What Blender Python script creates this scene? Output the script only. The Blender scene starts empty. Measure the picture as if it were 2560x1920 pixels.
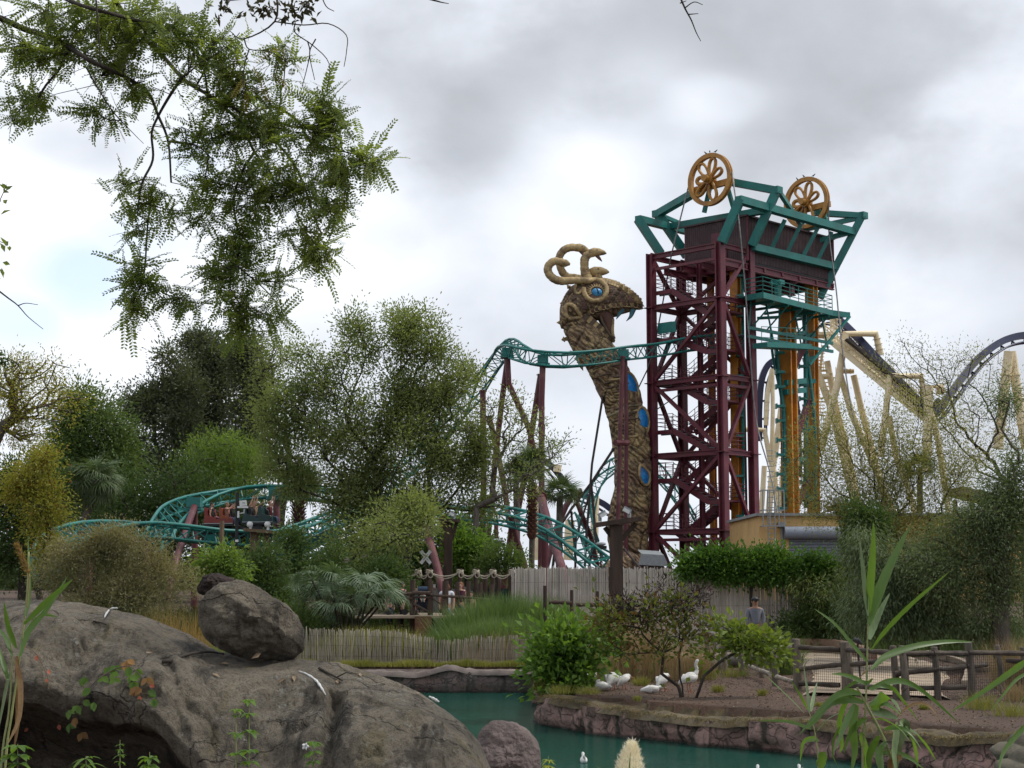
import bpy, math, random
import numpy as np
from mathutils import Vector, Matrix, noise as mnoise
from mathutils.bvhtree import BVHTree
from mathutils.geometry import tessellate_polygon
# ---------------------------------------------------------------- camera
SC = bpy.context.scene
COL = SC.collection
F_PX = 3950.0
HORIZON = 1440.0
TILT = math.atan((HORIZON - 960.0) / F_PX)
CAM_Z = 3.1
cam_data = bpy.data.cameras.new('camera')
cam = bpy.data.objects.new('camera', cam_data)
COL.objects.link(cam)
cam_data.sensor_width = 36.0
cam_data.lens = 36.0 * F_PX / 2560.0
cam_data.clip_start = 0.05
cam_data.clip_end = 9000.0
cam.location = (0, 0, CAM_Z)
cam.rotation_euler = (math.pi / 2 + TILT, 0, 0)
SC.camera = cam
# ---------------------------------------------------------------- light
SUN_EL, SUN_AZ = 54.0, 82.0      # azimuth clockwise from the view direction (+y)
sun_data = bpy.data.lights.new('sun', 'SUN')
sun_data.energy = 1.5
sun_data.angle = math.radians(14)
sun_data.color = (1.0, 0.95, 0.87)
sun = bpy.data.objects.new('sun', sun_data)
COL.objects.link(sun)
sd = Vector((math.sin(math.radians(SUN_AZ)) * math.cos(math.radians(SUN_EL)),
    math.cos(math.radians(SUN_AZ)) * math.cos(math.radians(SUN_EL)),
    math.sin(math.radians(SUN_EL))))
sun.rotation_euler = sd.to_track_quat('Z', 'Y').to_euler()
sun.location = (0, 0, 60)
SC.view_settings.view_transform = 'Standard'
SC.view_settings.look = 'None'
SC.view_settings.exposure = 0.82
SC.view_settings.gamma = 1.0
SC.view_settings.use_curve_mapping = False
SC.cycles.max_bounces = 5
SC.cycles.diffuse_bounces = 3
SC.cycles.glossy_bounces = 2
SC.cycles.transmission_bounces = 3
SC.cycles.transparent_max_bounces = 4
SC.cycles.use_denoising = True
SC.cycles.use_adaptive_sampling = True
SC.cycles.adaptive_threshold = 0.015
def P(px, py, d):
 """point seen at photo position (px, py) whose ground distance ahead of the camera is d metres"""
 u = (px - 1280.0) / F_PX
 v = (960.0 - py) / F_PX
 ct, st = math.cos(TILT), math.sin(TILT)
 k = d / (ct - v * st)
 return Vector((u * k, d, CAM_Z + (st + v * ct) * k))
def S(px, d):
 return px / F_PX * d
world = bpy.data.worlds.new('World')
SC.world = world
world.use_nodes = True
nt = world.node_tree
nt.nodes.clear()
class NB:
 """tiny node builder"""
 def __init__(s, tree):
  s.t = tree
 def n(s, typ, ins=None, out=0, **props):
  nd = s.t.nodes.new(typ)
  for k, v in props.items():
   setattr(nd, k, v)
  for k, v in (ins or {}).items():
   if isinstance(v, bpy.types.NodeSocket):
    s.t.links.new(v, nd.inputs[k])
   elif v is not None:
    nd.inputs[k].default_value = v
  return nd.outputs[out] if out is not None else nd
 def math(s, op, a, b=0.0, c=None, clamp=False):
  ins = {0: a, 1: b}
  if c is not None:
   ins[2] = c
  return s.n('ShaderNodeMath', ins, operation=op, use_clamp=clamp)
 def vmath(s, op, a, b=None, out=0):
  return s.n('ShaderNodeVectorMath', {0: a, 1: b}, out=out, operation=op)
 def mix(s, f, a, b, mode='MIX'):
  nd = s.t.nodes.new('ShaderNodeMix')
  nd.data_type = 'RGBA'
  nd.blend_type = mode
  nd.clamp_factor = True
  for i, v in ((0, f), (6, a), (7, b)):
   if isinstance(v, bpy.types.NodeSocket):
    s.t.links.new(v, nd.inputs[i])
   else:
    if i and len(v) == 3:
     v = (*v, 1.0)
    nd.inputs[i].default_value = v
  return nd.outputs[2]
 def ramp(s, f, stops):
  nd = s.t.nodes.new('ShaderNodeValToRGB')
  s.t.links.new(f, nd.inputs[0])
  el = nd.color_ramp.elements
  while len(el) < len(stops):
   el.new(0.5)
  for e, (p, c) in zip(el, stops):
   e.position = p
   if not hasattr(c, '__len__'):
    c = (c, c, c)
   e.color = (*c, 1.0)
  return nd.outputs[0]
 def noise(s, vec, scale, detail=4.0, rough=0.55, dist=0.0, out=0):
  return s.n('ShaderNodeTexNoise', {'Vector': vec, 'Scale': scale, 'Detail': detail,
           'Roughness': rough, 'Distortion': dist}, out=out)
 def map(s, vec, scale=(1, 1, 1), loc=(0, 0, 0), rot=(0, 0, 0)):
  return s.n('ShaderNodeMapping', {'Vector': vec, 'Scale': scale, 'Location': loc, 'Rotation': rot})
b = NB(nt)
gen = b.n('ShaderNodeTexCoord', out=0)
sky = b.n('ShaderNodeTexSky', sky_type='NISHITA', sun_disc=False, sun_elevation=math.radians(SUN_EL),
   sun_rotation=math.radians(SUN_AZ))
sky = b.mix(0.7, sky, (4.2, 5.7, 8.0))
dirn = b.vmath('NORMALIZE', gen)
flat = b.map(dirn, scale=(1.0, 1.0, 1.45))
n1 = b.noise(b.map(flat, loc=(3.3, 1.7, 0.4)), 2.6, 6.0, 0.5, 0.25)
n2 = b.noise(b.map(flat, loc=(0.3, 5.1, 2.0)), 6.0, 8.0, 0.52, 0.15)
n3 = b.noise(b.map(flat, loc=(7.3, 2.1, 1.0)), 14.0, 6.0, 0.55, 0.2)
def skydir(px, py):
 return (P(px, py, 100.0) - Vector((0, 0, CAM_Z))).normalized()
def blob(px, py, r_px, squash=1.0):
 d = skydir(px, py)
 dv = b.vmath('SUBTRACT', dirn, tuple(d))
 dv = b.vmath('MULTIPLY', dv, (1.0, 1.0, squash))
 ln = b.vmath('LENGTH', dv, out=1)
 ln = b.math('ADD', ln, b.math('MULTIPLY', b.math('SUBTRACT', n2, 0.5), 0.14 * r_px / 400.0))
 q = b.math('DIVIDE', ln, r_px / F_PX)
 return b.n('ShaderNodeMapRange', {0: q, 1: 1.0, 2: 0.25, 3: 0.0, 4: 1.0}, interpolation_type='SMOOTHSTEP')
f = b.math('ADD', b.math('MULTIPLY', n1, 0.62), b.math('MULTIPLY', n2, 0.44))
f = b.math('ADD', f, b.math('MULTIPLY', n3, 0.07))
f = b.math('ADD', f, -0.045)
for (px, py, r, q, a) in [(1900, 60, 900, 1.3, -0.15), (1150, 200, 420, 1.5, -0.09), (2500, 480, 420, 1.4, -0.06),
       (1560, 300, 360, 1.6, 0.17), (1820, 250, 170, 2.0, 0.10), (1450, 520, 260, 1.3, 0.10), (2200, 800, 420, 1.5, 0.12),
       (80, 90, 260, 1.6, 0.15), (60, 480, 260, 1.5, 0.10), (900, 380, 330, 1.8, 0.06),
       (330, 950, 420, 2.0, 0.04), (1350, 820, 420, 1.6, -0.03), (200, 370, 180, 2.2, -0.09),
       (900, 640, 300, 1.5, 0.08), (1700, 1250, 900, 1.6, 0.05), (1000, 980, 500, 1.6, -0.02)]:
 f = b.math('ADD', f, b.math('MULTIPLY', blob(px, py, r, q), a))
cl = b.ramp(f, [(0.28, (2.7, 2.85, 3.1)), (0.42, (3.6, 3.8, 4.15)), (0.52, (4.6, 4.85, 5.3)),
    (0.62, (5.5, 5.75, 6.15)), (0.78, (7.0, 7.1, 7.25))])
for nd in nt.nodes:
 if nd.bl_idname == 'ShaderNodeValToRGB':
  for e in nd.color_ramp.elements:
   c = e.color
   e.color = (c[0] / 10, c[1] / 10, c[2] / 10, 1)
cl = b.mix(1.0, cl, (10, 10, 10), 'MULTIPLY')
hole = b.n('ShaderNodeMapRange', {0: n2, 1: 0.30, 2: 0.20, 3: 0.0, 4: 0.4}, interpolation_type='SMOOTHSTEP')
for (px, py, r, q, a) in [(200, 690, 190, 1.3, .85), (60, 790, 150, 1.6, 0.6), (320, 600, 150, 1.4, 0.4), (480, 390, 130, 1.3, 0.3)]:
 hole = b.math('MAXIMUM', hole, b.math('MULTIPLY', blob(px, py, r, q), a))
hole = b.math('MULTIPLY', hole, 0.75, clamp=True)
csky = b.mix(hole, cl, sky)
sep = b.n('ShaderNodeSeparateXYZ', {0: dirn}, out=2)
below = b.n('ShaderNodeMapRange', {0: sep, 1: 0.0, 2: -0.05, 3: 0.0, 4: 1.0})
csky = b.mix(below, csky, (0.9, 0.95, 0.8))
bg = b.n('ShaderNodeBackground', {'Color': csky, 'Strength': 0.1})
b.n('ShaderNodeOutputWorld', {'Surface': bg}, out=None)
# ---------------------------------------------------------------- materials
MATS = {}
def new_mat(name):
 m = bpy.data.materials.new(name)
 m.use_nodes = True
 m.node_tree.nodes.clear()
 return m, NB(m.node_tree)
def finish(m, bb, sh):
 bb.n('ShaderNodeOutputMaterial', {'Surface': sh}, out=None)
 MATS[m.name] = m
 return m
def M(name, c1, c2=None, scale=2.0, rough=0.6, bump=0.2, metal=0.0, stretch=(1, 1, 1), dirt=None, fine=1.0, spec=0.4):
 """two-tone noisy surface with fine relief; dirt=(colour, amount, scale)"""
 m, q = new_mat(name)
 co = q.n('ShaderNodeTexCoord', out=3)
 mp = q.map(co, scale=stretch)
 c2 = c2 or tuple(x * 0.65 for x in c1)
 na = q.noise(mp, scale, 5.0, 0.6)
 fa = q.n('ShaderNodeMapRange', {0: na, 1: 0.35, 2: 0.65})
 col = q.mix(fa, c1, c2)
 nf = q.noise(mp, scale * 11 * fine, 3.0, 0.6)
 col = q.mix(0.35, col, q.ramp(nf, [(0.3, 0.45), (0.7, 1.35 / 1.35)]), 'MULTIPLY')
 if dirt:
  nd_ = q.noise(q.map(co, loc=(5, 2, 9)), dirt[2], 6.0, 0.65)
  fd = q.n('ShaderNodeMapRange', {0: nd_, 1: 0.5, 2: 0.62, 3: 0.0, 4: dirt[1]})
  col = q.mix(fd, col, dirt[0])
 ins = {'Base Color': col, 'Roughness': rough, 'Metallic': metal, 'Specular IOR Level': spec}
 if bump:
  ins['Normal'] = q.n('ShaderNodeBump', {'Height': nf, 'Strength': bump, 'Distance': 0.02})
 return finish(m, q, q.n('ShaderNodeBsdfPrincipled', ins))
def LM(name, dark, light, trans=0.3, rough=0.55, scale=0.5, third=None):
 """foliage: every leaf (mesh island) has its own tone"""
 dark = tuple(x * 1.3 for x in dark); light = tuple(x * 1.22 for x in light)
 m, q = new_mat(name)
 rnd = q.n('ShaderNodeNewGeometry', out='Random Per Island')
 co = q.n('ShaderNodeTexCoord', out=3)
 nz = q.noise(co, scale, 3.0)
 fz = q.n('ShaderNodeMapRange', {0: nz, 1: 0.35, 2: 0.65})
 fa = q.math('ADD', q.math('MULTIPLY', rnd, 0.45), q.math('MULTIPLY', fz, 0.55))
 col = q.mix(fa, dark, light)
 if third:
  col = q.mix(q.math('GREATER_THAN', q.math('FRACT', q.math('MULTIPLY', rnd, 7.31)), 1 - third[1]), col, third[0])
 pr = q.n('ShaderNodeBsdfPrincipled', {'Base Color': col, 'Roughness': rough, 'Specular IOR Level': 0.3})
 tr = q.n('ShaderNodeBsdfTranslucent', {'Color': q.mix(1.0, col, (1.8, 1.8, 0.8), 'MULTIPLY')})
 return finish(m, q, q.n('ShaderNodeMixShader', {0: trans, 1: pr, 2: tr}))
maroon = M('maroon_paint', (0.150, 0.030, 0.046), (0.105, 0.021, 0.034), 0.8, 0.5, 0.1, dirt=((0.13, 0.06, 0.05), 0.35, 1.2))
maroon_pipe = M('maroon_pipe_paint', (0.125, 0.030, 0.037), (0.085, 0.020, 0.028), 0.5, 0.5, 0.1, dirt=((0.2, 0.1, 0.09), 0.4, 0.9))
teal = M('teal_paint', (0.014, 0.20, 0.175), (0.010, 0.14, 0.125), 0.9, 0.42, 0.08, dirt=((0.05, 0.10, 0.09), 0.35, 1.6))
teal_light = M('faded_teal_paint', (0.10, 0.30, 0.28), (0.05, 0.2, 0.2), 1.4, 0.5, 0.1)
orange = M('orange_paint', (0.60, 0.25, 0.03), (0.46, 0.17, 0.018), 0.7, 0.45, 0.1, dirt=((0.2, 0.08, 0.03), 0.5, 1.5))
gold = M('ochre_wheel_paint', (0.52, 0.26, 0.05), (0.38, 0.175, 0.035), 1.2, 0.5, 0.15, dirt=((0.16, 0.08, 0.04), 0.5, 2.0))
cream = M('cream_paint', (0.84, 0.72, 0.48), (0.76, 0.63, 0.40), 0.4, 0.5, 0.05, dirt=((0.5, 0.36, 0.2), 0.3, 0.5))
navy = M('navy_paint', (0.030, 0.035, 0.085), (0.020, 0.024, 0.06), 0.5, 0.35, 0.05)
steel = M('galvanised_steel', (0.34, 0.36, 0.38), (0.24, 0.26, 0.28), 3, 0.45, 0.1, 0.6)
dark_metal = M('dark_metal', (0.03, 0.03, 0.033), (0.02, 0.02, 0.02), 3, 0.5, 0.1, 0.4)
cable_m = M('steel_cable', (0.20, 0.20, 0.20), (0.12, 0.12, 0.12), 4, 0.5, 0.2, 0.5)
white_p = M('white_plastic', (0.75, 0.76, 0.76), (0.6, 0.61, 0.6), 5, 0.4, 0.0)
grey_p = M('grey_plastic', (0.32, 0.35, 0.36), (0.25, 0.28, 0.3), 5, 0.45, 0.05)
black_p = M('black_plastic', (0.02, 0.02, 0.022), (0.012, 0.012, 0.014), 5, 0.45, 0.05)
wood_dark = M('dark_stained_wood', (0.07, 0.042, 0.028), (0.035, 0.022, 0.016), 1.2, 0.75, 0.5, stretch=(6, 6, 0.8))
wood_grey = M('weathered_wood', (0.20, 0.165, 0.13), (0.09, 0.07, 0.055), 1.5, 0.85, 0.6, stretch=(7, 7, 0.9), dirt=((0.06, 0.06, 0.045), 0.6, 2))
wood_rail = M('dark_rail_wood', (0.10, 0.075, 0.055), (0.035, 0.027, 0.022), 2.5, 0.85, 0.6, dirt=((0.16, 0.135, 0.11), 0.35, 3))
wood_pale = M('pale_log_wood', (0.34, 0.29, 0.23), (0.18, 0.15, 0.12), 2.5, 0.85, 0.5, dirt=((0.5, 0.47, 0.42), 0.5, 5))
wood_brown = M('brown_log_wood', (0.20, 0.14, 0.085), (0.11, 0.075, 0.045), 2.0, 0.85, 0.5, stretch=(5, 5, 1))
bark = M('bark', (0.060, 0.048, 0.036), (0.026, 0.021, 0.017), 3.0, 0.9, 0.8, stretch=(3, 3, 1))
bark_grey = M('grey_bark', (0.13, 0.11, 0.09), (0.065, 0.055, 0.045), 3.0, 0.9, 0.6, stretch=(3, 3, 1))
twig_m = M('dry_twig', (0.16, 0.12, 0.085), (0.085, 0.062, 0.045), 3.0, 0.9, 0.2)
rope_m = M('pale_rope', (0.48, 0.43, 0.34), (0.32, 0.28, 0.22), 9, 0.9, 0.4)
skin_m = M('skin', (0.52, 0.30, 0.22), (0.45, 0.25, 0.18), 6, 0.55, 0.0)
skin_dark = M('tanned_skin', (0.36, 0.20, 0.13), (0.30, 0.16, 0.1), 6, 0.55, 0.0)
def cloth(name, c):
 return M(name, c, tuple(x * 0.75 for x in c), 8, 0.85, 0.15)
# ---------------------------------------------------------------- mesh helpers
ORIGIN = {}
def origin_of(o):
 return ORIGIN.get(o.name, Vector((0, 0, 0)))
def tagit(o, label=None, cat=None, group=None, kind=None):
 if label: o['label'] = label
 if cat: o['category'] = cat
 if group: o['group'] = group
 if kind: o['kind'] = kind
 return o
def thing(name, label, cat, base, group=None, kind=None):
 o = bpy.data.objects.new(name, None)
 o.empty_display_size = 0.2
 COL.objects.link(o)
 o.location = base
 ORIGIN[o.name] = Vector(base)
 return tagit(o, label, cat, group, kind)
def link_mesh(name, me, parent=None, base=None, **tags):
 """me holds coordinates relative to its own origin"""
 o = bpy.data.objects.new(name, me)
 COL.objects.link(o)
 base = Vector(base) if base is not None else (origin_of(parent) if parent else Vector((0, 0, 0)))
 if parent:
  o.parent = parent
  o.location = base - origin_of(parent)
 else:
  o.location = base
 ORIGIN[o.name] = base
 return tagit(o, **tags)
def copy_tree(o, loc=None, rot=None, parent=None, scale=None, label=None):
 c = o.copy()
 COL.objects.link(c)
 if parent is not None:
  c.parent = parent
 if loc is not None:
  c.location = loc
  ORIGIN[c.name] = Vector(loc)
 if rot is not None:
  c.rotation_euler = rot
 if scale is not None:
  c.scale = (scale,) * 3 if not hasattr(scale, '__len__') else scale
 if label:
  c['label'] = label
 for ch in list(o.children):
  copy_tree(ch, parent=c)
 return c
class MB:
 def __init__(s):
  s.v, s.f4, s.f3, s.n = [], [], [], 0
  s.m4, s.m3 = [], []
  s.poly = []
 def add(s, verts, quads=None, tris=None, mi=0):
  verts = np.asarray(verts, dtype=np.float64).reshape(-1, 3)
  if quads is not None and len(quads):
   q = np.asarray(quads, dtype=np.int64).reshape(-1, 4) + s.n
   s.f4.append(q); s.m4.append(np.full(len(q), mi))
  if tris is not None and len(tris):
   t = np.asarray(tris, dtype=np.int64).reshape(-1, 3) + s.n
   s.f3.append(t); s.m3.append(np.full(len(t), mi))
  s.v.append(verts)
  s.n += len(verts)
  return s
 def box(s, c, size, rot=None, mi=0):
  c = Vector(c); hx, hy, hz = (x / 2 for x in size)
  vs = [Vector((x, y, z)) for z in (-hz, hz) for (x, y) in ((-hx, -hy), (hx, -hy), (hx, hy), (-hx, hy))]
  if rot is not None:
   R = rot if isinstance(rot, Matrix) else Matrix.Rotation(rot, 3, 'Z')
   vs = [R @ v for v in vs]
  return s.add([v + c for v in vs], [(0, 3, 2, 1), (4, 5, 6, 7), (0, 1, 5, 4), (1, 2, 6, 5), (2, 3, 7, 6), (3, 0, 4, 7)], mi=mi)
 def beam(s, a, b_, w, h, up=(0, 0, 1), mi=0, taper=1.0):
  a, b_ = Vector(a), Vector(b_)
  d = (b_ - a).normalized()
  up = Vector(up)
  if abs(d.dot(up)) > 0.98:
   up = Vector((1, 0, 0))
  sx = d.cross(up).normalized(); sz = sx.cross(d)
  vs = []
  for p, k in ((a, 1.0), (b_, taper)):
   for (i, j) in ((-1, -1), (1, -1), (1, 1), (-1, 1)):
    vs.append(p + sx * (i * w / 2 * k) + sz * (j * h / 2 * k))
  return s.add(vs, [(0, 3, 2, 1), (4, 5, 6, 7), (0, 1, 5, 4), (1, 2, 6, 5), (2, 3, 7, 6), (3, 0, 4, 7)], mi=mi)
 def hbeam(s, a, b_, w, h, up=(0, 0, 1), t=0.18):
  a, b_ = Vector(a), Vector(b_)
  d = (b_ - a).normalized(); up = Vector(up)
  if abs(d.dot(up)) > 0.98: up = Vector((1, 0, 0))
  sx = d.cross(up).normalized(); sz = sx.cross(d)
  s.beam(a, b_, w * t, h * (1 - 2 * t) , up)
  for k in (-1, 1):
   o = sz * (k * h * (1 - t) / 2)
   s.beam(a + o, b_ + o, w, h * t, up)
  return s
 def tube(s, pts, r, n=8, cap=True, mi=0, closed=False, twist=0.0, squash=None):
  pts = np.array([tuple(p) for p in pts], dtype=np.float64)
  m = len(pts)
  r = np.full(m, r, dtype=np.float64) if not hasattr(r, '__len__') else np.asarray(r, dtype=np.float64)
  if closed:
   t = np.roll(pts, -1, 0) - np.roll(pts, 1, 0)
  else:
   t = np.gradient(pts, axis=0)
  t /= np.linalg.norm(t, axis=1)[:, None] + 1e-12
  u = np.array([0.0, 0.0, 1.0]) if abs(t[0][2]) < 0.9 else np.array([1.0, 0.0, 0.0])
  U = np.zeros_like(pts)
  for i in range(m):
   u = u - t[i] * u.dot(t[i])
   u /= np.linalg.norm(u) + 1e-12
   U[i] = u
  V = np.cross(t, U)
  a = np.arange(n) / n * 2 * np.pi + twist
  ca, sa = np.cos(a), np.sin(a)
  sq = 1.0 if squash is None else squash
  ring = pts[:, None, :] + r[:, None, None] * (ca[None, :, None] * U[:, None, :] + sa[None, :, None] * V[:, None, :] * sq)
  k = m if closed else m - 1
  i = np.arange(k)[:, None]; j = np.arange(n)[None, :]
  i2 = (i + 1) % m; j2 = (j + 1) % n
  q = np.stack([i * n + j, i * n + j2, i2 * n + j2, i2 * n + j], -1).reshape(-1, 4)
  vs = ring.reshape(-1, 3)
  tr = None
  if cap and not closed:
   vs = np.vstack([vs, pts[:1], pts[-1:]])
   c0, c1 = m * n, m * n + 1
   tr = [(c0, (x + 1) % n, x) for x in range(n)] + [(c1, (m - 1) * n + x, (m - 1) * n + (x + 1) % n) for x in range(n)]
  return s.add(vs, q, tr, mi)
 def loft(s, rings, cap=True, mi=0):
  n = len(rings[0]); m = len(rings)
  vs = [tuple(p) for rg in rings for p in rg]
  q = [(i * n + j, i * n + (j + 1) % n, (i + 1) * n + (j + 1) % n, (i + 1) * n + j) for i in range(m - 1) for j in range(n)]
  tr = []
  if cap:
   for k, rg in ((0, rings[0]), (m - 1, rings[-1])):
    c = sum((Vector(p) for p in rg), Vector()) / n
    vs.append(tuple(c)); ci = len(vs) - 1
    for j in range(n):
     a_, b2 = k * n + j, k * n + (j + 1) % n
     tr.append((ci, b2, a_) if k == 0 else (ci, a_, b2))
  return s.add(vs, q, tr, mi)
 def ball(s, c, r, nu=10, nv=7, mi=0, rot=None):
  c = Vector(c); r = (r, r, r) if not hasattr(r, '__len__') else r
  rings = []
  for i in range(1, nv):
   th = math.pi * i / nv
   rg = []
   for j in range(nu):
    ph = 2 * math.pi * j / nu
    v = Vector((r[0] * math.sin(th) * math.cos(ph), r[1] * math.sin(th) * math.sin(ph), -r[2] * math.cos(th)))
    if rot is not None: v = rot @ v
    rg.append(c + v)
   rings.append(rg)
  return s.loft(rings, True, mi)
 def plate(s, pts, normal, t, mi=0):
  """closed outline (world points, coplanar) given thickness t along normal"""
  n = Vector(normal).normalized() * (t / 2)
  pts = [Vector(p) for p in pts]
  tris = tessellate_polygon([pts])
  k = len(pts)
  vs = [p + n for p in pts] + [p - n for p in pts]
  tr = [(a, b2, c) for a, b2, c in tris] + [(c + k, b2 + k, a + k) for a, b2, c in tris]
  qs = [(i, i + k, (i + 1) % k + k, (i + 1) % k) for i in range(k)]
  return s.add(vs, qs, tr, mi)
 def mesh(s, name, base=(0, 0, 0), mats=(), smooth=False):
  me = bpy.data.meshes.new(name)
  v = np.vstack(s.v) - np.array(tuple(base))
  q = np.vstack(s.f4) if s.f4 else np.zeros((0, 4), int)
  t = np.vstack(s.f3) if s.f3 else np.zeros((0, 3), int)
  me.vertices.add(len(v)); me.vertices.foreach_set('co', v.astype(np.float32).ravel())
  me.loops.add(len(q) * 4 + len(t) * 3)
  me.loops.foreach_set('vertex_index', np.concatenate([q.ravel(), t.ravel()]).astype(np.int32))
  me.polygons.add(len(q) + len(t))
  ls = np.concatenate([np.arange(len(q)) * 4, len(q) * 4 + np.arange(len(t)) * 3]).astype(np.int32)
  me.polygons.foreach_set('loop_start', ls)
  mi = np.concatenate([np.concatenate(s.m4) if s.m4 else np.zeros(0, int), np.concatenate(s.m3) if s.m3 else np.zeros(0, int)]).astype(np.int32)
  for m_ in (mats if isinstance(mats, (list, tuple)) else [mats]):
   me.materials.append(m_)
  me.polygons.foreach_set('material_index', mi)
  me.polygons.foreach_set('use_smooth', np.full(len(q) + len(t), bool(smooth)))
  me.update(calc_edges=True)
  return me
 def build(s, name, mats, parent=None, base=None, smooth=False, **tags):
  if base is None:
   if parent is not None:
    base = origin_of(parent)
   else:
    v = np.vstack(s.v)
    base = Vector(((v[:, 0].min() + v[:, 0].max()) / 2, (v[:, 1].min() + v[:, 1].max()) / 2, v[:, 2].min()))
  return link_mesh(name, s.mesh(name, base, mats, smooth), parent, base, **tags)
def catmull(pts, per=8, closed=False):
 pts = [np.array(tuple(p), float) for p in pts]
 n = len(pts); out = []
 rng_ = range(n if closed else n - 1)
 for i in rng_:
  p0 = pts[(i - 1) % n] if closed or i > 0 else 2 * pts[0] - pts[1]
  p1, p2 = pts[i], pts[(i + 1) % n]
  p3 = pts[(i + 2) % n] if closed or i + 2 < n else 2 * pts[-1] - pts[-2]
  for k in range(per):
   t = k / per
   out.append(0.5 * ((2 * p1) + (-p0 + p2) * t + (2 * p0 - 5 * p1 + 4 * p2 - p3) * t * t + (-p0 + 3 * p1 - 3 * p2 + p3) * t ** 3))
 if not closed: out.append(pts[-1])
 return [Vector(p) for p in out]
def resample(pts, step):
 out = [pts[0]]; acc = 0.0
 for a, c in zip(pts, pts[1:]):
  L = (c - a).length
  if L == 0: continue
  d = step - acc
  while d <= L:
   out.append(a.lerp(c, d / L)); d += step
  acc = (acc + L) % step if L + acc >= step else acc + L
 return out
def fnoise(p, sc=1.0, oct=4):
 return mnoise.fractal(Vector(p) * sc, 1.0, 2.0, oct)
def sides(d, a, up=Vector((0, 0, 1))):
 pass
# ---------------------------------------------------------------- vegetation helpers
def norm_rows(a):
 return a / (np.linalg.norm(a, axis=1)[:, None] + 1e-9)
def leaves(mb, pos, dirs, L, W, rng, mi=0, bend=0.15):
 """one kite-shaped leaf (quad folded along its midrib) per position"""
 n = len(pos)
 if n == 0: return
 L = np.broadcast_to(np.asarray(L, float), (n,)) * rng.uniform(0.7, 1.3, n)
 W = np.broadcast_to(np.asarray(W, float), (n,)) * rng.uniform(0.8, 1.2, n)
 dirs = norm_rows(dirs)
 side = norm_rows(np.cross(dirs, norm_rows(rng.normal(size=(n, 3)) + np.array([0, 0, 0.8]))))
 nrm = np.cross(side, dirs)
 mid = pos + dirs * (L * 0.45)[:, None] + nrm * (L * bend)[:, None]
 tip = pos + dirs * L[:, None]
 v = np.stack([pos, mid + side * (W / 2)[:, None], tip, mid - side * (W / 2)[:, None]], 1).reshape(-1, 3)
 q = np.arange(n * 4).reshape(-1, 4)
 mb.add(v, q, mi=mi)
def blades(mb, base, h, lean, W, rng, seg=4, mi=0, droop=0.6):
 """grass blades: base (n,3), heights h, lean (n,3) horizontal offset of the tip per unit height"""
 n = len(base)
 h = np.broadcast_to(np.asarray(h, float), (n,))
 W = np.broadcast_to(np.asarray(W, float), (n,))
 ang = rng.uniform(0, 2 * np.pi, n)
 side = np.stack([np.cos(ang), np.sin(ang), np.zeros(n)], 1)
 V = []
 for k in range(seg + 1):
  t = k / seg
  c = base + np.array([0, 0, 1.0]) * (h * (t - droop * 0.35 * t * t * np.linalg.norm(lean, axis=1)))[:, None] + lean * (h * t * t)[:, None]
  w = (W * (1 - t) ** 0.7 * (0.5 if k == 0 else 1))[:, None] / 2
  if k == seg:
   V.append(c[:, None, :])
  else:
   V.append((c - side * w)[:, None, :]); V.append((c + side * w)[:, None, :])
 V = np.concatenate(V, 1)
 per = V.shape[1]
 off = (np.arange(n) * per)[:, None]
 qs = np.concatenate([off + np.array([2 * k, 2 * k + 1, 2 * k + 3, 2 * k + 2]) for k in range(seg - 1)], 0)
 ts = off + np.array([2 * seg - 2, 2 * seg - 1, 2 * seg])
 mb.add(V.reshape(-1, 3), qs, ts, mi)
def in_clumps(clumps, n, d, rng, depth=1.0, shell=0.5, sub=5):
 """random points inside ellipses given in photo pixels (px, py, rx, ry[, dd]); depth extent follows rx"""
 ar = np.array([c[2] * c[3] for c in clumps], float) ** 0.75
 m = max(len(clumps), n // sub)
 idx = rng.choice(len(clumps), m, p=ar / ar.sum())
 out = []
 while len(out) < n:
  for i in idx:
   c = clumps[i]
   v = rng.normal(size=3); v /= np.linalg.norm(v)
   v *= rng.uniform(shell, 1.0) ** 0.7
   sr = rng.uniform(.14, .36)
   for _ in range(sub):
    w = v + rng.normal(size=3) * sr
    dd = d + (c[4] if len(c) > 4 else 0) + w[1] * S(c[2], d) * depth
    out.append(P(c[0] + w[0] * c[2], c[1] + w[2] * c[3], dd))
 return np.array([tuple(p) for p in out[:n]])
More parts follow.
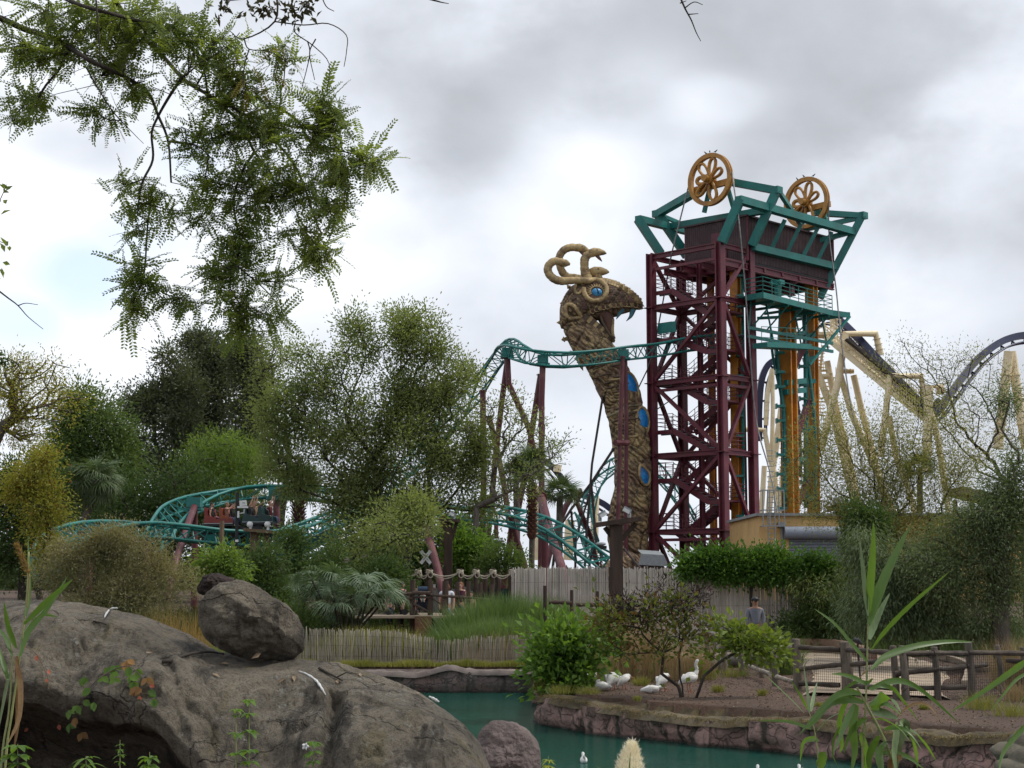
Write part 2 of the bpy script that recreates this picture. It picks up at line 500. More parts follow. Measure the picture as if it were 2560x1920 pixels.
def grow(stem, targets, rng, wood_r, tip_r=0.01, seg=0.8, wig=0.12, sag=0.0, keep=None, nside=5, mb=None, anywhere=False):
 """greedy branching skeleton from the stem polyline to every target; returns tips' last directions"""
 nodes = [np.array(tuple(p)) for p in stem]
 plen = [0.0]
 for a, c in zip(nodes, nodes[1:]):
  plen.append(plen[-1] + np.linalg.norm(c - a))
 plen = [x * 0.5 for x in plen]
 par = [-1] + list(range(len(nodes) - 1))
 root = nodes[-1]
 order = np.argsort(np.linalg.norm(targets - root, axis=1))
 first_ok = 0 if anywhere else max(0, len(nodes) // 2)
 N = np.array(nodes); PL = np.array(plen)
 PL[:first_ok] += 1e3
 chains = []; tip_dirs = np.zeros_like(targets)
 cnt = len(nodes)
 buf = np.zeros((cnt + len(targets) * 14, 3)); buf[:cnt] = N
 pb = np.zeros(len(buf)); pb[:cnt] = PL
 pr = np.full(len(buf), -1); pr[:cnt] = par
 for ti in order:
  t = targets[ti]
  dist = np.linalg.norm(buf[:cnt] - t, axis=1)
  cost = dist + 0.28 * pb[:cnt] + np.where(buf[:cnt, 2] > t[2] + 0.3 * dist, dist * 0.4, 0)
  j = int(np.argmin(cost))
  a = buf[j]; L = dist[j]
  k = int(min(12, max(1, round(L / seg))))
  off = rng.normal(size=3) * L * wig
  prev = j; pts = [a]; ids = [j]
  for i in range(1, k + 1):
   s_ = i / k
   p = a + (t - a) * s_ + off * math.sin(math.pi * s_) + rng.normal(size=3) * L * 0.02 * (0 if i == k else 1)
   p[2] -= sag * L * math.sin(math.pi * s_) * -1 if sag < 0 else -sag * L * math.sin(math.pi * s_)
   buf[cnt] = p; pb[cnt] = pb[prev] + np.linalg.norm(p - buf[prev]); pr[cnt] = prev
   prev = cnt; ids.append(cnt); pts.append(p); cnt += 1
  chains.append(ids)
  dd = buf[ids[-1]] - buf[ids[-2]]
  tip_dirs[ti] = dd / (np.linalg.norm(dd) + 1e-9)
 load = np.zeros(cnt)
 for ids in chains:
  load[ids[-1]] += 1
 for i in range(cnt - 1, 0, -1):
  if pr[i] >= 0: load[pr[i]] += load[i]
 tot = max(load[0], 1)
 rad = tip_r + (wood_r - tip_r) * (load / tot) ** 0.64
 mb = mb or MB()
 st = list(range(len(stem)))
 mb.tube(buf[st], np.maximum(rad[st], wood_r * np.linspace(1.0, 0.3 if anywhere else 0.75, len(st))), 9)
 for ids in chains:
  r = rad[ids].copy()
  r[0] = min(r[0], r[1] * 1.25)
  n_ = 4 if r[0] < 0.03 * max(1, wood_r / .2) else (nside if r[0] < 0.1 else 8)
  mb.tube(buf[ids], r, n_, cap=False)
 return mb, tip_dirs
def spray(tips, dirs, n_per, spread, rng):
 """leaf anchor points scattered about the tips, and outward directions"""
 n = len(tips) * n_per
 base = np.repeat(tips, n_per, 0)
 dd = np.repeat(dirs, n_per, 0)
 off = rng.normal(size=(n, 3)) * spread
 back = rng.uniform(-1.6, 0.6, n)[:, None] * dd * spread
 pos = base + off + back
 d2 = norm_rows(off + dd * spread * 0.8 + rng.normal(size=(n, 3)) * spread * 0.5)
 return pos, d2
def tree(name, label, cat, base, top, d, clumps, n_tips, leaf_mat, n_leaf=24, L=0.12, W=0.05, spread=0.35, trunk_r=0.25,
   seed=1, wood=bark, group=None, depth=0.9, droop=0.0, tip_r=0.012, trunk=None, wig=0.12, shell=0.45, bare=0.0, seg=1.0, crown='crown', sag=0.0, sub=5):
 rng = np.random.default_rng(seed)
 base = Vector(base); top = Vector(top)
 o = thing(name, label, cat, base, group)
 stem = [base.lerp(top, k / 4) + Vector(rng.normal(size=3)) * 0.03 * (0 if k == 0 else 1) * (top - base).length * 0.5 for k in range(5)] if trunk is None else [Vector(p) for p in trunk]
 stem[0].z -= 0.3
 tg = in_clumps(clumps, n_tips, d, rng, depth, shell, sub)
 mb, dirs = grow(stem, tg, rng, trunk_r, tip_r, seg=seg, wig=wig, sag=sag)
 mb.build('trunk', wood, o, smooth=True)
 if n_leaf:
  use = rng.random(len(tg)) >= bare
  pos, d2 = spray(tg[use], dirs[use], n_leaf, spread, rng)
  d2[:, 2] -= droop
  lb = MB()
  leaves(lb, pos, d2, L, W, rng)
  lb.build(crown, leaf_mat, o)
 return o
# ================================================================ THE SETTING: ground, pond, path
GZ = 0.66     # level of the paths and of the island
def pond_inside(x, y):
 """true where the pond is"""
 if y > 43.3 or y < 13.5: return False
 if x < -9.5: return False
 if y > 33.2: return x < 1.1
 wl = [(0.55, 33.2), (2.5, 30.6), (4.87, 28.3), (5.9, 26.7), (7.9, 24.0), (10.5, 21.5), (14.5, 18.5), (22.0, 13.0)]
 for (x0, y0), (x1, y1) in zip(wl, wl[1:]):
  if y1 <= y <= y0:
   return x < x0 + (x1 - x0) * (y0 - y) / (y0 - y1) + .6
 return False
def ground_z(x, y):
 if pond_inside(x, y): return -1.0
 if y < 13.5 or (y < 20 and not x > 8):
  z = 1.25 - max(0.0, (y - 9.0)) * 0.17
  return max(-0.3, z) + 0.05 * fnoise((x, y, 0), 0.4)
 z = GZ + 0.02 * fnoise((x, y, 0), 0.7, 3)
 if y > 56: z += min(1.2, (y - 56) * 0.03)
 if y > 300: z += min(6, (y - 300) * 0.01)
 if x > 2 and 20 < y < 40 and x > (33 - y) * 0.9 + 2.5:
  z += 0.05 * fnoise((x, y, 3), 0.5)
 return z
xs = np.concatenate([[-2500, -1200, -600, -300, -160, -90, -60, -45], np.arange(-36, 36.1, 0.45), [45, 60, 90, 160, 300, 600, 1200, 2500]])
ys = np.concatenate([[-60, -20, 0], np.arange(4, 60.1, 0.4), [64, 70, 78, 88, 100, 115, 135, 160, 200, 260, 340, 480, 700, 1100, 1800, 3500]])
gv = np.array([(x, y, ground_z(x, y)) for y in ys for x in xs])
nx, ny = len(xs), len(ys)
ii, jj = np.meshgrid(np.arange(ny - 1), np.arange(nx - 1), indexing='ij')
gq = np.stack([ii * nx + jj, ii * nx + jj + 1, (ii + 1) * nx + jj + 1, (ii + 1) * nx + jj], -1).reshape(-1, 4)
m, q = new_mat('ground_soil')
co = q.n('ShaderNodeTexCoord', out=3)
na = q.noise(co, 0.5, 5, 0.6); nb_ = q.noise(co, 14, 6, 0.7); nc = q.noise(co, 50, 3, 0.6)
col = q.mix(q.n('ShaderNodeMapRange', {0: na, 1: 0.4, 2: 0.62}), (0.092, 0.052, 0.032), (0.060, 0.035, 0.022))
col = q.mix(q.n('ShaderNodeMapRange', {0: nb_, 1: 0.45, 2: 0.7, 4: 0.7}), col, (0.035, 0.022, 0.017))
col = q.mix(q.n('ShaderNodeMapRange', {0: nc, 1: 0.62, 2: 0.72, 4: 0.6}), col, (0.24, 0.17, 0.12))
bm_ = q.n('ShaderNodeBump', {'Height': nb_, 'Strength': 0.7, 'Distance': 0.05})
soil = finish(m, q, q.n('ShaderNodeBsdfPrincipled', {'Base Color': col, 'Roughness': 0.95, 'Normal': bm_}))
MB().add(gv, gq).build('ground', soil, base=(0, 0, 0), smooth=True, label='reddish brown mulch and soil ground around the pond', kind='structure')
m, q = new_mat('pond_water')
co = q.n('ShaderNodeTexCoord', out=3)
wv = q.map(co, scale=(1.0, 2.6, 1.0))
w1 = q.noise(wv, 2.2, 4, 0.6, 0.4); w2 = q.noise(wv, 11.0, 3, 0.6)
hh = q.math('ADD', w1, q.math('MULTIPLY', w2, 0.25))
bmp = q.n('ShaderNodeBump', {'Height': hh, 'Strength': 0.30, 'Distance': 0.05})
dc = q.mix(q.noise(co, 0.25, 3), (0.022, 0.105, 0.082), (0.006, 0.048, 0.034))
gl = q.n('ShaderNodeBsdfGlossy', {'Color': (0.60, 0.70, 0.66, 1), 'Roughness': 0.06, 'Normal': bmp})
df = q.n('ShaderNodeBsdfDiffuse', {'Color': dc})
fr = q.n('ShaderNodeFresnel', {'IOR': 1.33, 'Normal': bmp})
fr = q.math('MULTIPLY', fr, 1.05, clamp=True)
water_m = finish(m, q, q.n('ShaderNodeMixShader', {0: fr, 1: df, 2: gl}))
MB().add([(-60, 9, 0), (40, 9, 0), (40, 43.0, 0), (-60, 43.0, 0)], [(0, 1, 2, 3)]).build('water', water_m, base=(0, 0, 0), label='still teal green pond water', kind='structure')
pathm = M('tan_concrete_path', (0.42, 0.33, 0.235), (0.34, 0.27, 0.20), 0.5, 0.9, 0.2, dirt=((0.20, 0.155, 0.12), 0.5, 0.7))
pl = []
left = [(5.6, 33.5), (5.8, 34.6), (6.3, 37), (6.9, 40), (7.2, 43), (6.5, 46), (3, 48.6), (-6, 52)]
right = [(9.2, 31.8), (9.6, 34), (10.8, 38), (12.2, 43), (12.6, 47), (12.0, 50.4), (4, 51.5), (-6, 56)]
L_ = catmull([(x, y, GZ + 0.055) for x, y in left], 6); R_ = catmull([(x, y, GZ + 0.055) for x, y in right], 6)
mb = MB(); rows = []
for a, c in zip(L_, R_):
 rows += [a.lerp(c, k / 6) - Vector((0, 0, .25 if k in (0, 6) else 0)) for k in range(7)]
n = len(L_)
mb.add(rows, [(i * 7 + k, i * 7 + k + 1, (i + 1) * 7 + k + 1, (i + 1) * 7 + k) for i in range(n - 1) for k in range(6)])
mb.build('path', pathm, base=(0, 0, 0), smooth=True, label='tan concrete walkway curving behind the fence', kind='structure')
mb = MB()
for a, c in zip(R_[8:34], R_[9:35]):
 mb.beam(a + Vector((0, 0, .03)), c + Vector((0, 0, .03)), .16, .16)
mb.build('kerb', M('kerb_concrete', (0.34, 0.27, 0.2), (0.25, 0.2, 0.15), 2, 0.9, .2), base=(0, 0, 0), kind='structure', label='low pinkish kerb along the far side of the walkway')
# ---- rock-work walls of the pond
def rockwall_mat(name, pink, dark, grey):
 m, q = new_mat(name)
 co = q.n('ShaderNodeTexCoord', out=3)
 n1_ = q.noise(co, 1.1, 6, 0.65, 0.3)
 st_ = q.noise(q.map(co, scale=(2.2, 2.2, 0.35)), 1.6, 5, 0.6, 0.4)
 fine = q.noise(co, 12, 6, 0.7)
 vor = q.n('ShaderNodeTexVoronoi', {'Vector': q.vmath('ADD', co, q.n('ShaderNodeTexNoise', {'Vector': co, 'Scale': 2.0}, out=1)), 'Scale': 2.6}, feature='DISTANCE_TO_EDGE')
 crack = q.n('ShaderNodeMapRange', {0: vor, 1: 0.0, 2: 0.035, 3: 1.0, 4: 0.0})
 col = q.mix(q.n('ShaderNodeMapRange', {0: n1_, 1: 0.38, 2: 0.62}), pink, grey)
 col = q.mix(q.n('ShaderNodeMapRange', {0: st_, 1: 0.50, 2: 0.60, 4: 0.92}), col, dark)
 col = q.mix(q.n('ShaderNodeMapRange', {0: fine, 1: 0.3, 2: 0.7, 3: 0.45, 4: 0.0}), col, dark)
 col = q.mix(q.math('MULTIPLY', crack, 0.5), col, dark)
 zz = q.n('ShaderNodeSeparateXYZ', {0: co}, out=2)
 zz = q.math('ADD', zz, q.math('MULTIPLY', fine, 0.05))
 col = q.mix(q.n('ShaderNodeMapRange', {0: zz, 1: 0.10, 2: 0.05, 3: 0.0, 4: 0.9}), col, (0.02, 0.02, 0.015))
 h = q.math('SUBTRACT', q.math('ADD', q.math('MULTIPLY', n1_, 1.2), q.math('MULTIPLY', fine, 0.4)), q.math('MULTIPLY', crack, 0.3))
 bm = q.n('ShaderNodeBump', {'Height': h, 'Strength': 0.9, 'Distance': 0.12})
 return finish(m, q, q.n('ShaderNodeBsdfPrincipled', {'Base Color': col, 'Roughness': 0.9, 'Normal': bm}))
wall_m = rockwall_mat('pink_rock_wall', (0.46, 0.27, 0.235), (0.035, 0.030, 0.022), (0.25, 0.165, 0.145))
wall_far = rockwall_mat('grey_rock_wall', (0.19, 0.115, 0.105), (0.05, 0.045, 0.04), (0.13, 0.105, 0.095))
moss = M('mossy_cap', (0.105, 0.072, 0.030), (0.045, 0.036, 0.020), 5, 0.95, 1.0, dirt=((0.24, 0.20, 0.14), 0.45, 1.1))
def ledge(name, line, label, mat_, capmat, seed, depth=1.1, rough=0.30, cat='rock wall', lip=0.05):
 """rock wall along a base line [(x, y, ztop)], face towards the camera, capped with a rounded ledge"""
 o = thing(name, label, cat, (line[0][0], line[0][1], 0))
 pts = resample(catmull([(x, y, z) for x, y, z in line], 14), 0.10)
 face = MB(); cap = MB(); rows = []; crow = []
 H = 14
 n = len(pts)
 for i, p in enumerate(pts):
  a = pts[max(0, i - 1)]; c = pts[min(n - 1, i + 1)]
  t = Vector((c.x - a.x, c.y - a.y, 0)).normalized()
  out = Vector((t.y, -t.x, 0))
  zt = p.z + 0.05 * fnoise((p.x, p.y, seed), 0.9)
  for k in range(H):
   s_ = k / (H - 1)
   z = -0.5 + (zt + 0.5) * s_
   q_ = Vector((p.x, p.y, z))
   dsp = rough * fnoise((p.x * 1.0, p.y * 1.0, z * 1.3 + seed), 1.1, 5) + 0.07 * abs(fnoise((p.x, p.y, z * .5 + seed), 3.0, 3))
   dsp -= 0.10 * math.exp(-((z - 0.02) / 0.08) ** 2)
   rows.append(q_ + out * (dsp + 0.05 - 0.13 * s_))
  for k in range(8):
   s_ = k / 7
   hz = zt + 0.0 + lip * math.sin(math.pi * min(1, s_ * 1.4)) * (1 if s_ < .7 else .0) + 0.05 * fnoise((p.x + s_, p.y, s_ * 2), 3)
   if k == 0: hz = zt - 0.10
   if k == 7: hz = GZ - 0.06
   base_o = 0.10 + 0.06 * fnoise((p.x, p.y, seed + 2), 1.4)
   crow.append(Vector((p.x, p.y, hz)) + out * (base_o - s_ * depth * (0.9 + .3 * fnoise((p.x, p.y, 9), .6)) if k else base_o * 0.6))
 face.add(rows, [(i * H + k, (i + 1) * H + k, (i + 1) * H + k + 1, i * H + k + 1) for i in range(n - 1) for k in range(H - 1)])
 cap.add(crow, [(i * 8 + k, (i + 1) * 8 + k, (i + 1) * 8 + k + 1, i * 8 + k + 1) for i in range(n - 1) for k in range(7)])
 face.build('wall_face', mat_, o, smooth=True)
 cap.build('wall_cap', capmat, o, smooth=True)
 if capmat is moss:
  rg = np.random.default_rng(seed); k = rg.integers(0, n, 6000); fr_ = MB()
  bp = np.array([tuple(crow[i * 8 + 1]) for i in k]) + rg.normal(size=(6000, 3)) * (.03, .03, .015)
  dd = rg.normal(size=(6000, 3)) + np.array([-.3, -.9, -.5]); leaves(fr_, bp, dd, .07, .012, rg)
  fr_.build('moss_fringe', LM('moss_fringe', (0.06, 0.05, 0.018), (0.19, 0.14, 0.05), .2, scale=1.2), o, kind='stuff')
 return o
ledge('rock_retaining_wall', [(0.62, 43.0, .55), (0.60, 38, .55), (0.55, 34.2, .56), (0.72, 33.3, .58), (1.35, 32.1, .57), (2.5, 30.6, .50), (3.4, 29.6, .46), (4.87, 28.3, .56), (5.9, 26.7, .55),
        (6.7, 25.4, .55), (7.3, 24.9, .60), (8.4, 24.5, .66), (9.6, 23.2, .60), (10.5, 21.5, .60), (14.5, 18.5, .6), (20, 14.5, .6)],
  'pink stained artificial rock wall with mossy rim holding up the bird island', wall_m, moss, 3)
ledge('rock_retaining_wall', [(-12, 43.2, .45), (-7, 43.1, .50), (-3.4, 43.0, .52), (-2.4, 43.0, .55), (-1.7, 42.95, .70), (-1.1, 43.0, .58), (-0.4, 43.0, .58), (1.2, 43.0, .6)],
  'low grey rock wall at the far edge of the pond below the reed screen', wall_far, M('pale_wall_cap', (0.22, 0.18, 0.16), (0.14, 0.11, 0.10), 3, .95, .5), 7, depth=0.5, rough=0.10, lip=0.04)
# ---- boulders
m, q = new_mat('boulder_rock')
co = q.n('ShaderNodeTexCoord', out=3)
def rn(scale, detail, typ='RIDGED_MULTIFRACTAL', vec=None, loc=(0, 0, 0)):
 return q.n('ShaderNodeTexNoise', {'Vector': q.map(vec or co, loc=loc), 'Scale': scale, 'Detail': detail, 'Roughness': .55}, noise_type=typ, normalize=True)
n1_ = q.noise(co, 1.3, 7, 0.62, 0.4); n2_ = q.noise(co, 6.0, 8, 0.72, 0.3); n3_ = q.noise(co, 40.0, 5, 0.8)
rg1 = rn(2.2, 6); rg2 = rn(9.0, 7, loc=(3, 1, 2))
vor = q.n('ShaderNodeTexVoronoi', {'Vector': q.vmath('ADD', co, q.vmath('MULTIPLY', q.n('ShaderNodeTexNoise', {'Vector': co, 'Scale': 1.7, 'Detail': 6.0}, out=1), (1.1, 1.1, 1.1))), 'Scale': .9}, feature='DISTANCE_TO_EDGE')
crk = q.n('ShaderNodeMapRange', {0: vor, 1: 0.0, 2: 0.012, 3: 1.0, 4: 0.0})
st_ = q.noise(q.map(co, scale=(3.4, 1.0, 0.5)), 1.3, 6, 0.65, 0.4)
col = q.mix(q.n('ShaderNodeMapRange', {0: n1_, 1: 0.38, 2: 0.60}), (0.265, 0.228, 0.175), (0.15, 0.130, 0.10))
col = q.mix(q.n('ShaderNodeMapRange', {0: n2_, 1: 0.44, 2: 0.62, 4: 0.5}), col, (0.060, 0.052, 0.043))
col = q.mix(q.n('ShaderNodeMapRange', {0: st_, 1: 0.53, 2: 0.62, 4: 0.8}), col, (0.038, 0.033, 0.027))
col = q.mix(q.n('ShaderNodeMapRange', {0: st_, 1: 0.40, 2: 0.35, 4: 0.45}), col, (0.17, 0.14, 0.06))
li = q.noise(q.map(co, loc=(4, 4, 4)), 13, 9, 0.8, 0.2)
lm_ = q.noise(q.map(co, loc=(1, 8, 4)), 1.2, 3, 0.6)
col = q.mix(q.math('MULTIPLY', q.n('ShaderNodeMapRange', {0: li, 1: 0.56, 2: 0.60, 4: 0.75}), q.n('ShaderNodeMapRange', {0: lm_, 1: 0.46, 2: 0.56})), col, (0.30, 0.30, 0.26))
col = q.mix(q.n('ShaderNodeMapRange', {0: n3_, 1: 0.36, 2: 0.52, 3: 0.6, 4: 0.0}), col, (0.028, 0.024, 0.020))
col = q.mix(q.math('MULTIPLY', crk, .55), col, (0.02, 0.017, 0.014))
h = q.math('ADD', q.math('ADD', q.math('MULTIPLY', n2_, 0.9), q.math('MULTIPLY', n3_, 0.35)), q.math('ADD', q.math('MULTIPLY', rg1, 0.5), q.math('MULTIPLY', rg2, .28)))
h = q.math('SUBTRACT', h, q.math('MULTIPLY', crk, .35))
bm = q.n('ShaderNodeBump', {'Height': h, 'Strength': 1.0, 'Distance': 0.10})
rock_m = finish(m, q, q.n('ShaderNodeBsdfPrincipled', {'Base Color': col, 'Roughness': 0.9, 'Normal': bm, 'Specular IOR Level': 0.25}))
CREST = [(-420, 1500, 11.2), (0, 1503, 11.2), (90, 1500, 11.2), (200, 1508, 11.1), (290, 1522, 11.0), (380, 1548, 10.9), (470, 1582, 10.8), (540, 1620, 10.7), (620, 1640, 10.6),
   (750, 1647, 10.5), (850, 1664, 10.3), (920, 1684, 10.2), (980, 1702, 10.1), (1050, 1730, 10.0), (1110, 1764, 9.9), (1160, 1808, 9.8), (1200, 1858, 9.7),
   (1228, 1915, 9.6), (1243, 1990, 9.5), (1252, 2100, 9.4)]
cx = [c[0] for c in CREST]
CRACKS = [([(330, .13), (470, .22), (520, .30), (600, .33)], .05, .018), ([(855, .12), (862, .35), (880, .6), (885, 1.0)], .12, .03), ([(380, .45), (440, .36), (520, .36), (560, .40)], .05, .016),
   ([(220, .05), (245, .12), (300, .15)], .06, .03), ([(1060, .2), (1100, .5)], .03, .03), ([(600, .28), (700, .22), (800, .18), (850, .16)], .03, .014), ([(700, .5), (715, .8), (705, 1.1)], .05, .05)]
def seg_dist(u, v, line, su, sv):
 best = 9
 for (a, c) in zip(line, line[1:]):
  ax, ay = a[0] * su, a[1] * sv; bx, by = c[0] * su, c[1] * sv; x, y = u * su, v * sv
  t = max(0, min(1, ((x - ax) * (bx - ax) + (y - ay) * (by - ay)) / ((bx - ax) ** 2 + (by - ay) ** 2)))
  best = min(best, math.hypot(x - ax - t * (bx - ax), y - ay - t * (by - ay)))
 return best
cols = np.linspace(-420, 1252, 360)
prof_r = [(-1.0, 2.2, 1.9), (-0.6, 1.2, .8), (-0.3, .5, .18), (0, 0, 0), (.15, -.75, .045), (.3, -1.4, .15), (.5, -2.05, .36), (.75, -2.5, .62), (1.0, -2.8, .85), (1.4, -3.1, 1.2)]
prof_l = [(-1.0, 2.2, 1.9), (-0.6, 1.2, .8), (-0.3, .5, .18), (0, 0, 0), (.15, -.7, .035), (.3, -1.3, .10), (.40, -1.55, .155), (.45, -1.45, .21), (.55, -.6, .27), (.8, .1, .42), (1.0, .2, .6), (1.4, -.1, 1.0)]
srow = np.concatenate([np.linspace(-1, 0, 30)[:-1], np.linspace(0, 1.4, 150)])
rows = []
zb = 0.9
for s_ in srow:
 for px in cols:
  cy = np.interp(px, cx, [c[1] for c in CREST]); dc_ = np.interp(px, cx, [c[2] for c in CREST])
  w_ = 1 / (1 + math.exp(-(px - (600 + 60 * fnoise((s_ * 3, 1, 1))) ) / 40.0))
  def pf(pr):
   return np.interp(s_, [a[0] for a in pr], [a[1] for a in pr]), np.interp(s_, [a[0] for a in pr], [a[2] for a in pr])
  (y1, z1), (y2, z2) = pf(prof_r), pf(prof_l)
  yo = y1 * w_ + y2 * (1 - w_); zo = z1 * w_ + z2 * (1 - w_)
  pc = P(px, cy, dc_)
  fall = pc.z + 0.25
  y = dc_ + yo
  z = pc.z - zo * min(2.6, 1.2 + 0.45 * fall)
  x = pc.x * (1 + 0.35 * yo / dc_)
  fade = 0.35 if s_ < 0.12 else 1.0
  v = Vector((x, y, z))
  nn = 0.15 * fnoise(v, 1.1, 3) + 0.05 * fnoise(v + Vector((9, 9, 9)), 3.5, 5) + 0.022 * fnoise(v, 12, 4) - 0.05 * max(0, .12 - abs(fnoise(v, 1.7, 4))) * 4
  nn += 0.10 * math.sin(px * 0.012 + 1.0 + s_ * 1.2) * max(0, s_)
  for line, dep, wd in CRACKS:
   dd_ = seg_dist(px / 1000.0, s_, [(a / 1000.0, c) for a, c in line], 1.0, 0.35) + 0.006 * fnoise(v, 9, 3)
   if dd_ < wd * 2.5: nn -= dep * math.exp(-(dd_ / (wd * .6)) ** 2)
  rows.append(v + Vector((0, -0.75, 0.66)) * nn * fade)
nc_, nr = len(cols), len(srow)
i, j = np.meshgrid(np.arange(nr - 1), np.arange(nc_ - 1), indexing='ij')
rq = np.stack([i * nc_ + j, (i + 1) * nc_ + j, (i + 1) * nc_ + j + 1, i * nc_ + j + 1], -1).reshape(-1, 4)
rockv = [tuple(r) for r in rows]
MB().add(rockv, rq).build('rock_outcrop', rock_m, base=(-2.0, 9.0, 0.5), smooth=True,
       label='huge weathered brown rock outcrop sloping down to the pond in the left foreground', cat='rock')
ROCK = BVHTree.FromPolygons([Vector(r) for r in rockv], [tuple(int(k) for k in f_) for f_ in rq])
def on_rock(px, py, lift=0.0):
 o = Vector((0, 0, CAM_Z)); dr = (P(px, py, 10) - o).normalized()
 h = ROCK.ray_cast(o, dr)
 if h[0] is None: return P(px, py, 9.0), Vector((0, -1, 0))
 nrm = h[1] if h[1].dot(dr) < 0 else -h[1]
 return h[0] + nrm * lift, nrm
def boulder(name, label, outline, d, dr, mat_, seed, cat='boulder', rough=0.10, nu=120, nv=70, planes=(), fine=0.03):
 cxp = sum(p[0] for p in outline) / len(outline); cyp = sum(p[1] for p in outline) / len(outline)
 c = P(cxp, cyp, d)
 ang = []; rad = []
 for px, py in outline:
  p = P(px, py, d)
  ang.append(math.atan2(p.z - c.z, p.x - c.x)); rad.append(math.hypot(p.z - c.z, p.x - c.x))
 od = np.argsort(ang); ang = np.array(ang)[od]; rad = np.array(rad)[od]
 ang = np.concatenate([ang - 2 * np.pi, ang, ang + 2 * np.pi]); rad = np.tile(rad, 3)
 rings = []
 R0 = rad.mean()
 for i_ in range(1, nv):
  ph = math.pi * i_ / nv
  rg = []
  for k in range(nu):
   th = 2 * math.pi * k / nu
   r_ = float(np.interp(th if th <= math.pi else th - 2 * math.pi, ang, rad))
   sp = math.sin(ph) ** 0.8
   v = Vector((math.cos(th) * r_ * sp, -math.cos(ph) * dr, math.sin(th) * r_ * sp))
   for (nrm, off) in planes:
    nrm_ = Vector(nrm).normalized(); q_ = v.dot(nrm_) - off * R0
    if q_ > 0: v = v - nrm_ * q_ * 0.75
   nn = rough * R0 * fnoise(v / R0 + Vector((seed, 0, 0)), 1.5, 4) + fine * R0 * fnoise(v / R0 + Vector((0, seed, 0)), 6, 5)
   rr = abs(fnoise(v / R0 + Vector((seed, seed, 0)), 2.2, 3))
   nn -= 0.10 * R0 * max(0, 0.10 - rr) * 6 * .5
   v += v.normalized() * nn * (0.25 + 0.75 * abs(math.cos(ph)))
   rg.append(c + v)
  rings.append(rg)
 mb = MB(); mb.loft(rings)
 return mb.build(name, mat_, smooth=True, label=label, cat=cat)
boulder('boulder', 'large rounded grey brown boulder perched on top of the foreground rock outcrop',
  [(494, 1520), (512, 1488), (545, 1460), (585, 1453), (625, 1462), (650, 1470), (678, 1496), (716, 1520), (742, 1556), (758, 1590), (756, 1630), (738, 1654), (680, 1654), (620, 1644), (560, 1626), (515, 1598), (495, 1560)],
  10.45, 0.30, rock_m, 3, planes=(((0.15, -0.65, 0.75), 0.50), ((-0.5, -0.85, -0.1), 0.50), ((0.7, -0.7, 0.15), 0.62), ((0.1, -0.75, -0.65), .45)), rough=.22, fine=.07)
pinkrock = M('pinkish_rock', (0.165, 0.125, 0.115), (0.10, 0.078, 0.072), 3.0, 0.9, 0.9, dirt=((0.045, 0.04, 0.036), 0.6, 6))
boulder('boulder', 'pinkish grey rock standing in the pond at the foot of the outcrop',
  [(1190, 1850), (1205, 1820), (1232, 1803), (1262, 1802), (1300, 1815), (1330, 1838), (1348, 1868), (1352, 1905), (1345, 1960), (1280, 1990), (1200, 1980), (1185, 1910)],
  12.5, 0.30, pinkrock, 8, planes=(((-0.3, -0.7, 0.6), 0.6), ((0.4, -0.8, 0.3), 0.7)), rough=.14, fine=.05)
boulder('mound', 'dark brown pinebark mound behind the perched boulder', [(500, 1480), (504, 1452), (518, 1440), (535, 1434), (560, 1442), (584, 1452), (600, 1470), (560, 1490), (520, 1492)],
  16.0, 0.3, M('dark_mound', (0.05, 0.032, 0.027), (0.03, 0.02, 0.018), 14, 1, 1), 5, cat='mound', nu=70, nv=40, rough=.35, fine=.16)
slab_m = M('stone_slab', (0.13, 0.11, 0.075), (0.09, 0.08, 0.055), 3, 0.9, 0.6, dirt=((0.05, 0.05, 0.035), 0.6, 4))
boulder('rock', 'flat olive stone slab, upper of the two at the lower right corner', [(2484, 1880), (2500, 1868), (2540, 1860), (2640, 1864), (2660, 1890), (2600, 1902), (2500, 1900)], 15.5, 0.5, slab_m, 4, cat='rock', nu=60, nv=30, fine=.02)
boulder('rock', 'flat olive stone slab, lower of the two at the lower right corner', [(2500, 1915), (2540, 1902), (2650, 1900), (2670, 1940), (2600, 1960), (2505, 1950)], 14.6, 0.5, slab_m, 6, cat='rock', nu=60, nv=30, fine=.02)
drop_m = M('white_droppings', (0.72, 0.72, 0.70), (0.5, 0.5, 0.48), 20, 0.8, 0.1)
for lab, pl_ in (('long white streak of bird droppings on the crest of the outcrop right of the boulder', [(747, 1680), (768, 1688), (790, 1704), (803, 1722), (812, 1738)]),
     ('short hooked white streak of bird droppings at the top left of the outcrop', [(294, 1520), (278, 1524), (266, 1536), (261, 1546)]),
     ('small white streak of bird droppings low on the right slope of the outcrop', [(1072, 1741), (1086, 1748), (1098, 1755)])):
 mb = MB(); pp = [on_rock(x_, y_, 0.006)[0] for x_, y_ in pl_]
 cc = catmull(pp, 5)
 mb.tube(cc, [0.002 + 0.006 * math.sin(math.pi * (k + 1) / (len(cc) + 1)) * (1 + 0.4 * math.sin(k * 2.1)) for k in range(len(cc))], 6)
 mb.build('bird_dropping', drop_m, label=lab, cat='bird dropping')
twl = [[(405, 1658), (430, 1654), (470, 1640), (520, 1634), (560, 1640)], [(798, 1675), (825, 1690), (850, 1702), (858, 1706)], [(235, 1556), (260, 1560), (290, 1574)]]
tlab = ['curved dark fallen stick lying across the middle of the outcrop', 'forked brown twig lying on the outcrop near its right end', 'thin pale twig lying on the left part of the outcrop']
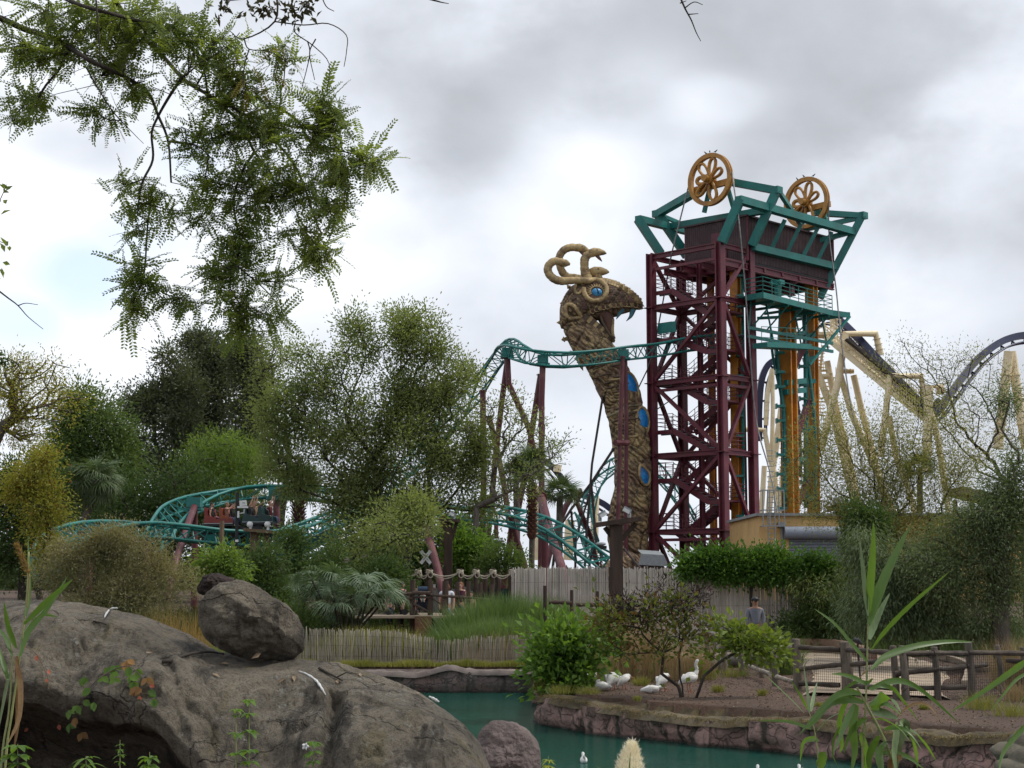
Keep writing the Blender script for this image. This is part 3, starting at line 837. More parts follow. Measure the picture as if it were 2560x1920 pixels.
for lab, pl_, r_ in zip(tlab, twl, (.013, .009, .006)):
 mb = MB(); cc = catmull([on_rock(x_, y_, 0.012)[0] for x_, y_ in pl_], 5)
 mb.tube(cc, np.linspace(r_, r_ * .4, len(cc)), 6)
 if r_ == .009:
  k = len(cc) // 2
  mb.tube([cc[k], cc[k] + Vector((.06, 0, .03)), cc[k] + Vector((.11, -.02, .02))], [.005, .004, .002], 5)
 mb.build('fallen_twig', bark, smooth=True, label=lab, cat='twig')
rng = np.random.default_rng(4)
dead = M('dead_leaf', (0.30, 0.22, 0.14), (0.18, 0.12, 0.07), 9, 0.8, 0.1)
leaf_me = None
LEAF_AT = ['right of the forked twig', 'beside the curved dark stick', 'on the bare slope left of the curved stick', 'just left of the long white streak', 'right under the perched boulder', 'below the right foot of the perched boulder', 'touching the long white streak', 'beyond the forked twig near the pond side', 'above the trailing creeper', 'near the small white streak at the right slope']
for k, (x_, y_) in enumerate([(846, 1707), (560, 1662), (372, 1636), (706, 1703), (640, 1640), (690, 1657), (735, 1700), (900, 1690), (540, 1692), (1044, 1737)]):
 p_, nr_ = on_rock(x_, y_, 0.008)
 if leaf_me is None:
  mb = MB(); mb.add([(-.03, 0, 0), (-.01, -.013, .006), (.03, 0, .004), (-.01, .013, .006)], [(0, 1, 2, 3)]); leaf_me = mb.mesh('dead_leaf', (0, 0, 0), dead)
 o = link_mesh('fallen_leaf', leaf_me, base=p_, label='small pale fallen leaf ' + LEAF_AT[k], cat='leaf', group='fallen leaves on the rock outcrop')
 o.rotation_euler = nr_.to_track_quat('Z', 'Y').to_euler()
 o.rotation_euler.rotate_axis('Z', rng.uniform(0, 6))
rng = np.random.default_rng(6)
ch = MB(); n = 22000
ex = rng.uniform(.8, 17, n); ey = rng.uniform(19, 46, n)
ok = np.array([not pond_inside(x - .3, y) and not (y < 24 and x < 9) for x, y in zip(ex, ey)])
ex, ey = ex[ok], ey[ok]; n = len(ex)
pos = np.stack([ex, ey, np.full(n, GZ + .012) + rng.uniform(0, .03, n)], 1)
dd = rng.normal(size=(n, 3)); dd[:, 2] *= .25
leaves(ch, pos, dd, .045, .018, rng)
ch.build('mulch', LM('mulch_chips', (0.035, 0.020, 0.013), (0.115, 0.070, 0.043), 0, rough=.9, scale=.5, third=((0.30, 0.22, 0.14), .12)), base=(8, 32, GZ), label='reddish brown bark mulch and leaf litter scattered over the island', kind='stuff')
# ================================================================ THE LIFT TOWER
TB = Vector((P(1813, 1440, 105.0).x, 105.0, 0))
TL = Vector((-0.7123, 0.7018, 0)); TR = Vector((0.7018, 0.7123, 0))
AU, CV = 6.03, 3.36
def T(u, v, z):
 return TB + TL * u + TR * v + Vector((0, 0, z))
def zof(py, d):
 return P(1280, py, d).z
Z0 = GZ + 0.3
LEV = [zof(p, 105.0) for p in (612, 744, 940, 1129, 1326)]      # beam levels read on the near column
LEV.append(Z0 + 0.3)
tower = thing('lift_tower', 'tall open maroon steel lift tower with zigzag stairs inside', 'tower', T(3, 1.7, Z0))
def beam(name, a, c, w, h, mat_, par, up=(0, 0, 1), H=False):
 mb = MB()
 (mb.hbeam if H else mb.beam)(a, c, w, h, up)
 return mb.build(name, mat_, par)
def pipe(name, pts, r, mat_, par, n=10):
 return MB().tube(pts, r, n).build(name, mat_, par, smooth=True)
def rail_run(pts, h=1.05, step=1.3, r=0.028, mids=2):
 """handrail along the top edge pts"""
 mb = MB()
 for k in range(mids + 1):
  zz = h * (k + 1) / (mids + 1)
  mb.tube([Vector(p) + Vector((0, 0, zz)) for p in pts], r, 5)
 for a, c in zip(pts, pts[1:]):
  a, c = Vector(a), Vector(c)
  n = max(1, int(round((c - a).length / step)))
  for k in range(n + 1):
   p = a.lerp(c, k / n)
   mb.tube([p, p + Vector((0, 0, h))], r, 5)
 return mb
zt = LEV[0]
for (u, v) in ((0, 0), (AU, 0), (0, CV), (AU, CV)):
 beam('column', T(u, v, Z0 - 0.6), T(u, v, zt + 0.25), 0.52, 0.52, maroon, tower, TL, True)
corners = [(0, 0), (AU, 0), (AU, CV), (0, CV)]
for li, z in enumerate(LEV):
 for k in range(4):
  a, c = corners[k], corners[(k + 1) % 4]
  A_, C_ = T(*a, z), T(*c, z); dv = (C_ - A_).normalized() * 0.27
  beam('floor_beam', A_ + dv, C_ - dv, 0.24, 0.36, maroon, tower, H=True)
for z in (LEV[0] - 0.9, LEV[2] - .55, LEV[4] - .55):
 beam('floor_beam', T(0.27, 0.02, z), T(AU - .27, 0.02, z), 0.16, 0.20, maroon, tower)
 beam('floor_beam', T(0.02, .27, z), T(0.02, CV - .27, z), 0.16, 0.20, maroon, tower)
for li in range(5):
 zt_, zb_ = LEV[li] - .25, LEV[li + 1] + .25
 up_right = (li % 2 == 1)
 for v_, inv in ((0, False), (CV, True)):
  ur = up_right != inv
  if li == 0 and v_ == 0: continue
  a = T(AU - .3, v_, zb_ if ur else zt_); c = T(.3, v_, zt_ if ur else zb_)
  beam('brace', a, c, 0.22, 0.26, maroon, tower, TR)
 for u_, inv in ((0, False), (AU, True)):
  dr = up_right != inv
  a = T(u_, .3, zt_ if dr else zb_); c = T(u_, CV - .3, zb_ if dr else zt_)
  beam('brace', a, c, 0.22, 0.26, maroon, tower, TL)
for z in LEV[1:5]:
 for (u, v) in corners:
  mb = MB(); mb.box(T(u, v, z), (0.78, 0.78, 0.06), Matrix.Rotation(math.atan2(TL.y, TL.x), 3, 'Z'))
  mb.build('gusset_plate', maroon, tower)
for u in (3.1,):
 beam('inner_column', T(u, CV * .5, Z0), T(u, CV * .5, zt - .5), 0.3, 0.3, maroon, tower, TL, True)
tread_me = MB().box((0, 0, 0), (0.24, 0.92, 0.04)).mesh('tread', (0, 0, 0), steel)
rotTL = math.atan2(TL.y, TL.x)
left_y = [716, 838, 947, 1070, 1193, 1322]
right_y = [775, 873, 1000, 1120, 1250, 1390]
vf, vb = 0.85, 2.35
UL, UR = 4.55, 1.55
def landing(u0, u1, z, label=None):
 o = MB()
 o.box(T((u0 + u1) / 2, (vf + vb) / 2, z - 0.06), (abs(u1 - u0), vb - vf + .95, .12), rotTL)
 o.box(T((u0 + u1) / 2, vf - .5, z - 0.16), (abs(u1 - u0), .07, .28), rotTL)
 lo = o.build('landing', maroon, tower)
 ue = u1
 pts = [T(u0, vf - .45, z), T(ue, vf - .45, z), T(ue, vb + .45, z), T(u0, vb + .45, z)]
 rail_run(pts, 1.1, .75, .024, 3).build('handrail', maroon, lo)
 s_ = MB().box(T((u0 + u1) / 2, vf - .3, z - .32), (0.9, .16, .08), rotTL)
 s_.build('strip_lamp', steel, lo)
def flight(ua, za, ub, zb_, v):
 st = MB()
 for dv in (-.47, .47):
  st.beam(T(ua, v + dv, za - .10), T(ub, v + dv, zb_ - .10), .06, .42)
 f_ = st.build('stair_flight', maroon, tower)
 n = max(6, int(abs(za - zb_) / 0.21))
 for k in range(n):
  t = (k + .5) / n
  o = link_mesh('tread', tread_me, f_, base=T(ua + (ub - ua) * t, v, za + (zb_ - za) * t))
  o.rotation_euler = (0, 0, rotTL)
 hr = MB()
 for dv in (-.47, .47):
  for hh in (.35, .7, 1.05):
   hr.tube([T(ua, v + dv, za + hh), T(ub, v + dv, zb_ + hh)], .022, 5)
  for k in range(5):
   t = k / 4
   p = T(ua + (ub - ua) * t, v + dv, za + (zb_ - za) * t)
   hr.tube([p, p + Vector((0, 0, 1.05))], .022, 5)
 hr.build('handrail', maroon, f_)
zl = [zof(y, 107.5) for y in left_y]; zr = [zof(y, 106) for y in right_y]
for i_, z in enumerate(zl):
 landing(UL, AU - .1, z)
for i_, z in enumerate(zr):
 landing(UR, .25, z)
for i_ in range(6):
 flight(UL, zl[i_], UR, zr[i_], vf)
 if i_ < 5: flight(UR, zr[i_], UL, zl[i_ + 1], vb)
lp = MB(); zz = zof(835, 107.5)
lp.box(T(AU + .35, 1.6, zz), (1.0, 2.2, .1), rotTL); lp = lp.build('side_platform', teal, tower)
rail_run([T(AU + .1, .6, zz), T(AU + .85, .6, zz), T(AU + .85, 2.6, zz)], 1.1, .5, .025, 3).build('handrail', teal, lp)
p_ = MB(); p_.box(T(4.9, .3, zz + .62), (1.6, .05, .75), rotTL); p_.build('sign_panel', teal, tower)
# ---------------- corrugated machine house beyond the stair tower
V0, V1, U0, U1 = 2.9, 13.6, -0.1, 5.2
hz0 = zof(655, 107.0) + .1; hz1 = zof(541, 107.0)
house = thing('machine_house', 'maroon corrugated winch house cantilevered behind the top of the stair tower', 'machine house', T(2.5, 8, hz0))
mb = MB()
def corr(a, c, z0, z1, pitch=.18, amp=.035):
 L = (c - a).length; n = int(L / pitch); t = (c - a) / n; nrm = Vector((t.y, -t.x, 0)).normalized() * amp
 vs = []
 for k in range(n):
  p = a + t * k
  for f_, o_ in ((0, 0), (.3, 0), (.5, 1), (.8, 1)):
   q_ = p + t * f_ + nrm * o_
   vs += [(q_.x, q_.y, z0), (q_.x, q_.y, z1)]
 vs += [(c.x, c.y, z0), (c.x, c.y, z1)]
 m_ = len(vs) // 2
 return vs, [(2 * i, 2 * i + 2, 2 * i + 3, 2 * i + 1) for i in range(m_ - 1)]
for (a, c, nm) in ((T(U1, V0, 0), T(U0, V0, 0), 'end_cladding'), (T(U0, V0, 0), T(U0, V1, 0), 'side_cladding'), (T(U0, V1, 0), T(U1, V1, 0), 'end_cladding'), (T(U1, V1, 0), T(U1, V0, 0), 'side_cladding')):
 vs, qs = corr(a, c, hz0, hz1)
 MB().add(vs, qs).build(nm, M('maroon_cladding', (0.065, 0.030, 0.034), (0.045, 0.022, 0.026), .5, .55, .1, dirt=((.09, .06, .055), .5, .8)) if 'maroon_cladding' not in MATS else MATS['maroon_cladding'], house)
clad = MATS['maroon_cladding']
R_TL = Matrix.Rotation(rotTL, 3, 'Z')
mb = MB(); mb.box(T((U0 + U1) / 2, (V0 + V1) / 2, hz1 + .06), (U1 - U0 + .3, V1 - V0 + .3, .12), R_TL); mb.build('roof', clad, house)
mb = MB(); mb.box(T((U0 + U1) / 2, (V0 + V1) / 2, hz0 - .08), (U1 - U0, V1 - V0, .12), R_TL); mb.build('floor_plate', dark_metal, house)
for u in (U0 + .1, 1.7, 3.4, U1 - .1):
 beam('floor_joist', T(u, V0 - 2.6, hz0 - .42), T(u, V1 + .1, hz0 - .42), .22, .5, maroon, house, H=True)
for v in np.linspace(V0, V1, 6):
 beam('floor_joist', T(U0, v, hz0 - .35), T(U1, v, hz0 - .35), .18, .34, maroon, house)
for v in (V0 + .05, V1 - .05):
 for u in (U0 - .05, U1 + .05):
  beam('corner_trim', T(u, v, hz0), T(u, v, hz1), .14, .14, maroon, house)
mb = MB(); mb.box(T(2.2, V0 - .05, hz0 + 1.2), (1.3, .08, 2.2), rotTL); mb.build('door', maroon, house)
hb = MB(); c_ = T(.6, 9.0, hz0 - 1.2); hb.box(c_, (.55, .4, .45), rotTL); hb.tube([c_ + Vector((0, 0, .2)), c_ + Vector((0, 0, .9))], .05, 6)
hb.ball(c_ + Vector((0, 0, -.3)), .22); hb.build('hoist', maroon, house)
for a, c in (((0, 3.2), (5, 9)), ((5, 3.2), (0, 9)), ((0, 9), (5, 13.4))):
 beam('cross_tie', T(*a, hz0 - .75), T(*c, hz0 - .75), .09, .09, maroon, house)
# ---------------- teal outrigger frame, leaning outwards on both sides
frame = thing('crown_frame', 'teal steel outrigger frame crowning the lift tower around the machine house', 'steel frame', T(3, 6, zt))
LEAN = 0.42
def FN(v, h, side=0, extra=0.0):
 """point of the leaning frame plane: h metres above the tower top; side 0 near, 1 far"""
 s_ = LEAN * max(-9, h) + .25 + extra
 u = -s_ if side == 0 else AU + s_
 return T(u, v, zt + h)
WB = .42
def fb(a, c, w=WB, h=WB, name='frame_beam', up=None):
 w *= 1.22; h *= 1.22
 beam(name, a, c, w, h, teal, frame, up or (0, 0, 1))
def q_at(px, py, side_u):
 """intersection of a photo ray with the leaning plane of the near/far frame, so the frame really lies in it"""
 o = Vector((0, 0, CAM_Z)); d = (P(px, py, 100) - o)
 a, b1, c1 = FN(0, 0, side_u), FN(5, 0, side_u), FN(0, 5, side_u)
 n = (b1 - a).cross(c1 - a)
 t = (a - o).dot(n) / d.dot(n)
 return o + d * t
def c1px(x, y):
 return (1560 + x / 3.456, 350 + y / 3.456)
k = lambda x, y, s_=0: q_at(*c1px(x, y), s_)
upR = TR
fb(k(845, 885), k(1005, 512), .5, .45)                     # left leg of the near frame
fb(k(985, 515), k(1975, 795), .45, .42)                    # long upper beam
fb(k(1105, 915), k(1318, 440), .5, .45)                    # main leg to the ridge
fb(k(1110, 925), k(1830, 1098), .42, .40)                  # lower beam
fb(k(1690, 1365), k(2058, 655), .5, .45)                   # right leg
for (x0, y0, x1, y1) in ((1390, 690, 1280, 930), (1530, 725, 1415, 965), (1675, 760, 1550, 1000), (1795, 795, 1675, 1035)):
 fb(k(x0, y0), k(x1, y1), .16, .22, 'strut')
for x0, y0 in ((1150, 945), (1330, 985), (1485, 1020), (1630, 1060), (1790, 1100)):
 p_ = k(x0, y0); mb = MB(); mb.box(p_, (.22, .5, .26), rotTL); mb.build('bracket', teal, frame)
apex_n = k(1318, 437); topR = k(2058, 655)
apex_f = q_at(*c1px(292, 640), 1)
fl = q_at(*c1px(118, 682), 1); fl0 = q_at(*c1px(318, 985), 1)
ff0 = q_at(*c1px(545, 1005), 1); fx = q_at(*c1px(590, 800), 1)
fb(fl0, fl, .5, .45); fb(fl, fx, .42, .40); fb(apex_f, ff0, .5, .45)
fb(ff0, q_at(*c1px(700, 1020), 1), .42, .4)
far_end = q_at(*c1px(1500, 850), 1)
fb(fx, far_end, .42, .4)
w1c = P(1775.5, 449, 107.3); w2c = P(2016.5, 507, 113.5)
wr = 1.86
fb(apex_n, w1c + Vector((0.9, -0.3, -.1)) + TR * .9, .42, .40)
fb(w1c + TR * .9 + Vector((-1.2, .9, -.35)), apex_f, .42, .40)
fb(apex_f, q_at(*c1px(470, 715), 1), .22, .22)
fb(k(1345, 455), w2c + Vector((-.6, -.6, -1.7)), .22, .25)                     # diagonal toward the second wheel
fb(w2c + Vector((.6, .2, -.7)), topR, .36, .34)
fb(w2c + Vector((-.6, .2, -1.9)) + TR * .5, topR + Vector((-.2, 0, -.15)), .30, .28)
fb(k(1945, 800), q_at(*c1px(1800, 850), 0) + TL * 1.2, .34, .3)
cr0 = q_at(*c1px(385, 752), 1); cr1 = k(1200, 612)
fb(cr0, cr1, .40, .36)                                                          # cross beam in front of the house
for p_ in (apex_n, apex_f, topR, k(1250, 590)):
 mb = MB(); mb.box(p_, (.62, .62, .5), rotTL); mb.build('joint_plate', teal, frame)
for w in (w1c, w2c):
 for du in (-.7, .7):
  fb(w + TR * .9 + TL * du + Vector((0, 0, -.2)), w + TR * .9 + TL * du * 1.8 + Vector((0, 0, -2.0)), .2, .2, 'axle_post')
# ---------------- ochre sheave wheels, petals of loops inside the rim
def wheel(c, R, label, beamc):
 o = thing('sheave_wheel', label, 'wheel', c, 'ochre wheels on top of the lift tower')
 X, Z, Y = TL * -1, Vector((0, 0, 1)), TR * -1
 def W(a, r, y=0.0):
  return c + X * (math.cos(a) * r) + Z * (math.sin(a) * r) + Y * y
 n = 56
 mb = MB()
 prof = [(R, -.16), (R, -.06), (R - .05, -.05), (R - .05, .05), (R, .06), (R, .16), (R - .30, .16), (R - .30, -.16)]
 vs = [W(2 * math.pi * i / n, r_, y_) for i in range(n) for r_, y_ in prof]
 m_ = len(prof)
 mb.add(vs, [(i * m_ + j, i * m_ + (j + 1) % m_, ((i + 1) % n) * m_ + (j + 1) % m_, ((i + 1) % n) * m_ + j) for i in range(n) for j in range(m_)])
 mb.build('rim', gold, o)
 h = MB(); h.tube([c + Y * .75, c + Y * .3, c + Y * -.35], [.24, .26, .30], 14); h.tube([c + Y * .35, c + Y * .2], .36, 14)
 h.build('hub', gold, o, smooth=False)
 for a0, ln, wd in ((78, 1.50, .30), (126, 1.50, .32), (30, 1.15, .26), (176, 1.15, .26), (220, 1.5, .26), (282, 1.52, .34)):
  a = math.radians(a0); pts = []
  ax = X * math.cos(a) + Z * math.sin(a); sx = X * -math.sin(a) + Z * math.cos(a)
  for i in range(22):
   t = 2 * math.pi * i / 22
   rr = .18 + (ln - .18) * (0.5 - 0.5 * math.cos(t))
   pts.append(c + ax * rr + sx * (wd * math.sin(t) * (0.55 + .6 * (0.5 - 0.5 * math.cos(t)))))
  m2 = MB(); m2.tube(pts, .105, 6, closed=True, squash=1.5); m2.build('petal', gold, o, smooth=True)
 a = W(math.radians(195), R * .95, -.3); b2 = W(math.radians(-10), R * .95, -.3)
 m2 = MB(); m2.beam(a, b2, .3, .42); m2.build('axle_beam', gold if beamc else teal, o)
 return o
wheel(w1c, 1.86, 'nearer ochre spoked sheave wheel with petal shaped loops, left one on the lift tower', True)
wheel(w2c, 1.86 * 1.03, 'farther ochre spoked sheave wheel with petal shaped loops, right one behind the machine house', True)
CAB = [('grey steel cable falling from the right side of the nearer ochre wheel', [w1c + TL * -1.86 + Vector((0, 0, .2)), P(1848, 560, 104.0), P(1861, 700, 104.0), P(1873, 850, 104), P(1890, 1050, 104), P(1925, 1180, 102), P(1945, 1290, 98)]),
  ('grey steel cable falling from the left side of the nearer ochre wheel', [w1c + TL * 1.86, P(1690, 590, 108), P(1676, 650, 108), P(1660, 740, 110), P(1630, 900, 111), P(1620, 960, 111)]),
  ('grey steel cable falling to the right of the farther ochre wheel', [w2c + TL * -1.9, P(2073, 590, 112), P(2090, 720, 110), P(2100, 820, 108), P(2120, 970, 105), P(2160, 1180, 100)]),
  ('thin guy wire between the snake and the lift tower', [P(1656, 892, 109), P(1640, 1000, 110), P(1622, 1036, 111)])]
for lab, pts in CAB[:3]:
 MB().tube(catmull(pts, 4), .05, 6).build('cable', cable_m, label=lab, cat='cable')
MB().tube([P(1622, 1034, 110.3), P(1640, 1025, 109), P(1700, 985, 107.5)], .045, 6).build('cable', cable_m, label='thin guy wire running from the snake neck up to the lift tower', cat='cable')
MB().tube([P(1641, 860, 107), P(1618, 925, 109), P(1591, 980, 110.3)], .045, 6).build('cable', cable_m, label='slanting wire between the high teal track and the blue gem of the snake', cat='cable')
# ---------------- teal service platform right of the tower
plat = thing('service_platform', 'teal service gallery with railings on the right side of the lift tower', 'platform', T(-1, 6, zof(740, 108)))
pz = zof(740, 106) - .05
def ray_z(px, py, z):
 o = Vector((0, 0, CAM_Z)); d = P(px, py, 100) - o
 return o + d * ((z - CAM_Z) / d.z)
pa = ray_z(*c1px(1050, 1350), pz); pb = ray_z(*c1px(1200, 1325), pz); pc = ray_z(*c1px(1800, 1480), pz); pd = ray_z(*c1px(1950, 1500), pz)
e = TL * 2.4
mb = MB(); mb.plate([pa, pb, pc, pc + e, pb + e, pa + e * .6], (0, 0, 1), .08); mb.build('deck', teal, plat)
mb = MB()
for a, c in ((pa, pb), (pb, pc), (pc, pd)):
 mb.beam(a + Vector((0, 0, -.12)), c + Vector((0, 0, -.12)), .10, .40)
mb.build('edge_beam', teal, plat)
rail_run([pa, pb, pc, pc + e * .5], 1.15, 1.15, .030, 3).build('handrail', teal, plat)
mb = MB(); mb.beam(pd, pd + TL * 6 - TR * 3, .2, .2); mb.beam(pd + Vector((0, 0, -.1)), ray_z(*c1px(1560, 1560), pz - .3), .2, .25); mb.build('outrigger', teal, plat)
mb = MB(); cp = pb.lerp(pc, .27) + TL * .4
mb.box(cp + Vector((0, 0, .5)), (.3, .3, 1.0), rotTL); mb.box(cp + Vector((0, 0, 1.15)), (.8, .6, .3), rotTL); mb.build('control_console', teal, plat)
beam('stay', pd + Vector((0, 0, -.2)), P(2024, 912, 110), .16, .16, teal, plat)
mb = MB()
for t in (.15, .35, .55, .75, .95):
 a = pb.lerp(pc, t) + Vector((0, 0, -.35))
 mb.beam(a, a + TL * 3.2, .12, .18)
 mb.beam(a, a + TL * 1.9 + Vector((0, 0, -1.6)), .08, .08)
mb.build('support_bracket', teal, plat)
for z_, y_ in ((-1.9, 0), (-2.5, 1)):
 beam('lower_gantry', T(-.6, 2.2, pz + z_ - .2), T(-.6, 12.5, pz + z_ - .2), .14, .22, teal, plat)
for k_ in range(6):
 v_ = 2.6 + k_ * 1.7
 beam('gantry_post', T(-.6, v_, pz - .1), T(-.6, v_ + (.8 if k_ % 2 else -.3), pz - 2.6), .09, .09, teal, plat)
beam('lower_deck', T(-1.5, 2.3, pz - 3.4), T(-1.5, 7.6, pz - 3.0), 1.2, .35, teal, plat)
rail_run([T(-1.5, 2.5, pz - 3.2), T(-1.5, 7.4, pz - 2.8)], 1.1, 1.0, .025, 2).build('handrail', teal, plat)
# ---------------- the four yellow lift columns with teal guide brackets
lift = thing('lift_columns', 'four tall orange yellow lift columns with teal guide rails beside the maroon tower', 'lift frame', T(3, 8, Z0))
def col_at(px_top, px_bot, d, y0, y1, w):
 a = P(px_top, y0, d); c = P(px_bot, y1, d)
 c = Vector((c.x, d, max(Z0 - .3, c.z)))
 return a, c
for (pt, pb_, d, y0, y1, w) in ((1838, 1843, 108.3, 640, 1372, .62), (1776, 1785, 111.5, 680, 1372, .42), (1968, 1976, 110.5, 770, 1285, .98), (2028, 2032, 113.5, 690, 1285, .74)):
 a, c = col_at(pt, pb_, d, y0, y1, w)
 if d > 110.4 and pt > 1900: c.z = Z0
 beam('lift_column', a, c, w, w * .8, orange, lift, TR, True)
for (px0, px1, ya, n, st_, dd) in ((1955, 1961, 882, 10, 42.5, 110.0), (2012, 2018, 835, 11, 40.5, 112.9)):
 for k_ in range(n):
  y_ = ya + k_ * st_ + (6 if k_ % 2 else 0)
  mb = MB(); p_ = P(px0 + (px1 - px0) * k_ / n, y_, dd - .5)
  mb.box(p_ + Vector((-.1, 0, 0)), (.55, .5, .18), .0); mb.box(p_ + Vector((-.45, 0, 0)), (.12, .5, .34)); mb.build('guide_bracket', teal, lift)
for k_ in range(8):
 y_ = 838 + k_ * 58
 beam('cross_beam', P(2008, y_ + 4, 112.6), P(2038, y_ - 2, 113.0), .2, .3, teal, lift)
for y_, t_ in ((835, .3), (955, .38), (978, .38), (1150, .3)):
 beam('cross_beam', P(1964, y_ + 2, 109.9), P(2012, y_ - 3, 111.8), .3, t_, teal, lift)
for ptl, r_ in (([(1940, 870), (1950, 960), (1960, 1050), (1962, 1270)], .16), ([(2009, 770), (2014, 900), (2015, 1270)], .17), ([(1929, 830), (1932, 890), (1952, 985)], .10), ([(2038, 1270), (2038, 1090), (2028, 970), (2010, 830)], .12)):
 pipe('guide_rail', catmull([P(x_, y_, 110.2 if x_ < 2000 else 112.4) for x_, y_ in ptl], 5), r_, teal, lift, 8)
for (x0, y0, x1, y1) in ((1970, 950, 2020, 845), (1975, 1140, 2022, 1000), (1985, 1280, 2025, 1190)):
 beam('brace', P(x0, y0, 111.5), P(x1, y1, 112.5), .34, .34, maroon, lift)
for k_ in range(14):
 y_ = 690 + k_ * 50
 mb = MB(); mb.box(P(1850, y_, 107.8), (.5, .5, .15)); mb.build('guide_bracket', teal, lift)
pipe('guide_rail', [P(1856, 680, 107.9), P(1858, 1380, 107.9)], .10, teal, lift, 8)
mb = MB()
for dx in (0, 1.0):
 mb.beam(T(2.6 - dx, CV + 1.3, Z0), T(2.6 - dx, CV + 1.3, zt - 2), .16, .16)
for k_ in range(22):
 z = Z0 + k_ * 1.0
 mb.beam(T(2.6, CV + 1.3, z), T(1.6, CV + 1.3, z), .1, .12)
mb.build('counterweight_guide', dark_metal, lift)
bird_m = M('dark_feathers', (0.05, 0.05, 0.055), (0.03, 0.03, 0.035), 9, .8, 0)
def perch_bird(loc, rz, lab):
 mb = MB(); R3 = Matrix.Rotation(rz, 3, 'Z')
 q_ = lambda x, y, z: Vector(loc) + R3 @ Vector((x, y, z)) * .68
 mb.tube([q_(-.22, 0, .10), q_(-.12, 0, .14), q_(0, 0, .19), q_(.08, 0, .26), q_(.12, 0, .33), q_(.17, 0, .345), q_(.23, 0, .335)], [.008, .034, .05, .04, .03, .025, .003], 7)
 for s_ in (-1, 1): mb.tube([q_(0, s_ * .03, .14), q_(.01, s_ * .03, 0)], .008, 4)
 return mb.build('bird', bird_m, smooth=True, label=lab, cat='bird', group='small birds perched on the ochre wheels')
for w, angs, nm in ((w1c, (101, 90, 74), 'nearer'), (w2c, (113, 96, 70), 'farther')):
 R = 1.86 if nm == 'nearer' else 1.92
 for a, pos in zip(angs, ('leftmost', 'middle', 'rightmost')):
  a = math.radians(a)
  perch_bird(w - TL * math.cos(a) * R + Vector((0, 0, math.sin(a) * R)), a * 5, f'{pos} of the small dark birds perched on the rim of the {nm} ochre wheel')
# ================================================================ COASTER TRACKS
def track(label, pts, gauge=1.1, depth=.75, bank=0.0, step=1.15, mat_=teal, rr=.085, lr=.07, cat='roller coaster track', lower=.55, base=None, seedless=0):
 cp = resample(catmull(pts, 14), step)
 n = len(cp)
 o = thing('coaster_track', label, cat, base or cp[0])
 bk = bank if callable(bank) else (lambda t: bank)
 F = []
 for i in range(n):
  t = (cp[min(n - 1, i + 1)] - cp[max(0, i - 1)]).normalized()
  s_ = t.cross(Vector((0, 0, 1)))
  s_ = s_.normalized() if s_.length > .05 else Vector((1, 0, 0))
  up = s_.cross(t)
  b_ = math.radians(bk(i / (n - 1)))
  s2 = s_ * math.cos(b_) + up * math.sin(b_); u2 = up * math.cos(b_) - s_ * math.sin(b_)
  F.append((cp[i], s2, u2))
 L1 = [c + s * gauge / 2 for c, s, u in F]; R1 = [c - s * gauge / 2 for c, s, u in F]
 L2 = [c + s * gauge / 2 * lower - u * depth for c, s, u in F]; R2 = [c - s * gauge / 2 * lower - u * depth for c, s, u in F]
 for line in (L1, R1): MB().tube(line, rr, 8).build('rail', mat_, o, smooth=True)
 for line in (L2, R2): MB().tube(line, lr, 8).build('lower_chord', mat_, o, smooth=True)
 for i in range(n):
  mb = MB()
  mb.beam(L1[i], R1[i], .07, .09); mb.beam(L1[i], L2[i], .06, .06); mb.beam(R1[i], R2[i], .06, .06); mb.beam(L2[i], R2[i], .05, .05)
  if i < n - 1:
   for A_, B_ in ((L1, L2), (R1, R2)):
    mb.beam(A_[i], B_[i + 1], .05, .05) if i % 2 else mb.beam(B_[i], A_[i + 1], .05, .05)
   mb.beam(L2[i], R2[i + 1], .04, .04)
   mb.beam(L1[i], R1[i + 1], .04, .04)
  mb.build('truss_bay', mat_, o)
 return o, F
Q = lambda lst: [P(*p) for p in lst]
t1, F1 = track('high teal truss track from lift tower past the snake, diving behind the big tree',
    Q([(1800, 838, 109), (1720, 846, 108), (1640, 860, 107), (1560, 868, 104.5), (1480, 879, 102.5), (1400, 885, 101.5), (1330, 878, 101.5), (1290, 864, 103), (1262, 858, 106), (1240, 880, 109), (1205, 930, 111), (1160, 1005, 112), (1110, 1075, 111),
     (1050, 1140, 109), (990, 1190, 106), (940, 1230, 102), (900, 1275, 98)]),
    1.25, .85, bank=lambda t: 0 if t < .38 else 55 * min(1, (t - .38) / .12) if t < .75 else 55 * (1 - (t - .75) / .25))
t2, F2 = track('upper teal loop of low track curling round behind the spinning cars',
    Q([(395, 1345, 74), (410, 1312, 76), (440, 1275, 79), (500, 1243, 82), (580, 1223, 84), (650, 1216, 84.5), (700, 1216, 84.5), (790, 1222, 86), (900, 1238, 90), (1000, 1248, 92), (1100, 1262, 92), (1200, 1276, 90)]),
    1.2, .62, bank=lambda t: -38 * max(0, 1 - abs(t - .12) / .22))
t3, F3 = track('low teal track with pale worn rails sweeping from far left under the spinning cars',
    Q([(120, 1415, 60), (118, 1390, 62), (140, 1358, 64), (185, 1330, 66), (250, 1312, 68), (330, 1306, 70), (420, 1312, 72), (520, 1324, 74), (600, 1330, 75), (690, 1327, 76), (760, 1312, 77), (830, 1288, 79), (900, 1262, 82)]),
    1.25, .62, bank=lambda t: -48 * max(0, 1 - t / .45), mat_=teal)
t5, F5 = track('teal track rising to the right behind the shrubs in the centre left',
    Q([(655, 1410, 70), (690, 1392, 70), (740, 1368, 71), (800, 1340, 73), (870, 1312, 75), (940, 1288, 77)]), 1.9, .75, bank=-22, mat_=teal)
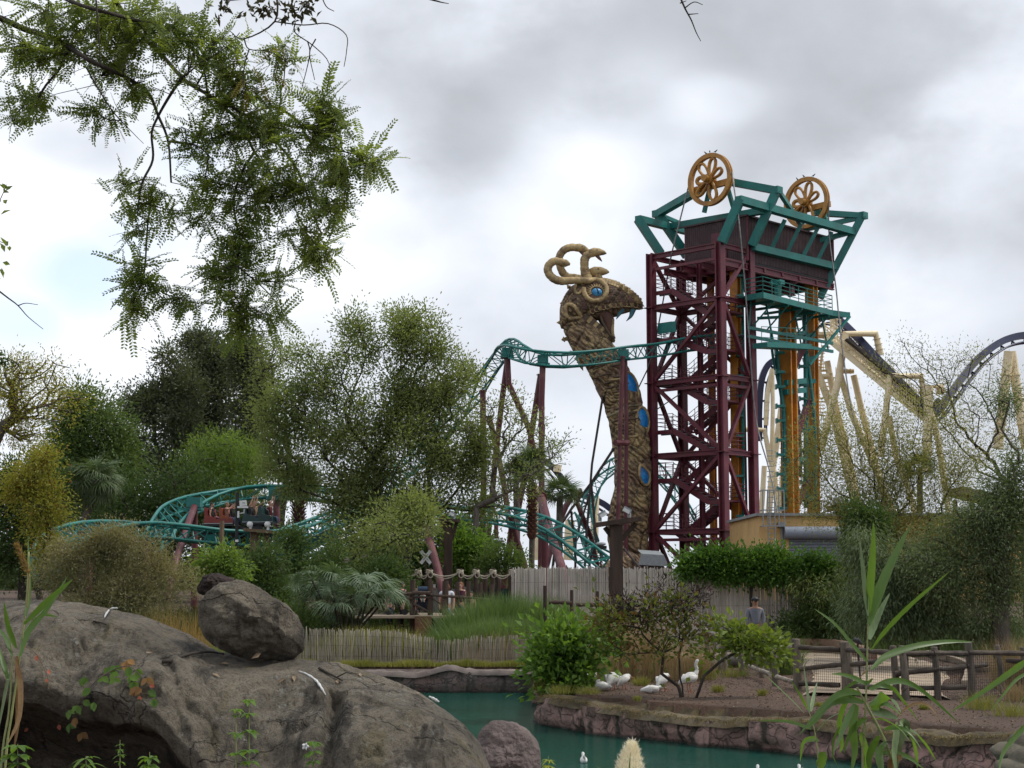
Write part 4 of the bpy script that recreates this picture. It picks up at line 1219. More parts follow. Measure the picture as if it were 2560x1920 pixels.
mb = MB(); pts_ = Q([(690, 1400, 69), (740, 1378, 69.6), (800, 1348, 71), (850, 1325, 72)])
for a, c in zip(catmull(pts_, 3), catmull(pts_, 3)[1:]): mb.beam(a, c, .08, .55)
mb.build('side_plate', teal, t5)
t6, F6 = track('teal track diving down to the right in front of the snake base',
    Q([(1210, 1268, 84), (1290, 1282, 83), (1360, 1305, 82), (1420, 1340, 81), (1470, 1378, 80), (1520, 1420, 79)]), 1.3, .7, bank=-14)
t7, F7 = track('distant teal loop of track arching up behind the base of the snake',
    Q([(1478, 1360, 124), (1462, 1300, 125), (1470, 1230, 126), (1500, 1178, 127), (1550, 1150, 128), (1610, 1150, 129), (1660, 1185, 129), (1700, 1230, 128), (1740, 1300, 127)]), 1.25, .75, bank=40)
t8, F8 = track('small far piece of teal track low behind the snake base', Q([(1440, 1290, 118), (1480, 1340, 117), (1500, 1380, 116), (1560, 1410, 116)]), 1.25, .7, bank=35)
def to_ground(pp, lim=7.0):
 if pp[-1].z < lim:
  d_ = pp[-1] - pp[-2]
  if d_.z < -.05:
   k_ = min(3.0, (pp[-1].z - (GZ - .3)) / -d_.z)
   e_ = pp[-1] + d_ * k_
   pp.append(Vector((e_.x, e_.y, GZ - .3)))
def support(label, lines, mat_=maroon_pipe, name='track_support', cat='support'):
 """lines: [(points with depth, radius)]; the first defines the base"""
 o = thing(name, label, cat, Vector((P(*lines[0][0][-1]).x, lines[0][0][-1][2], GZ)))
 for pts, r in lines:
  pp = Q(pts)
  to_ground(pp)
  r *= .58
  mb = MB()
  mb.tube(pp, r, 14)
  for k_ in (0,):
   d_ = (pp[1] - pp[0]).normalized()
   mb.tube([pp[0] + d_ * .05, pp[0] + d_ * .13], r * 1.35, 14)
  mb.build('leg', mat_, o, smooth=False)
 return o
def cap(px, py, d, par):
 mb = MB(); p_ = P(px, py, d); mb.box(p_, (.7, .7, .5)); mb.box(p_ + Vector((0, 0, -.35)), (.9, .9, .12)); mb.build('saddle', teal, par)
s_ = support('maroon A frame support under the leftmost end of the high teal track', [([(1268, 884, 104), (1272, 960, 104), (1335, 1090, 105), (1330, 1085, 105)][:2] + [(1322, 1070, 104.5), (1352, 1200, 105)], .33),
             ([(1270, 890, 104.5), (1255, 1000, 105), (1240, 1130, 105.5), (1215, 1400, 106)], .33)]); cap(1268, 880, 104, s_)
s_ = support('maroon Y shaped support in the middle under the high teal track', [([(1357, 905, 101.5), (1354, 1000, 101.5), (1354, 1232, 101.5), (1352, 1415, 101.5)], .34),
             ([(1352, 935, 102), (1330, 1075, 102.5), (1316, 1170, 103), (1290, 1300, 103.5), (1270, 1400, 104)], .34)]); cap(1357, 898, 101.5, s_)
s_ = support('pair of upright maroon columns standing behind the wooden lamp post in front of the snake', [([(1557, 890, 103.6), (1551, 1050, 103.6), (1545, 1300, 103.6), (1542, 1415, 103.6)], .25), ([(1563, 890, 104.4), (1566, 1050, 104.6), (1565, 1300, 104.8), (1565, 1415, 104.8)], .25)]); cap(1558, 884, 104, s_)
mb = MB(); mb.tube([P(1538, 1107, 103.2), P(1570, 1107, 104.2)], .2, 8); mb.build('clamp', maroon_pipe, s_)
support('slim upright maroon column rising left of the A frames behind the tree', [([(1207, 975, 108), (1209, 1200, 108), (1206, 1420, 108)], .36)])
support('maroon support leaning right behind the bare twigs right of the slim upright column', [([(1222, 1040, 106), (1240, 1110, 106), (1262, 1225, 105), (1272, 1300, 104), (1305, 1410, 100)], .33)])
support('thick maroon leg leaning right in front of the descending teal track', [([(1352, 1240, 92), (1375, 1330, 88), (1403, 1415, 84)], .42), ([(1362, 1320, 90), (1362, 1415, 90)], .36)])
support('maroon inverted V support beside the palm trunk left of the descending track', [([(1278, 1290, 84), (1292, 1350, 84), (1308, 1400, 84)], .28), ([(1282, 1295, 84.4), (1275, 1350, 84.6), (1268, 1395, 84.8)], .28)])
support('bent maroon pipe support reaching left from the distant loop behind the snake', [([(1456, 1228, 112), (1434, 1236, 112), (1415, 1265, 111), (1389, 1325, 110), (1370, 1400, 108)], .36), ([(1436, 1240, 112), (1452, 1280, 112), (1478, 1345, 113), (1490, 1400, 113)], .30)])
support('low maroon goal post support behind the small bright tree', [([(1150, 1300, 96), (1240, 1300, 96), (1242, 1410, 96)], .28), ([(1165, 1300, 97), (1164, 1400, 97)], .26)])
support('thick pinkish maroon leg slanting down beside the dark timber post', [([(1040, 1262, 66), (1072, 1345, 64), (1093, 1420, 62), (1108, 1490, 60)], .27)])
support('upright maroon pipe just left of the dark timber post', [([(1110, 1290, 75), (1108, 1420, 75)], .30)])
s_ = support('maroon two legged support under the curling upper loop at the left', [([(488, 1262, 80), (472, 1305, 78), (452, 1365, 76), (440, 1400, 75)], .30), ([(486, 1268, 80.5), (487, 1320, 80.5), (486, 1400, 80.5)], .27)]); cap(486, 1256, 80, s_)
s_ = support('upright maroon support just right of the dark green spinning car', [([(690, 1236, 84), (692, 1300, 84), (694, 1400, 84)], .32)]); cap(690, 1230, 84, s_)
s_ = support('short maroon support directly below the red spinning car', [([(538, 1358, 75.5), (536, 1400, 75.5)], .30)]); cap(538, 1350, 75.5, s_)
support('short maroon support left of the dead shrub under the pale worn track', [([(222, 1352, 67), (222, 1420, 67)], .26)])
support('short maroon support hidden in the dead shrub under the pale worn track', [([(370, 1350, 71), (368, 1420, 71)], .26)])
support('pair of short maroon legs at the crossing of the rising tracks', [([(830, 1350, 75), (836, 1430, 75)], .34), ([(706, 1330, 78), (708, 1380, 78)], .34)])
support('dark brown props bracing the left side of the snake', [([(1508, 985, 109.4), (1480, 1160, 107), (1470, 1290, 106), (1463, 1400, 105)], .14), ([(1534, 1122, 109), (1480, 1205, 107), (1430, 1270, 106), (1392, 1328, 105), (1384, 1400, 105)], .16),
   ([(1478, 1210, 107), (1485, 1290, 106), (1491, 1360, 105), (1477, 1392, 105), (1474, 1410, 105)], .15), ([(1476, 1230, 107), (1460, 1280, 106), (1440, 1345, 105), (1438, 1410, 105)], .12), ([(1428, 1278, 106), (1432, 1320, 106), (1436, 1360, 105.5), (1438, 1400, 105.5)], .13)],
  mat_=M('dark_brown_steel', (0.045, 0.03, 0.027), (0.03, 0.02, 0.018), 1.5, .7, .2), name='prop_poles')
support('dark pole slanting down to the right from behind the wooden lamp post', [([(1560, 1372, 100), (1600, 1420, 98)], .13)], mat_=MATS['dark_brown_steel'], name='prop_pole')
# ================================================================ THE SNAKE
m, q = new_mat('snake_stone')
co = q.n('ShaderNodeTexCoord', out=3)
wob = q.vmath('ADD', co, q.vmath('MULTIPLY', q.n('ShaderNodeTexNoise', {'Vector': co, 'Scale': 0.9, 'Detail': 3.0}, out=1), (0.5, 0.5, 0.5)))
n1_ = q.noise(co, 0.45, 5, 0.6, 0.3); n2_ = q.noise(co, 2.4, 6, 0.65)
vor = q.n('ShaderNodeTexVoronoi', {'Vector': q.map(wob, scale=(1, 1, .8)), 'Scale': .8}, feature='DISTANCE_TO_EDGE')
stripes = q.n('ShaderNodeTexWave', {'Vector': q.map(wob, rot=(0.3, 0.9, 0.2)), 'Scale': .9, 'Distortion': 7.0, 'Detail': 3.0, 'Detail Scale': 1.3})
col = q.mix(q.n('ShaderNodeMapRange', {0: n1_, 1: 0.40, 2: 0.60}), (0.25, 0.15, 0.09), (0.48, 0.35, 0.165))
col = q.mix(q.n('ShaderNodeMapRange', {0: n2_, 1: 0.42, 2: 0.66, 4: 0.75}), col, (0.055, 0.038, 0.03))
col = q.mix(q.n('ShaderNodeMapRange', {0: stripes, 1: 0.18, 2: 0.0, 4: 0.7}), col, (0.04, 0.027, 0.022))
col = q.mix(q.n('ShaderNodeMapRange', {0: vor, 1: 0.01, 2: 0.04, 3: 0.55, 4: 0.0}), col, (0.03, 0.022, 0.018))
h = q.math('ADD', q.math('ADD', q.math('MULTIPLY', q.n('ShaderNodeMapRange', {0: vor, 1: 0.0, 2: 0.12}), .8), q.math('MULTIPLY', n2_, .5)), q.math('MULTIPLY', stripes, .5))
snake_body_m = finish(m, q, q.n('ShaderNodeBsdfPrincipled', {'Base Color': col, 'Roughness': 0.8, 'Normal': q.n('ShaderNodeBump', {'Height': h, 'Strength': 1.0, 'Distance': 0.25})}))
tan_m = M('tan_carved_stone', (0.52, 0.39, 0.19), (0.32, 0.22, 0.11), 2.2, .75, .8, dirt=((0.10, 0.065, 0.04), .7, 1.6))
scale_m = M('reddish_scales', (0.16, 0.075, 0.06), (0.10, 0.055, 0.045), 1.6, .75, .6, dirt=((.22, .15, .09), .6, 1.3))
scale_dk = M('brown_scales', (0.13, 0.09, 0.06), (0.08, 0.055, 0.04), 1.6, .75, .6)
mouth_m = M('mouth_lining', (0.19, 0.10, 0.07), (0.10, 0.05, 0.04), 1.2, .7, .5)
tooth_m = M('teal_tooth_enamel', (0.12, 0.30, 0.36), (0.06, 0.18, 0.24), 2.0, .35, .1)
blue_m = M('blue_enamel', (0.02, 0.30, 0.72), (0.010, 0.16, 0.50), 3.0, .25, .5, dirt=((0.02, 0.03, 0.08), .6, 1.1))
eye_m = M('blue_eye', (0.10, 0.42, 0.72), (0.03, 0.2, 0.5), 4.0, .2, .05)
black_eye = M('black_pupil', (0.01, 0.01, 0.012), None, 4, .3, 0)
crease_m = M('dark_crease', (0.035, 0.025, 0.02), None, 4, .9, .3)
SD = 110.0
snake = thing('snake_statue', 'giant carved stone snake rearing up with open mouth and small snakes curling from its head', 'statue', Vector((P(1560, 1420, SD).x, SD, GZ)))
def c3(x, y):
 return 1300 + x / 4.1475, 580 + y / 4.1475
def C3(x, y, dd=0.0):
 return P(*c3(x, y), SD + dd)
secs = [(1530, 1640, 1440, 0), (1526, 1636, 1395, 0), (1518, 1622, 1350, 0), (1517, 1628, 1305, 0), (1524, 1632, 1260, -2), (1537, 1636, 1215, 0), (1536, 1635, 1165, 2), (1531, 1631, 1112, 4), (1523, 1626, 1065, 8),
  (1512, 1613, 1022, 14), (1496, 1602, 985, 18), (1480, 1588, 950, 22), (1462, 1570, 916, 26), (1440, 1553, 888, 26), (1424, 1532, 862, 22), (1412, 1515, 838, 12), (1404, 1490, 815, 4), (1400, 1478, 795, 0), (1399, 1472, 775, 0)]
rings = []
den = []
for a, c in zip(secs, secs[1:]):
 for t in (0, .2, .4, .6, .8): den.append(tuple(a[k_] + (c[k_] - a[k_]) * t for k_ in range(4)))
den.append(secs[-1])
crs = [1385, 1330, 1277, 1215, 1160, 1114, 1056, 1015, 968, 930, 890, 850, 820]
for (xl, xr, y, tl) in den:
 tl = 0; A_ = P(xl, y, SD); B_ = P(xr, y, SD)
 c = (A_ + B_) / 2; ax = (B_ - A_) / 2; r = ax.length
 rg = []
 for k_ in range(40):
  th = 2 * math.pi * k_ / 40
  v = ax.normalized() * math.cos(th) * r + Vector((0, 1, 0)) * math.sin(th) * r * 1.05
  p_ = c + v
  ym = y + tl * math.cos(th)
  cr = min(abs(ym - cc + 7 * math.sin(th * 2 + cc)) for cc in crs)
  k2 = -0.10 * math.exp(-(cr / 3.0) ** 2) + .07 * fnoise(p_, .55, 4) + .05 * fnoise(p_, 1.7, 3)
  rg.append(p_ + v.normalized() * k2)
 rings.append(rg)
mb = MB(); mb.loft(rings); mb.build('body', snake_body_m, snake, smooth=True)
for (y, yb) in ((1015, 1028),):
 pass
band_m = M('pale_band', (0.30, 0.28, 0.17), (0.2, 0.17, 0.1), 2, .8, .5)
pts = [P(1518, 1043, SD - 1.15), P(1545, 1030, SD - 1.55), P(1575, 1014, SD - 1.5), P(1600, 1014, SD - 1.0)]
MB().tube(catmull(pts, 5), .09, 6).build('pale_band', band_m, snake, smooth=True)
rngs = np.random.default_rng(8)
for k_ in range(34):
 t = k_ / 33
 y = 905 + t * 190
 xl = np.interp(y, [s[2] for s in secs[::-1]], [s[0] for s in secs[::-1]]); xr = np.interp(y, [s[2] for s in secs[::-1]], [s[1] for s in secs[::-1]])
 cx_ = (xl + xr) / 2; r_ = S((xr - xl) / 2, SD)
 a0 = rngs.uniform(-2.9, -1.3); ln = rngs.uniform(.5, 1.0)
 pp = []
 for j_ in range(5):
  a = a0 + ln * j_ / 4
  pp.append(P(cx_, y - 14 * j_ / 4 + 5 + math.cos(a) * 12, SD) + Vector((math.cos(a) * r_ * 1.03, math.sin(a) * r_ * 1.08, 0)))
 MB().tube(pp, [.02, .07, .09, .07, .02], 6).build('carved_ridge', tan_m if k_ % 3 == 0 else scale_dk, snake, smooth=True)
# ---- head
def hsec(axis_xy, up_xy, hw, hu, hd, n=36, dd=0.0, squ=2.3):
 """superellipse section: centre in crop px, unit 'up' in crop px plane, half width (m, along depth), up and down half heights in crop px"""
 c = C3(*axis_xy, dd)
 s_ = S(1 / 4.1475, SD)
 upv = Vector((up_xy[0], 0, -up_xy[1])).normalized()
 rg = []
 for k_ in range(n):
  th = 2 * math.pi * k_ / n
  ct_, st_ = math.cos(th), math.sin(th)
  e_ = 2 / squ
  x = math.copysign(abs(ct_) ** e_, ct_) * hw; z = math.copysign(abs(st_) ** e_, st_)
  z *= (hu if z > 0 else hd) * s_
  rg.append(c + Vector((0, -1, 0)) * x + upv * z)
 return rg
hp = [(412, 790, 960, .55), (428, 720, 1000, .95), (470, 640, 1010, 1.30), (530, 560, 1000, 1.50), (600, 515, 960, 1.55), (680, 480, 900, 1.50), (760, 470, 930, 1.42), (840, 472, 905, 1.32), (920, 485, 892, 1.22),
  (1000, 508, 878, 1.10), (1080, 545, 850, .98), (1150, 592, 822, .86), (1210, 645, 804, .72), (1250, 690, 806, .56), (1272, 735, 790, .34)]
rings = []
hd2 = []
for a, c in zip(hp, hp[1:]):
 for t in (0, .25, .5, .75): hd2.append(tuple(a[k_] + (c[k_] - a[k_]) * t for k_ in range(4)))
hd2.append(hp[-1])
for (x, yt, yb, hw) in hd2:
 c_y = (yt * .45 + yb * .55)
 rg = hsec((x, c_y), (0, -1), hw, c_y - yt, yb - c_y)
 out = []
 cc = C3(x, c_y)
 for k_, p_ in enumerate(rg):
  v = (p_ - cc); n_ = fnoise(p_, .8, 3) * .05 + fnoise(p_, 2.5, 3) * .025
  if v.z > 0: p_ = Vector((p_.x, SD + (p_.y - SD) * (1 - .28 * min(1, v.z / max(.3, S((c_y - yt) / 4.1475, SD)))), p_.z))
  out.append(p_ + v.normalized() * n_)
 rings.append(out)
mb = MB(); mb.loft(rings); head = mb.build('head', snake_body_m, snake, smooth=True)
hv = [tuple(p_) for rg in rings for p_ in rg]; nh = len(rings[0])
HEAD = BVHTree.FromPolygons([Vector(v) for v in hv], [(i * nh + j, i * nh + (j + 1) % nh, (i + 1) * nh + (j + 1) % nh, (i + 1) * nh + j) for i in range(len(rings) - 1) for j in range(nh)])
def on_head(x, y, lift=0.0):
 o_ = Vector((0, 0, CAM_Z)); h_ = HEAD.ray_cast(o_, (C3(x, y) - o_).normalized())
 if h_[0] is None: return C3(x, y, -1.0), Vector((0, -1, 0))
 n_ = h_[1] if h_[1].y < 0 else -h_[1]
 return h_[0] + n_ * lift, n_
def scale_mesh(mat_):
 mb = MB(); n = 9
 vs = [(0, 0, .07)]
 for k_ in range(n):
  a = 2 * math.pi * k_ / n
  vs.append((.18 * math.cos(a) * 1.2, .15 * math.sin(a), 0.02))
 mb.add(vs, None, [(0, 1 + k_, 1 + (k_ + 1) % n) for k_ in range(n)])
 return mb.mesh('scale', (0, 0, 0), mat_)
sm = [scale_mesh(scale_m), scale_mesh(scale_dk), scale_mesh(snake_body_m)]
cnt = 0
for r_ in range(14):
 for k_ in range(30):
  x = 460 + k_ * 32 + (16 if r_ % 2 else 0); y = 500 + r_ * 24
  top = np.interp(x, [h_[0] for h_ in hp], [h_[1] for h_ in hp])
  if y < top + 28 or math.hypot((x - 800) / 1.15, y - 625) < 95 or x > 1150 or y > 728 + (860 - x) * .35 * (x < 860) or y > 830: continue
  if x > 930 and y > 720: continue
  p_, n_ = on_head(x, y, .0)
  o = link_mesh('scale', sm[(r_ * 3 + k_ * 7) % 3 if x > 560 else 2], head, base=p_)
  o.rotation_euler = n_.to_track_quat('Z', 'Y').to_euler(); cnt += 1
for k_ in range(15):
 t = k_ / 14
 x = 880 + t * 385
 y = np.interp(x, [h_[0] for h_ in hp], [h_[1] for h_ in hp]) + 26
 y2 = y + 38 + 10 * t
 pl_ = []
 for (xx, yy) in ((x - 12, y - 20), (x + 12, y - 12), (x - 2, y2), (x - 26, y2 - 10)):
  p_, n_ = on_head(min(1255, xx), yy, .05); pl_.append(p_)
 mb = MB(); nn_ = (pl_[1] - pl_[0]).cross(pl_[2] - pl_[0]).normalized(); nn_ = nn_ if nn_.y < 0 else -nn_
 mb.add([p_ + nn_ * .05 for p_ in pl_] + [p_ - nn_ * .1 for p_ in pl_], [(0, 1, 2, 3), (4, 7, 6, 5), (0, 4, 5, 1), (1, 5, 6, 2), (2, 6, 7, 3), (3, 7, 4, 0)])
 mb.build('snout_plate', tan_m, head)
for k_ in range(16):
 t = k_ / 15; x0 = 700 + t * 555; x1 = x0 + 33
 def lipy(x): return np.interp(x, [700, 800, 960, 1100, 1200, 1290], [822, 775, 738, 728, 738, 755])
 pl_ = [on_head(x0, lipy(x0), .04)[0], on_head(min(1262, x1), lipy(x1), .04)[0], on_head(min(1262, x1), lipy(x1) + 50, .04)[0], on_head(x0, lipy(x0) + 52, .04)[0]]
 mb = MB(); nn_ = Vector((0, -1, 0))
 mb.add([p_ + nn_ * .09 for p_ in pl_] + [p_ - nn_ * .15 for p_ in pl_], [(0, 1, 2, 3), (4, 7, 6, 5), (0, 4, 5, 1), (1, 5, 6, 2), (2, 6, 7, 3), (3, 7, 4, 0)])
 lb_ = mb.build('lip_block', (tan_m, scale_m, scale_dk)[k_ % 3], head)
 c_ = sum(pl_, Vector()) / 4 + Vector((0, -.12, 0))
 MB().tube([c_ + Vector((math.cos(a) * .16, 0, math.sin(a) * .16)) for a in np.linspace(0, 5.5, 8)], .03, 5).build('carving', scale_dk if k_ % 3 == 0 else tan_m, lb_)
for (x, y, r_) in ((930, 620, 26), (1000, 645, 26), (1060, 665, 24), (960, 690, 22), (1030, 600, 18), (520, 640, 26), (560, 700, 20)):
 c_, n_ = on_head(x, y, .10); pp = []
 R3 = n_.to_track_quat('Z', 'Y').to_matrix()
 for j_ in range(14):
  a = j_ * .75; rr = S(r_ / 4.1475, SD) * (1 - j_ / 16)
  pp.append(c_ + R3 @ Vector((math.cos(a) * rr, math.sin(a) * rr, .02)))
 MB().tube(pp, .05, 5).build('spiral_carving', scale_dk, head, smooth=True)
ec, en = on_head(796, 627, .05)
er = S(57 / 4.1475, SD)
mb = MB(); mb.ball(ec + en * -.12, (er * 1.05, .42, er * .82), 20, 12, rot=Vector((0, -1, 0)).rotation_difference(en).to_matrix()); eye = mb.build('eye', eye_m, snake, smooth=True)
mb = MB(); mb.ball(ec + en * .24, (er * .17, .08, er * .66), 10, 8, rot=Vector((0, -1, 0)).rotation_difference(en).to_matrix() @ Matrix.Rotation(-.2, 3, 'Y')); mb.build('pupil', black_eye, eye, smooth=True)
R3 = en.to_track_quat('Z', 'Y').to_matrix()
xr_ = Vector((1, 0, 0)); xr_ = (xr_ - en * xr_.dot(en)).normalized(); zr_ = en.cross(xr_); zr_ = zr_ if zr_.z > 0 else -zr_
def E(a, r, lift=0.0):
 return ec + xr_ * math.cos(a) * r * 1.1 + zr_ * math.sin(a) * r + en * lift
mb = MB(); mb.tube([ec - en * .5, ec - en * .02], er * 1.75, 26); mb.build('eye_pad', scale_m, eye)
for k_ in range(15):
 a = math.radians(-25 + k_ * 16.5)
 mb = MB(); a1, a2 = a - .11, a + .11
 mb.add([E(a1, er * 1.05, .10), E(a2, er * 1.05, .10), E(a, er * 1.85, .05), E(a1, er * 1.05, -.05), E(a2, er * 1.05, -.05), E(a, er * 1.85, -.05)], [(0, 1, 4, 3), (1, 2, 5, 4), (2, 0, 3, 5)], [(0, 2, 1), (3, 4, 5)])
 mb.build('lash', tan_m, eye)
def segtube(pts_r, name, par, mat_=tan_m, step=.34, gap=.94, n=12):
 """tube made of separate carved ring blocks, each a little apart"""
 pts = [p for p, r in pts_r]; rs = [r for p, r in pts_r]
 cc = catmull(pts, 10)
 rr = np.interp(np.linspace(0, len(pts) - 1, len(cc)), range(len(pts)), rs)
 mb = MB(); out = []
 acc = 0.0
 prof = []
 L = 0
 for i, p in enumerate(cc):
  if i: L += (p - cc[i - 1]).length
  ph = (L / step) % 1.0
  prof.append(rr[i] * (1 - .07 * math.exp(-((min(ph, 1 - ph)) / .13) ** 2)))
 mb.tube(cc, prof, n)
 return mb.build(name, mat_, par, smooth=True)
ring = [(662, 590), (668, 640), (700, 690), (760, 715), (830, 705), (880, 665), (897, 610), (880, 560), (830, 520), (770, 505)]
pr = [(on_head(x, y, .10)[0], .17) for x, y in ring]
pr += [(C3(700, 505, -1.25), .22), (C3(610, 500, -1.30), .25), (C3(520, 505, -1.35), .27), (C3(430, 508, -1.4), .30), (C3(360, 490, -1.45), .30), (C3(305, 440, -1.5), .30), (C3(288, 385, -1.5), .30), (C3(308, 335, -1.5), .29), (C3(355, 303, -1.5), .28), (C3(400, 308, -1.5), .27), (C3(440, 318, -1.5), .29), (C3(480, 325, -1.5), .26), (C3(520, 335, -1.5), .08)]
segtube(pr, 'horn_snake', snake)
def snake_head(x, y, ang, L, r, par, dd, open_=0.0):
 """small serpent head: tapered wedge with jaw and eye"""
 c_ = C3(x, y, dd); a = math.radians(ang); f_ = Vector((math.cos(a), 0, math.sin(a))); u_ = Vector((-math.sin(a), 0, math.cos(a)))
 mb = MB()
 mb.tube([c_ - f_ * L * .5, c_ - f_ * L * .2 + u_ * .06, c_ + f_ * L * .15 + u_ * .05, c_ + f_ * L * .45 - u_ * .02, c_ + f_ * L * .6 - u_ * .07], [r, r * 1.25, r * 1.05, r * .6, r * .15], 12)
 hh = mb.build('serpent_head', tan_m, par, smooth=True)
 if open_:
  a2 = math.radians(ang - open_); f2 = Vector((math.cos(a2), 0, math.sin(a2)))
  s0 = c_ - f_ * L * .05 - u_ * r * .6
  mb = MB(); mb.tube([s0, s0 + f2 * L * .3, s0 + f2 * L * .55], [r * .55, r * .4, r * .1], 8); mb.build('lower_jaw', mouth_m, hh, smooth=True)
 for s_ in (-1, 1):
  mb = MB(); mb.ball(c_ - f_ * L * .02 + u_ * r * .55 + Vector((0, s_ * r * .85, 0)), r * .3, 8, 6); mb.build('eye', scale_dk, hh, smooth=True)
hs = [(C3(640, 490, .6), .3), (C3(560, 475, .6), .30), (C3(500, 470, .6), .30), (C3(450, 430, .5), .29), (C3(420, 370, .4), .28), (C3(405, 300, .4), .28), (C3(415, 240, .4), .28), (C3(460, 185, .4), .28), (C3(530, 160, .4), .28), (C3(600, 165, .4), .27)]
segtube(hs, 'horn_snake', snake); snake_head(640, 178, -14, 1.0, .25, snake, .4, 38)
hs = [(C3(700, 500, -.3), .40), (C3(685, 450, -.3), .36), (C3(672, 400, -.3), .32), (C3(668, 340, -.3), .30), (C3(670, 290, -.3), .32), (C3(690, 250, -.3), .30), (C3(730, 228, -.3), .27), (C3(775, 220, -.3), .26)]
segtube(hs, 'horn_snake', snake); snake_head(800, 216, 2, 1.1, .26, snake, -.3, 52)
hs = [(C3(830, 520, .2), .3), (C3(810, 475, .2), .32), (C3(790, 440, .2), .27)]
segtube(hs, 'horn_snake', snake); snake_head(815, 418, 6, 1.25, .31, snake, .2)
pts = [on_head(x, y, .1)[0] for x, y in ((662, 560), (630, 548), (595, 556), (576, 590), (580, 625), (605, 645), (630, 632), (632, 612))]
segtube([(p_, .10) for p_ in pts], 'curl_ornament', snake)
arch = [(495, 890), (480, 830), (490, 775), (520, 757), (560, 772), (600, 820), (622, 870)]
segtube([(on_head(x, y, .12)[0], .14) for x, y in arch], 'arch_ornament', snake)
segtube([(on_head(x, y, .12)[0], .12) for x, y in ((500, 895), (560, 885), (615, 872))], 'arch_ornament', snake)
c_ = [on_head(x, y, .1)[0] + Vector((0, -.1, 0)) for x, y in ((520, 930), (620, 922), (628, 945), (570, 990))]
mb = MB(); mb.add([p_ + Vector((0, -.12, 0)) for p_ in c_] + [p_ + Vector((0, .3, 0)) for p_ in c_], [(0, 1, 2, 3), (4, 7, 6, 5), (0, 4, 5, 1), (1, 5, 6, 2), (2, 6, 7, 3), (3, 7, 4, 0)]); mb.build('neck_plate', tan_m, snake)
MB().tube([c_[0].lerp(c_[2], .5) + Vector((math.cos(a) * .12, -.14, math.sin(a) * .12)) for a in np.linspace(0, 6.28, 9)], .04, 5).build('plate_boss', scale_dk, snake)
jaw = [(640, 850, 70, 1.05), (690, 900, 62, 1.02), (740, 960, 58, .95), (800, 1020, 54, .86), (860, 1075, 48, .74), (920, 1110, 38, .55), (985, 1130, 16, .25)]
rings = []
for i_, (x, y, th, hw) in enumerate(jaw):
 a = jaw[max(0, i_ - 1)]; c = jaw[min(len(jaw) - 1, i_ + 1)]
 t = Vector((c[0] - a[0], c[1] - a[1], 0)).normalized()
 rings.append(hsec((x, y), (t.y, -t.x), hw, th * .75, th, 28, 0, 2.6))
mb = MB(); mb.loft(rings); jw = mb.build('lower_jaw', snake_body_m, snake, smooth=True)
for k_ in range(9):
 t = k_ / 8; x = 690 + 240 * t; y = 880 + 215 * t
 mb = MB(); mb.box(C3(x, y, -.98 + .42 * t), (.34, .24, .5), Matrix.Rotation(.75, 3, 'Y')); mb.build('jaw_block', tan_m if k_ % 2 else scale_dk, jw)
throat = [(820, 800, 130, 1.0), (850, 860, 115, .98), (900, 910, 78, .85), (915, 970, 62, .75), (925, 1030, 48, .62), (930, 1090, 38, .5)]
rings = [hsec((x, y), (1, 0), hw, th, th * 1.2, 24) for (x, y, th, hw) in throat]
mb = MB(); mb.loft(rings); mb.build('throat', mouth_m, snake, smooth=True)
segtube([(C3(x, y, -.55), .12) for x, y in ((962, 905), (960, 960), (958, 1010), (962, 1060), (975, 1110))], 'throat_rib', snake, step=.2)
segtube([(C3(x, y, -.9), .09) for x, y in ((835, 870), (860, 940), (900, 1010), (940, 1070), (985, 1100))], 'throat_rib', snake, scale_dk, step=.2)
for (x0, y0, x1, y1, x2, y2, dd) in ((1060, 795, 1030, 850, 998, 905, -.55), (1170, 800, 1150, 870, 1102, 925, -.35)):
 MB().tube(catmull([C3(x0, y0, dd), C3(x1, y1, dd), C3(x2, y2, dd)], 6), np.linspace(.24, .02, 13), 10).build('fang', tooth_m, snake, smooth=True)
for (x0, y0, x1, y1, r_) in ((430, 935, 370, 940, .13), (500, 600, 478, 548, .13), (430, 755, 405, 735, .12), (460, 1105, 420, 1120, .16), (500, 1235, 520, 1265, .15), (600, 1310, 655, 1440, .13), (575, 1300, 640, 1370, .15)):
 a, c = C3(x0 + (35 if x0 < 560 else 0), y0, -.2), C3(x1 + (8 if x0 < 560 else 0), y1, -.2)
 MB().tube([a, a.lerp(c, .45), a.lerp(c, .5), a.lerp(c, .6), c], [r_, r_ * .8, r_ * 1.3, r_ * 1.2, .01], 9).build('back_spike', tan_m, snake, smooth=True)
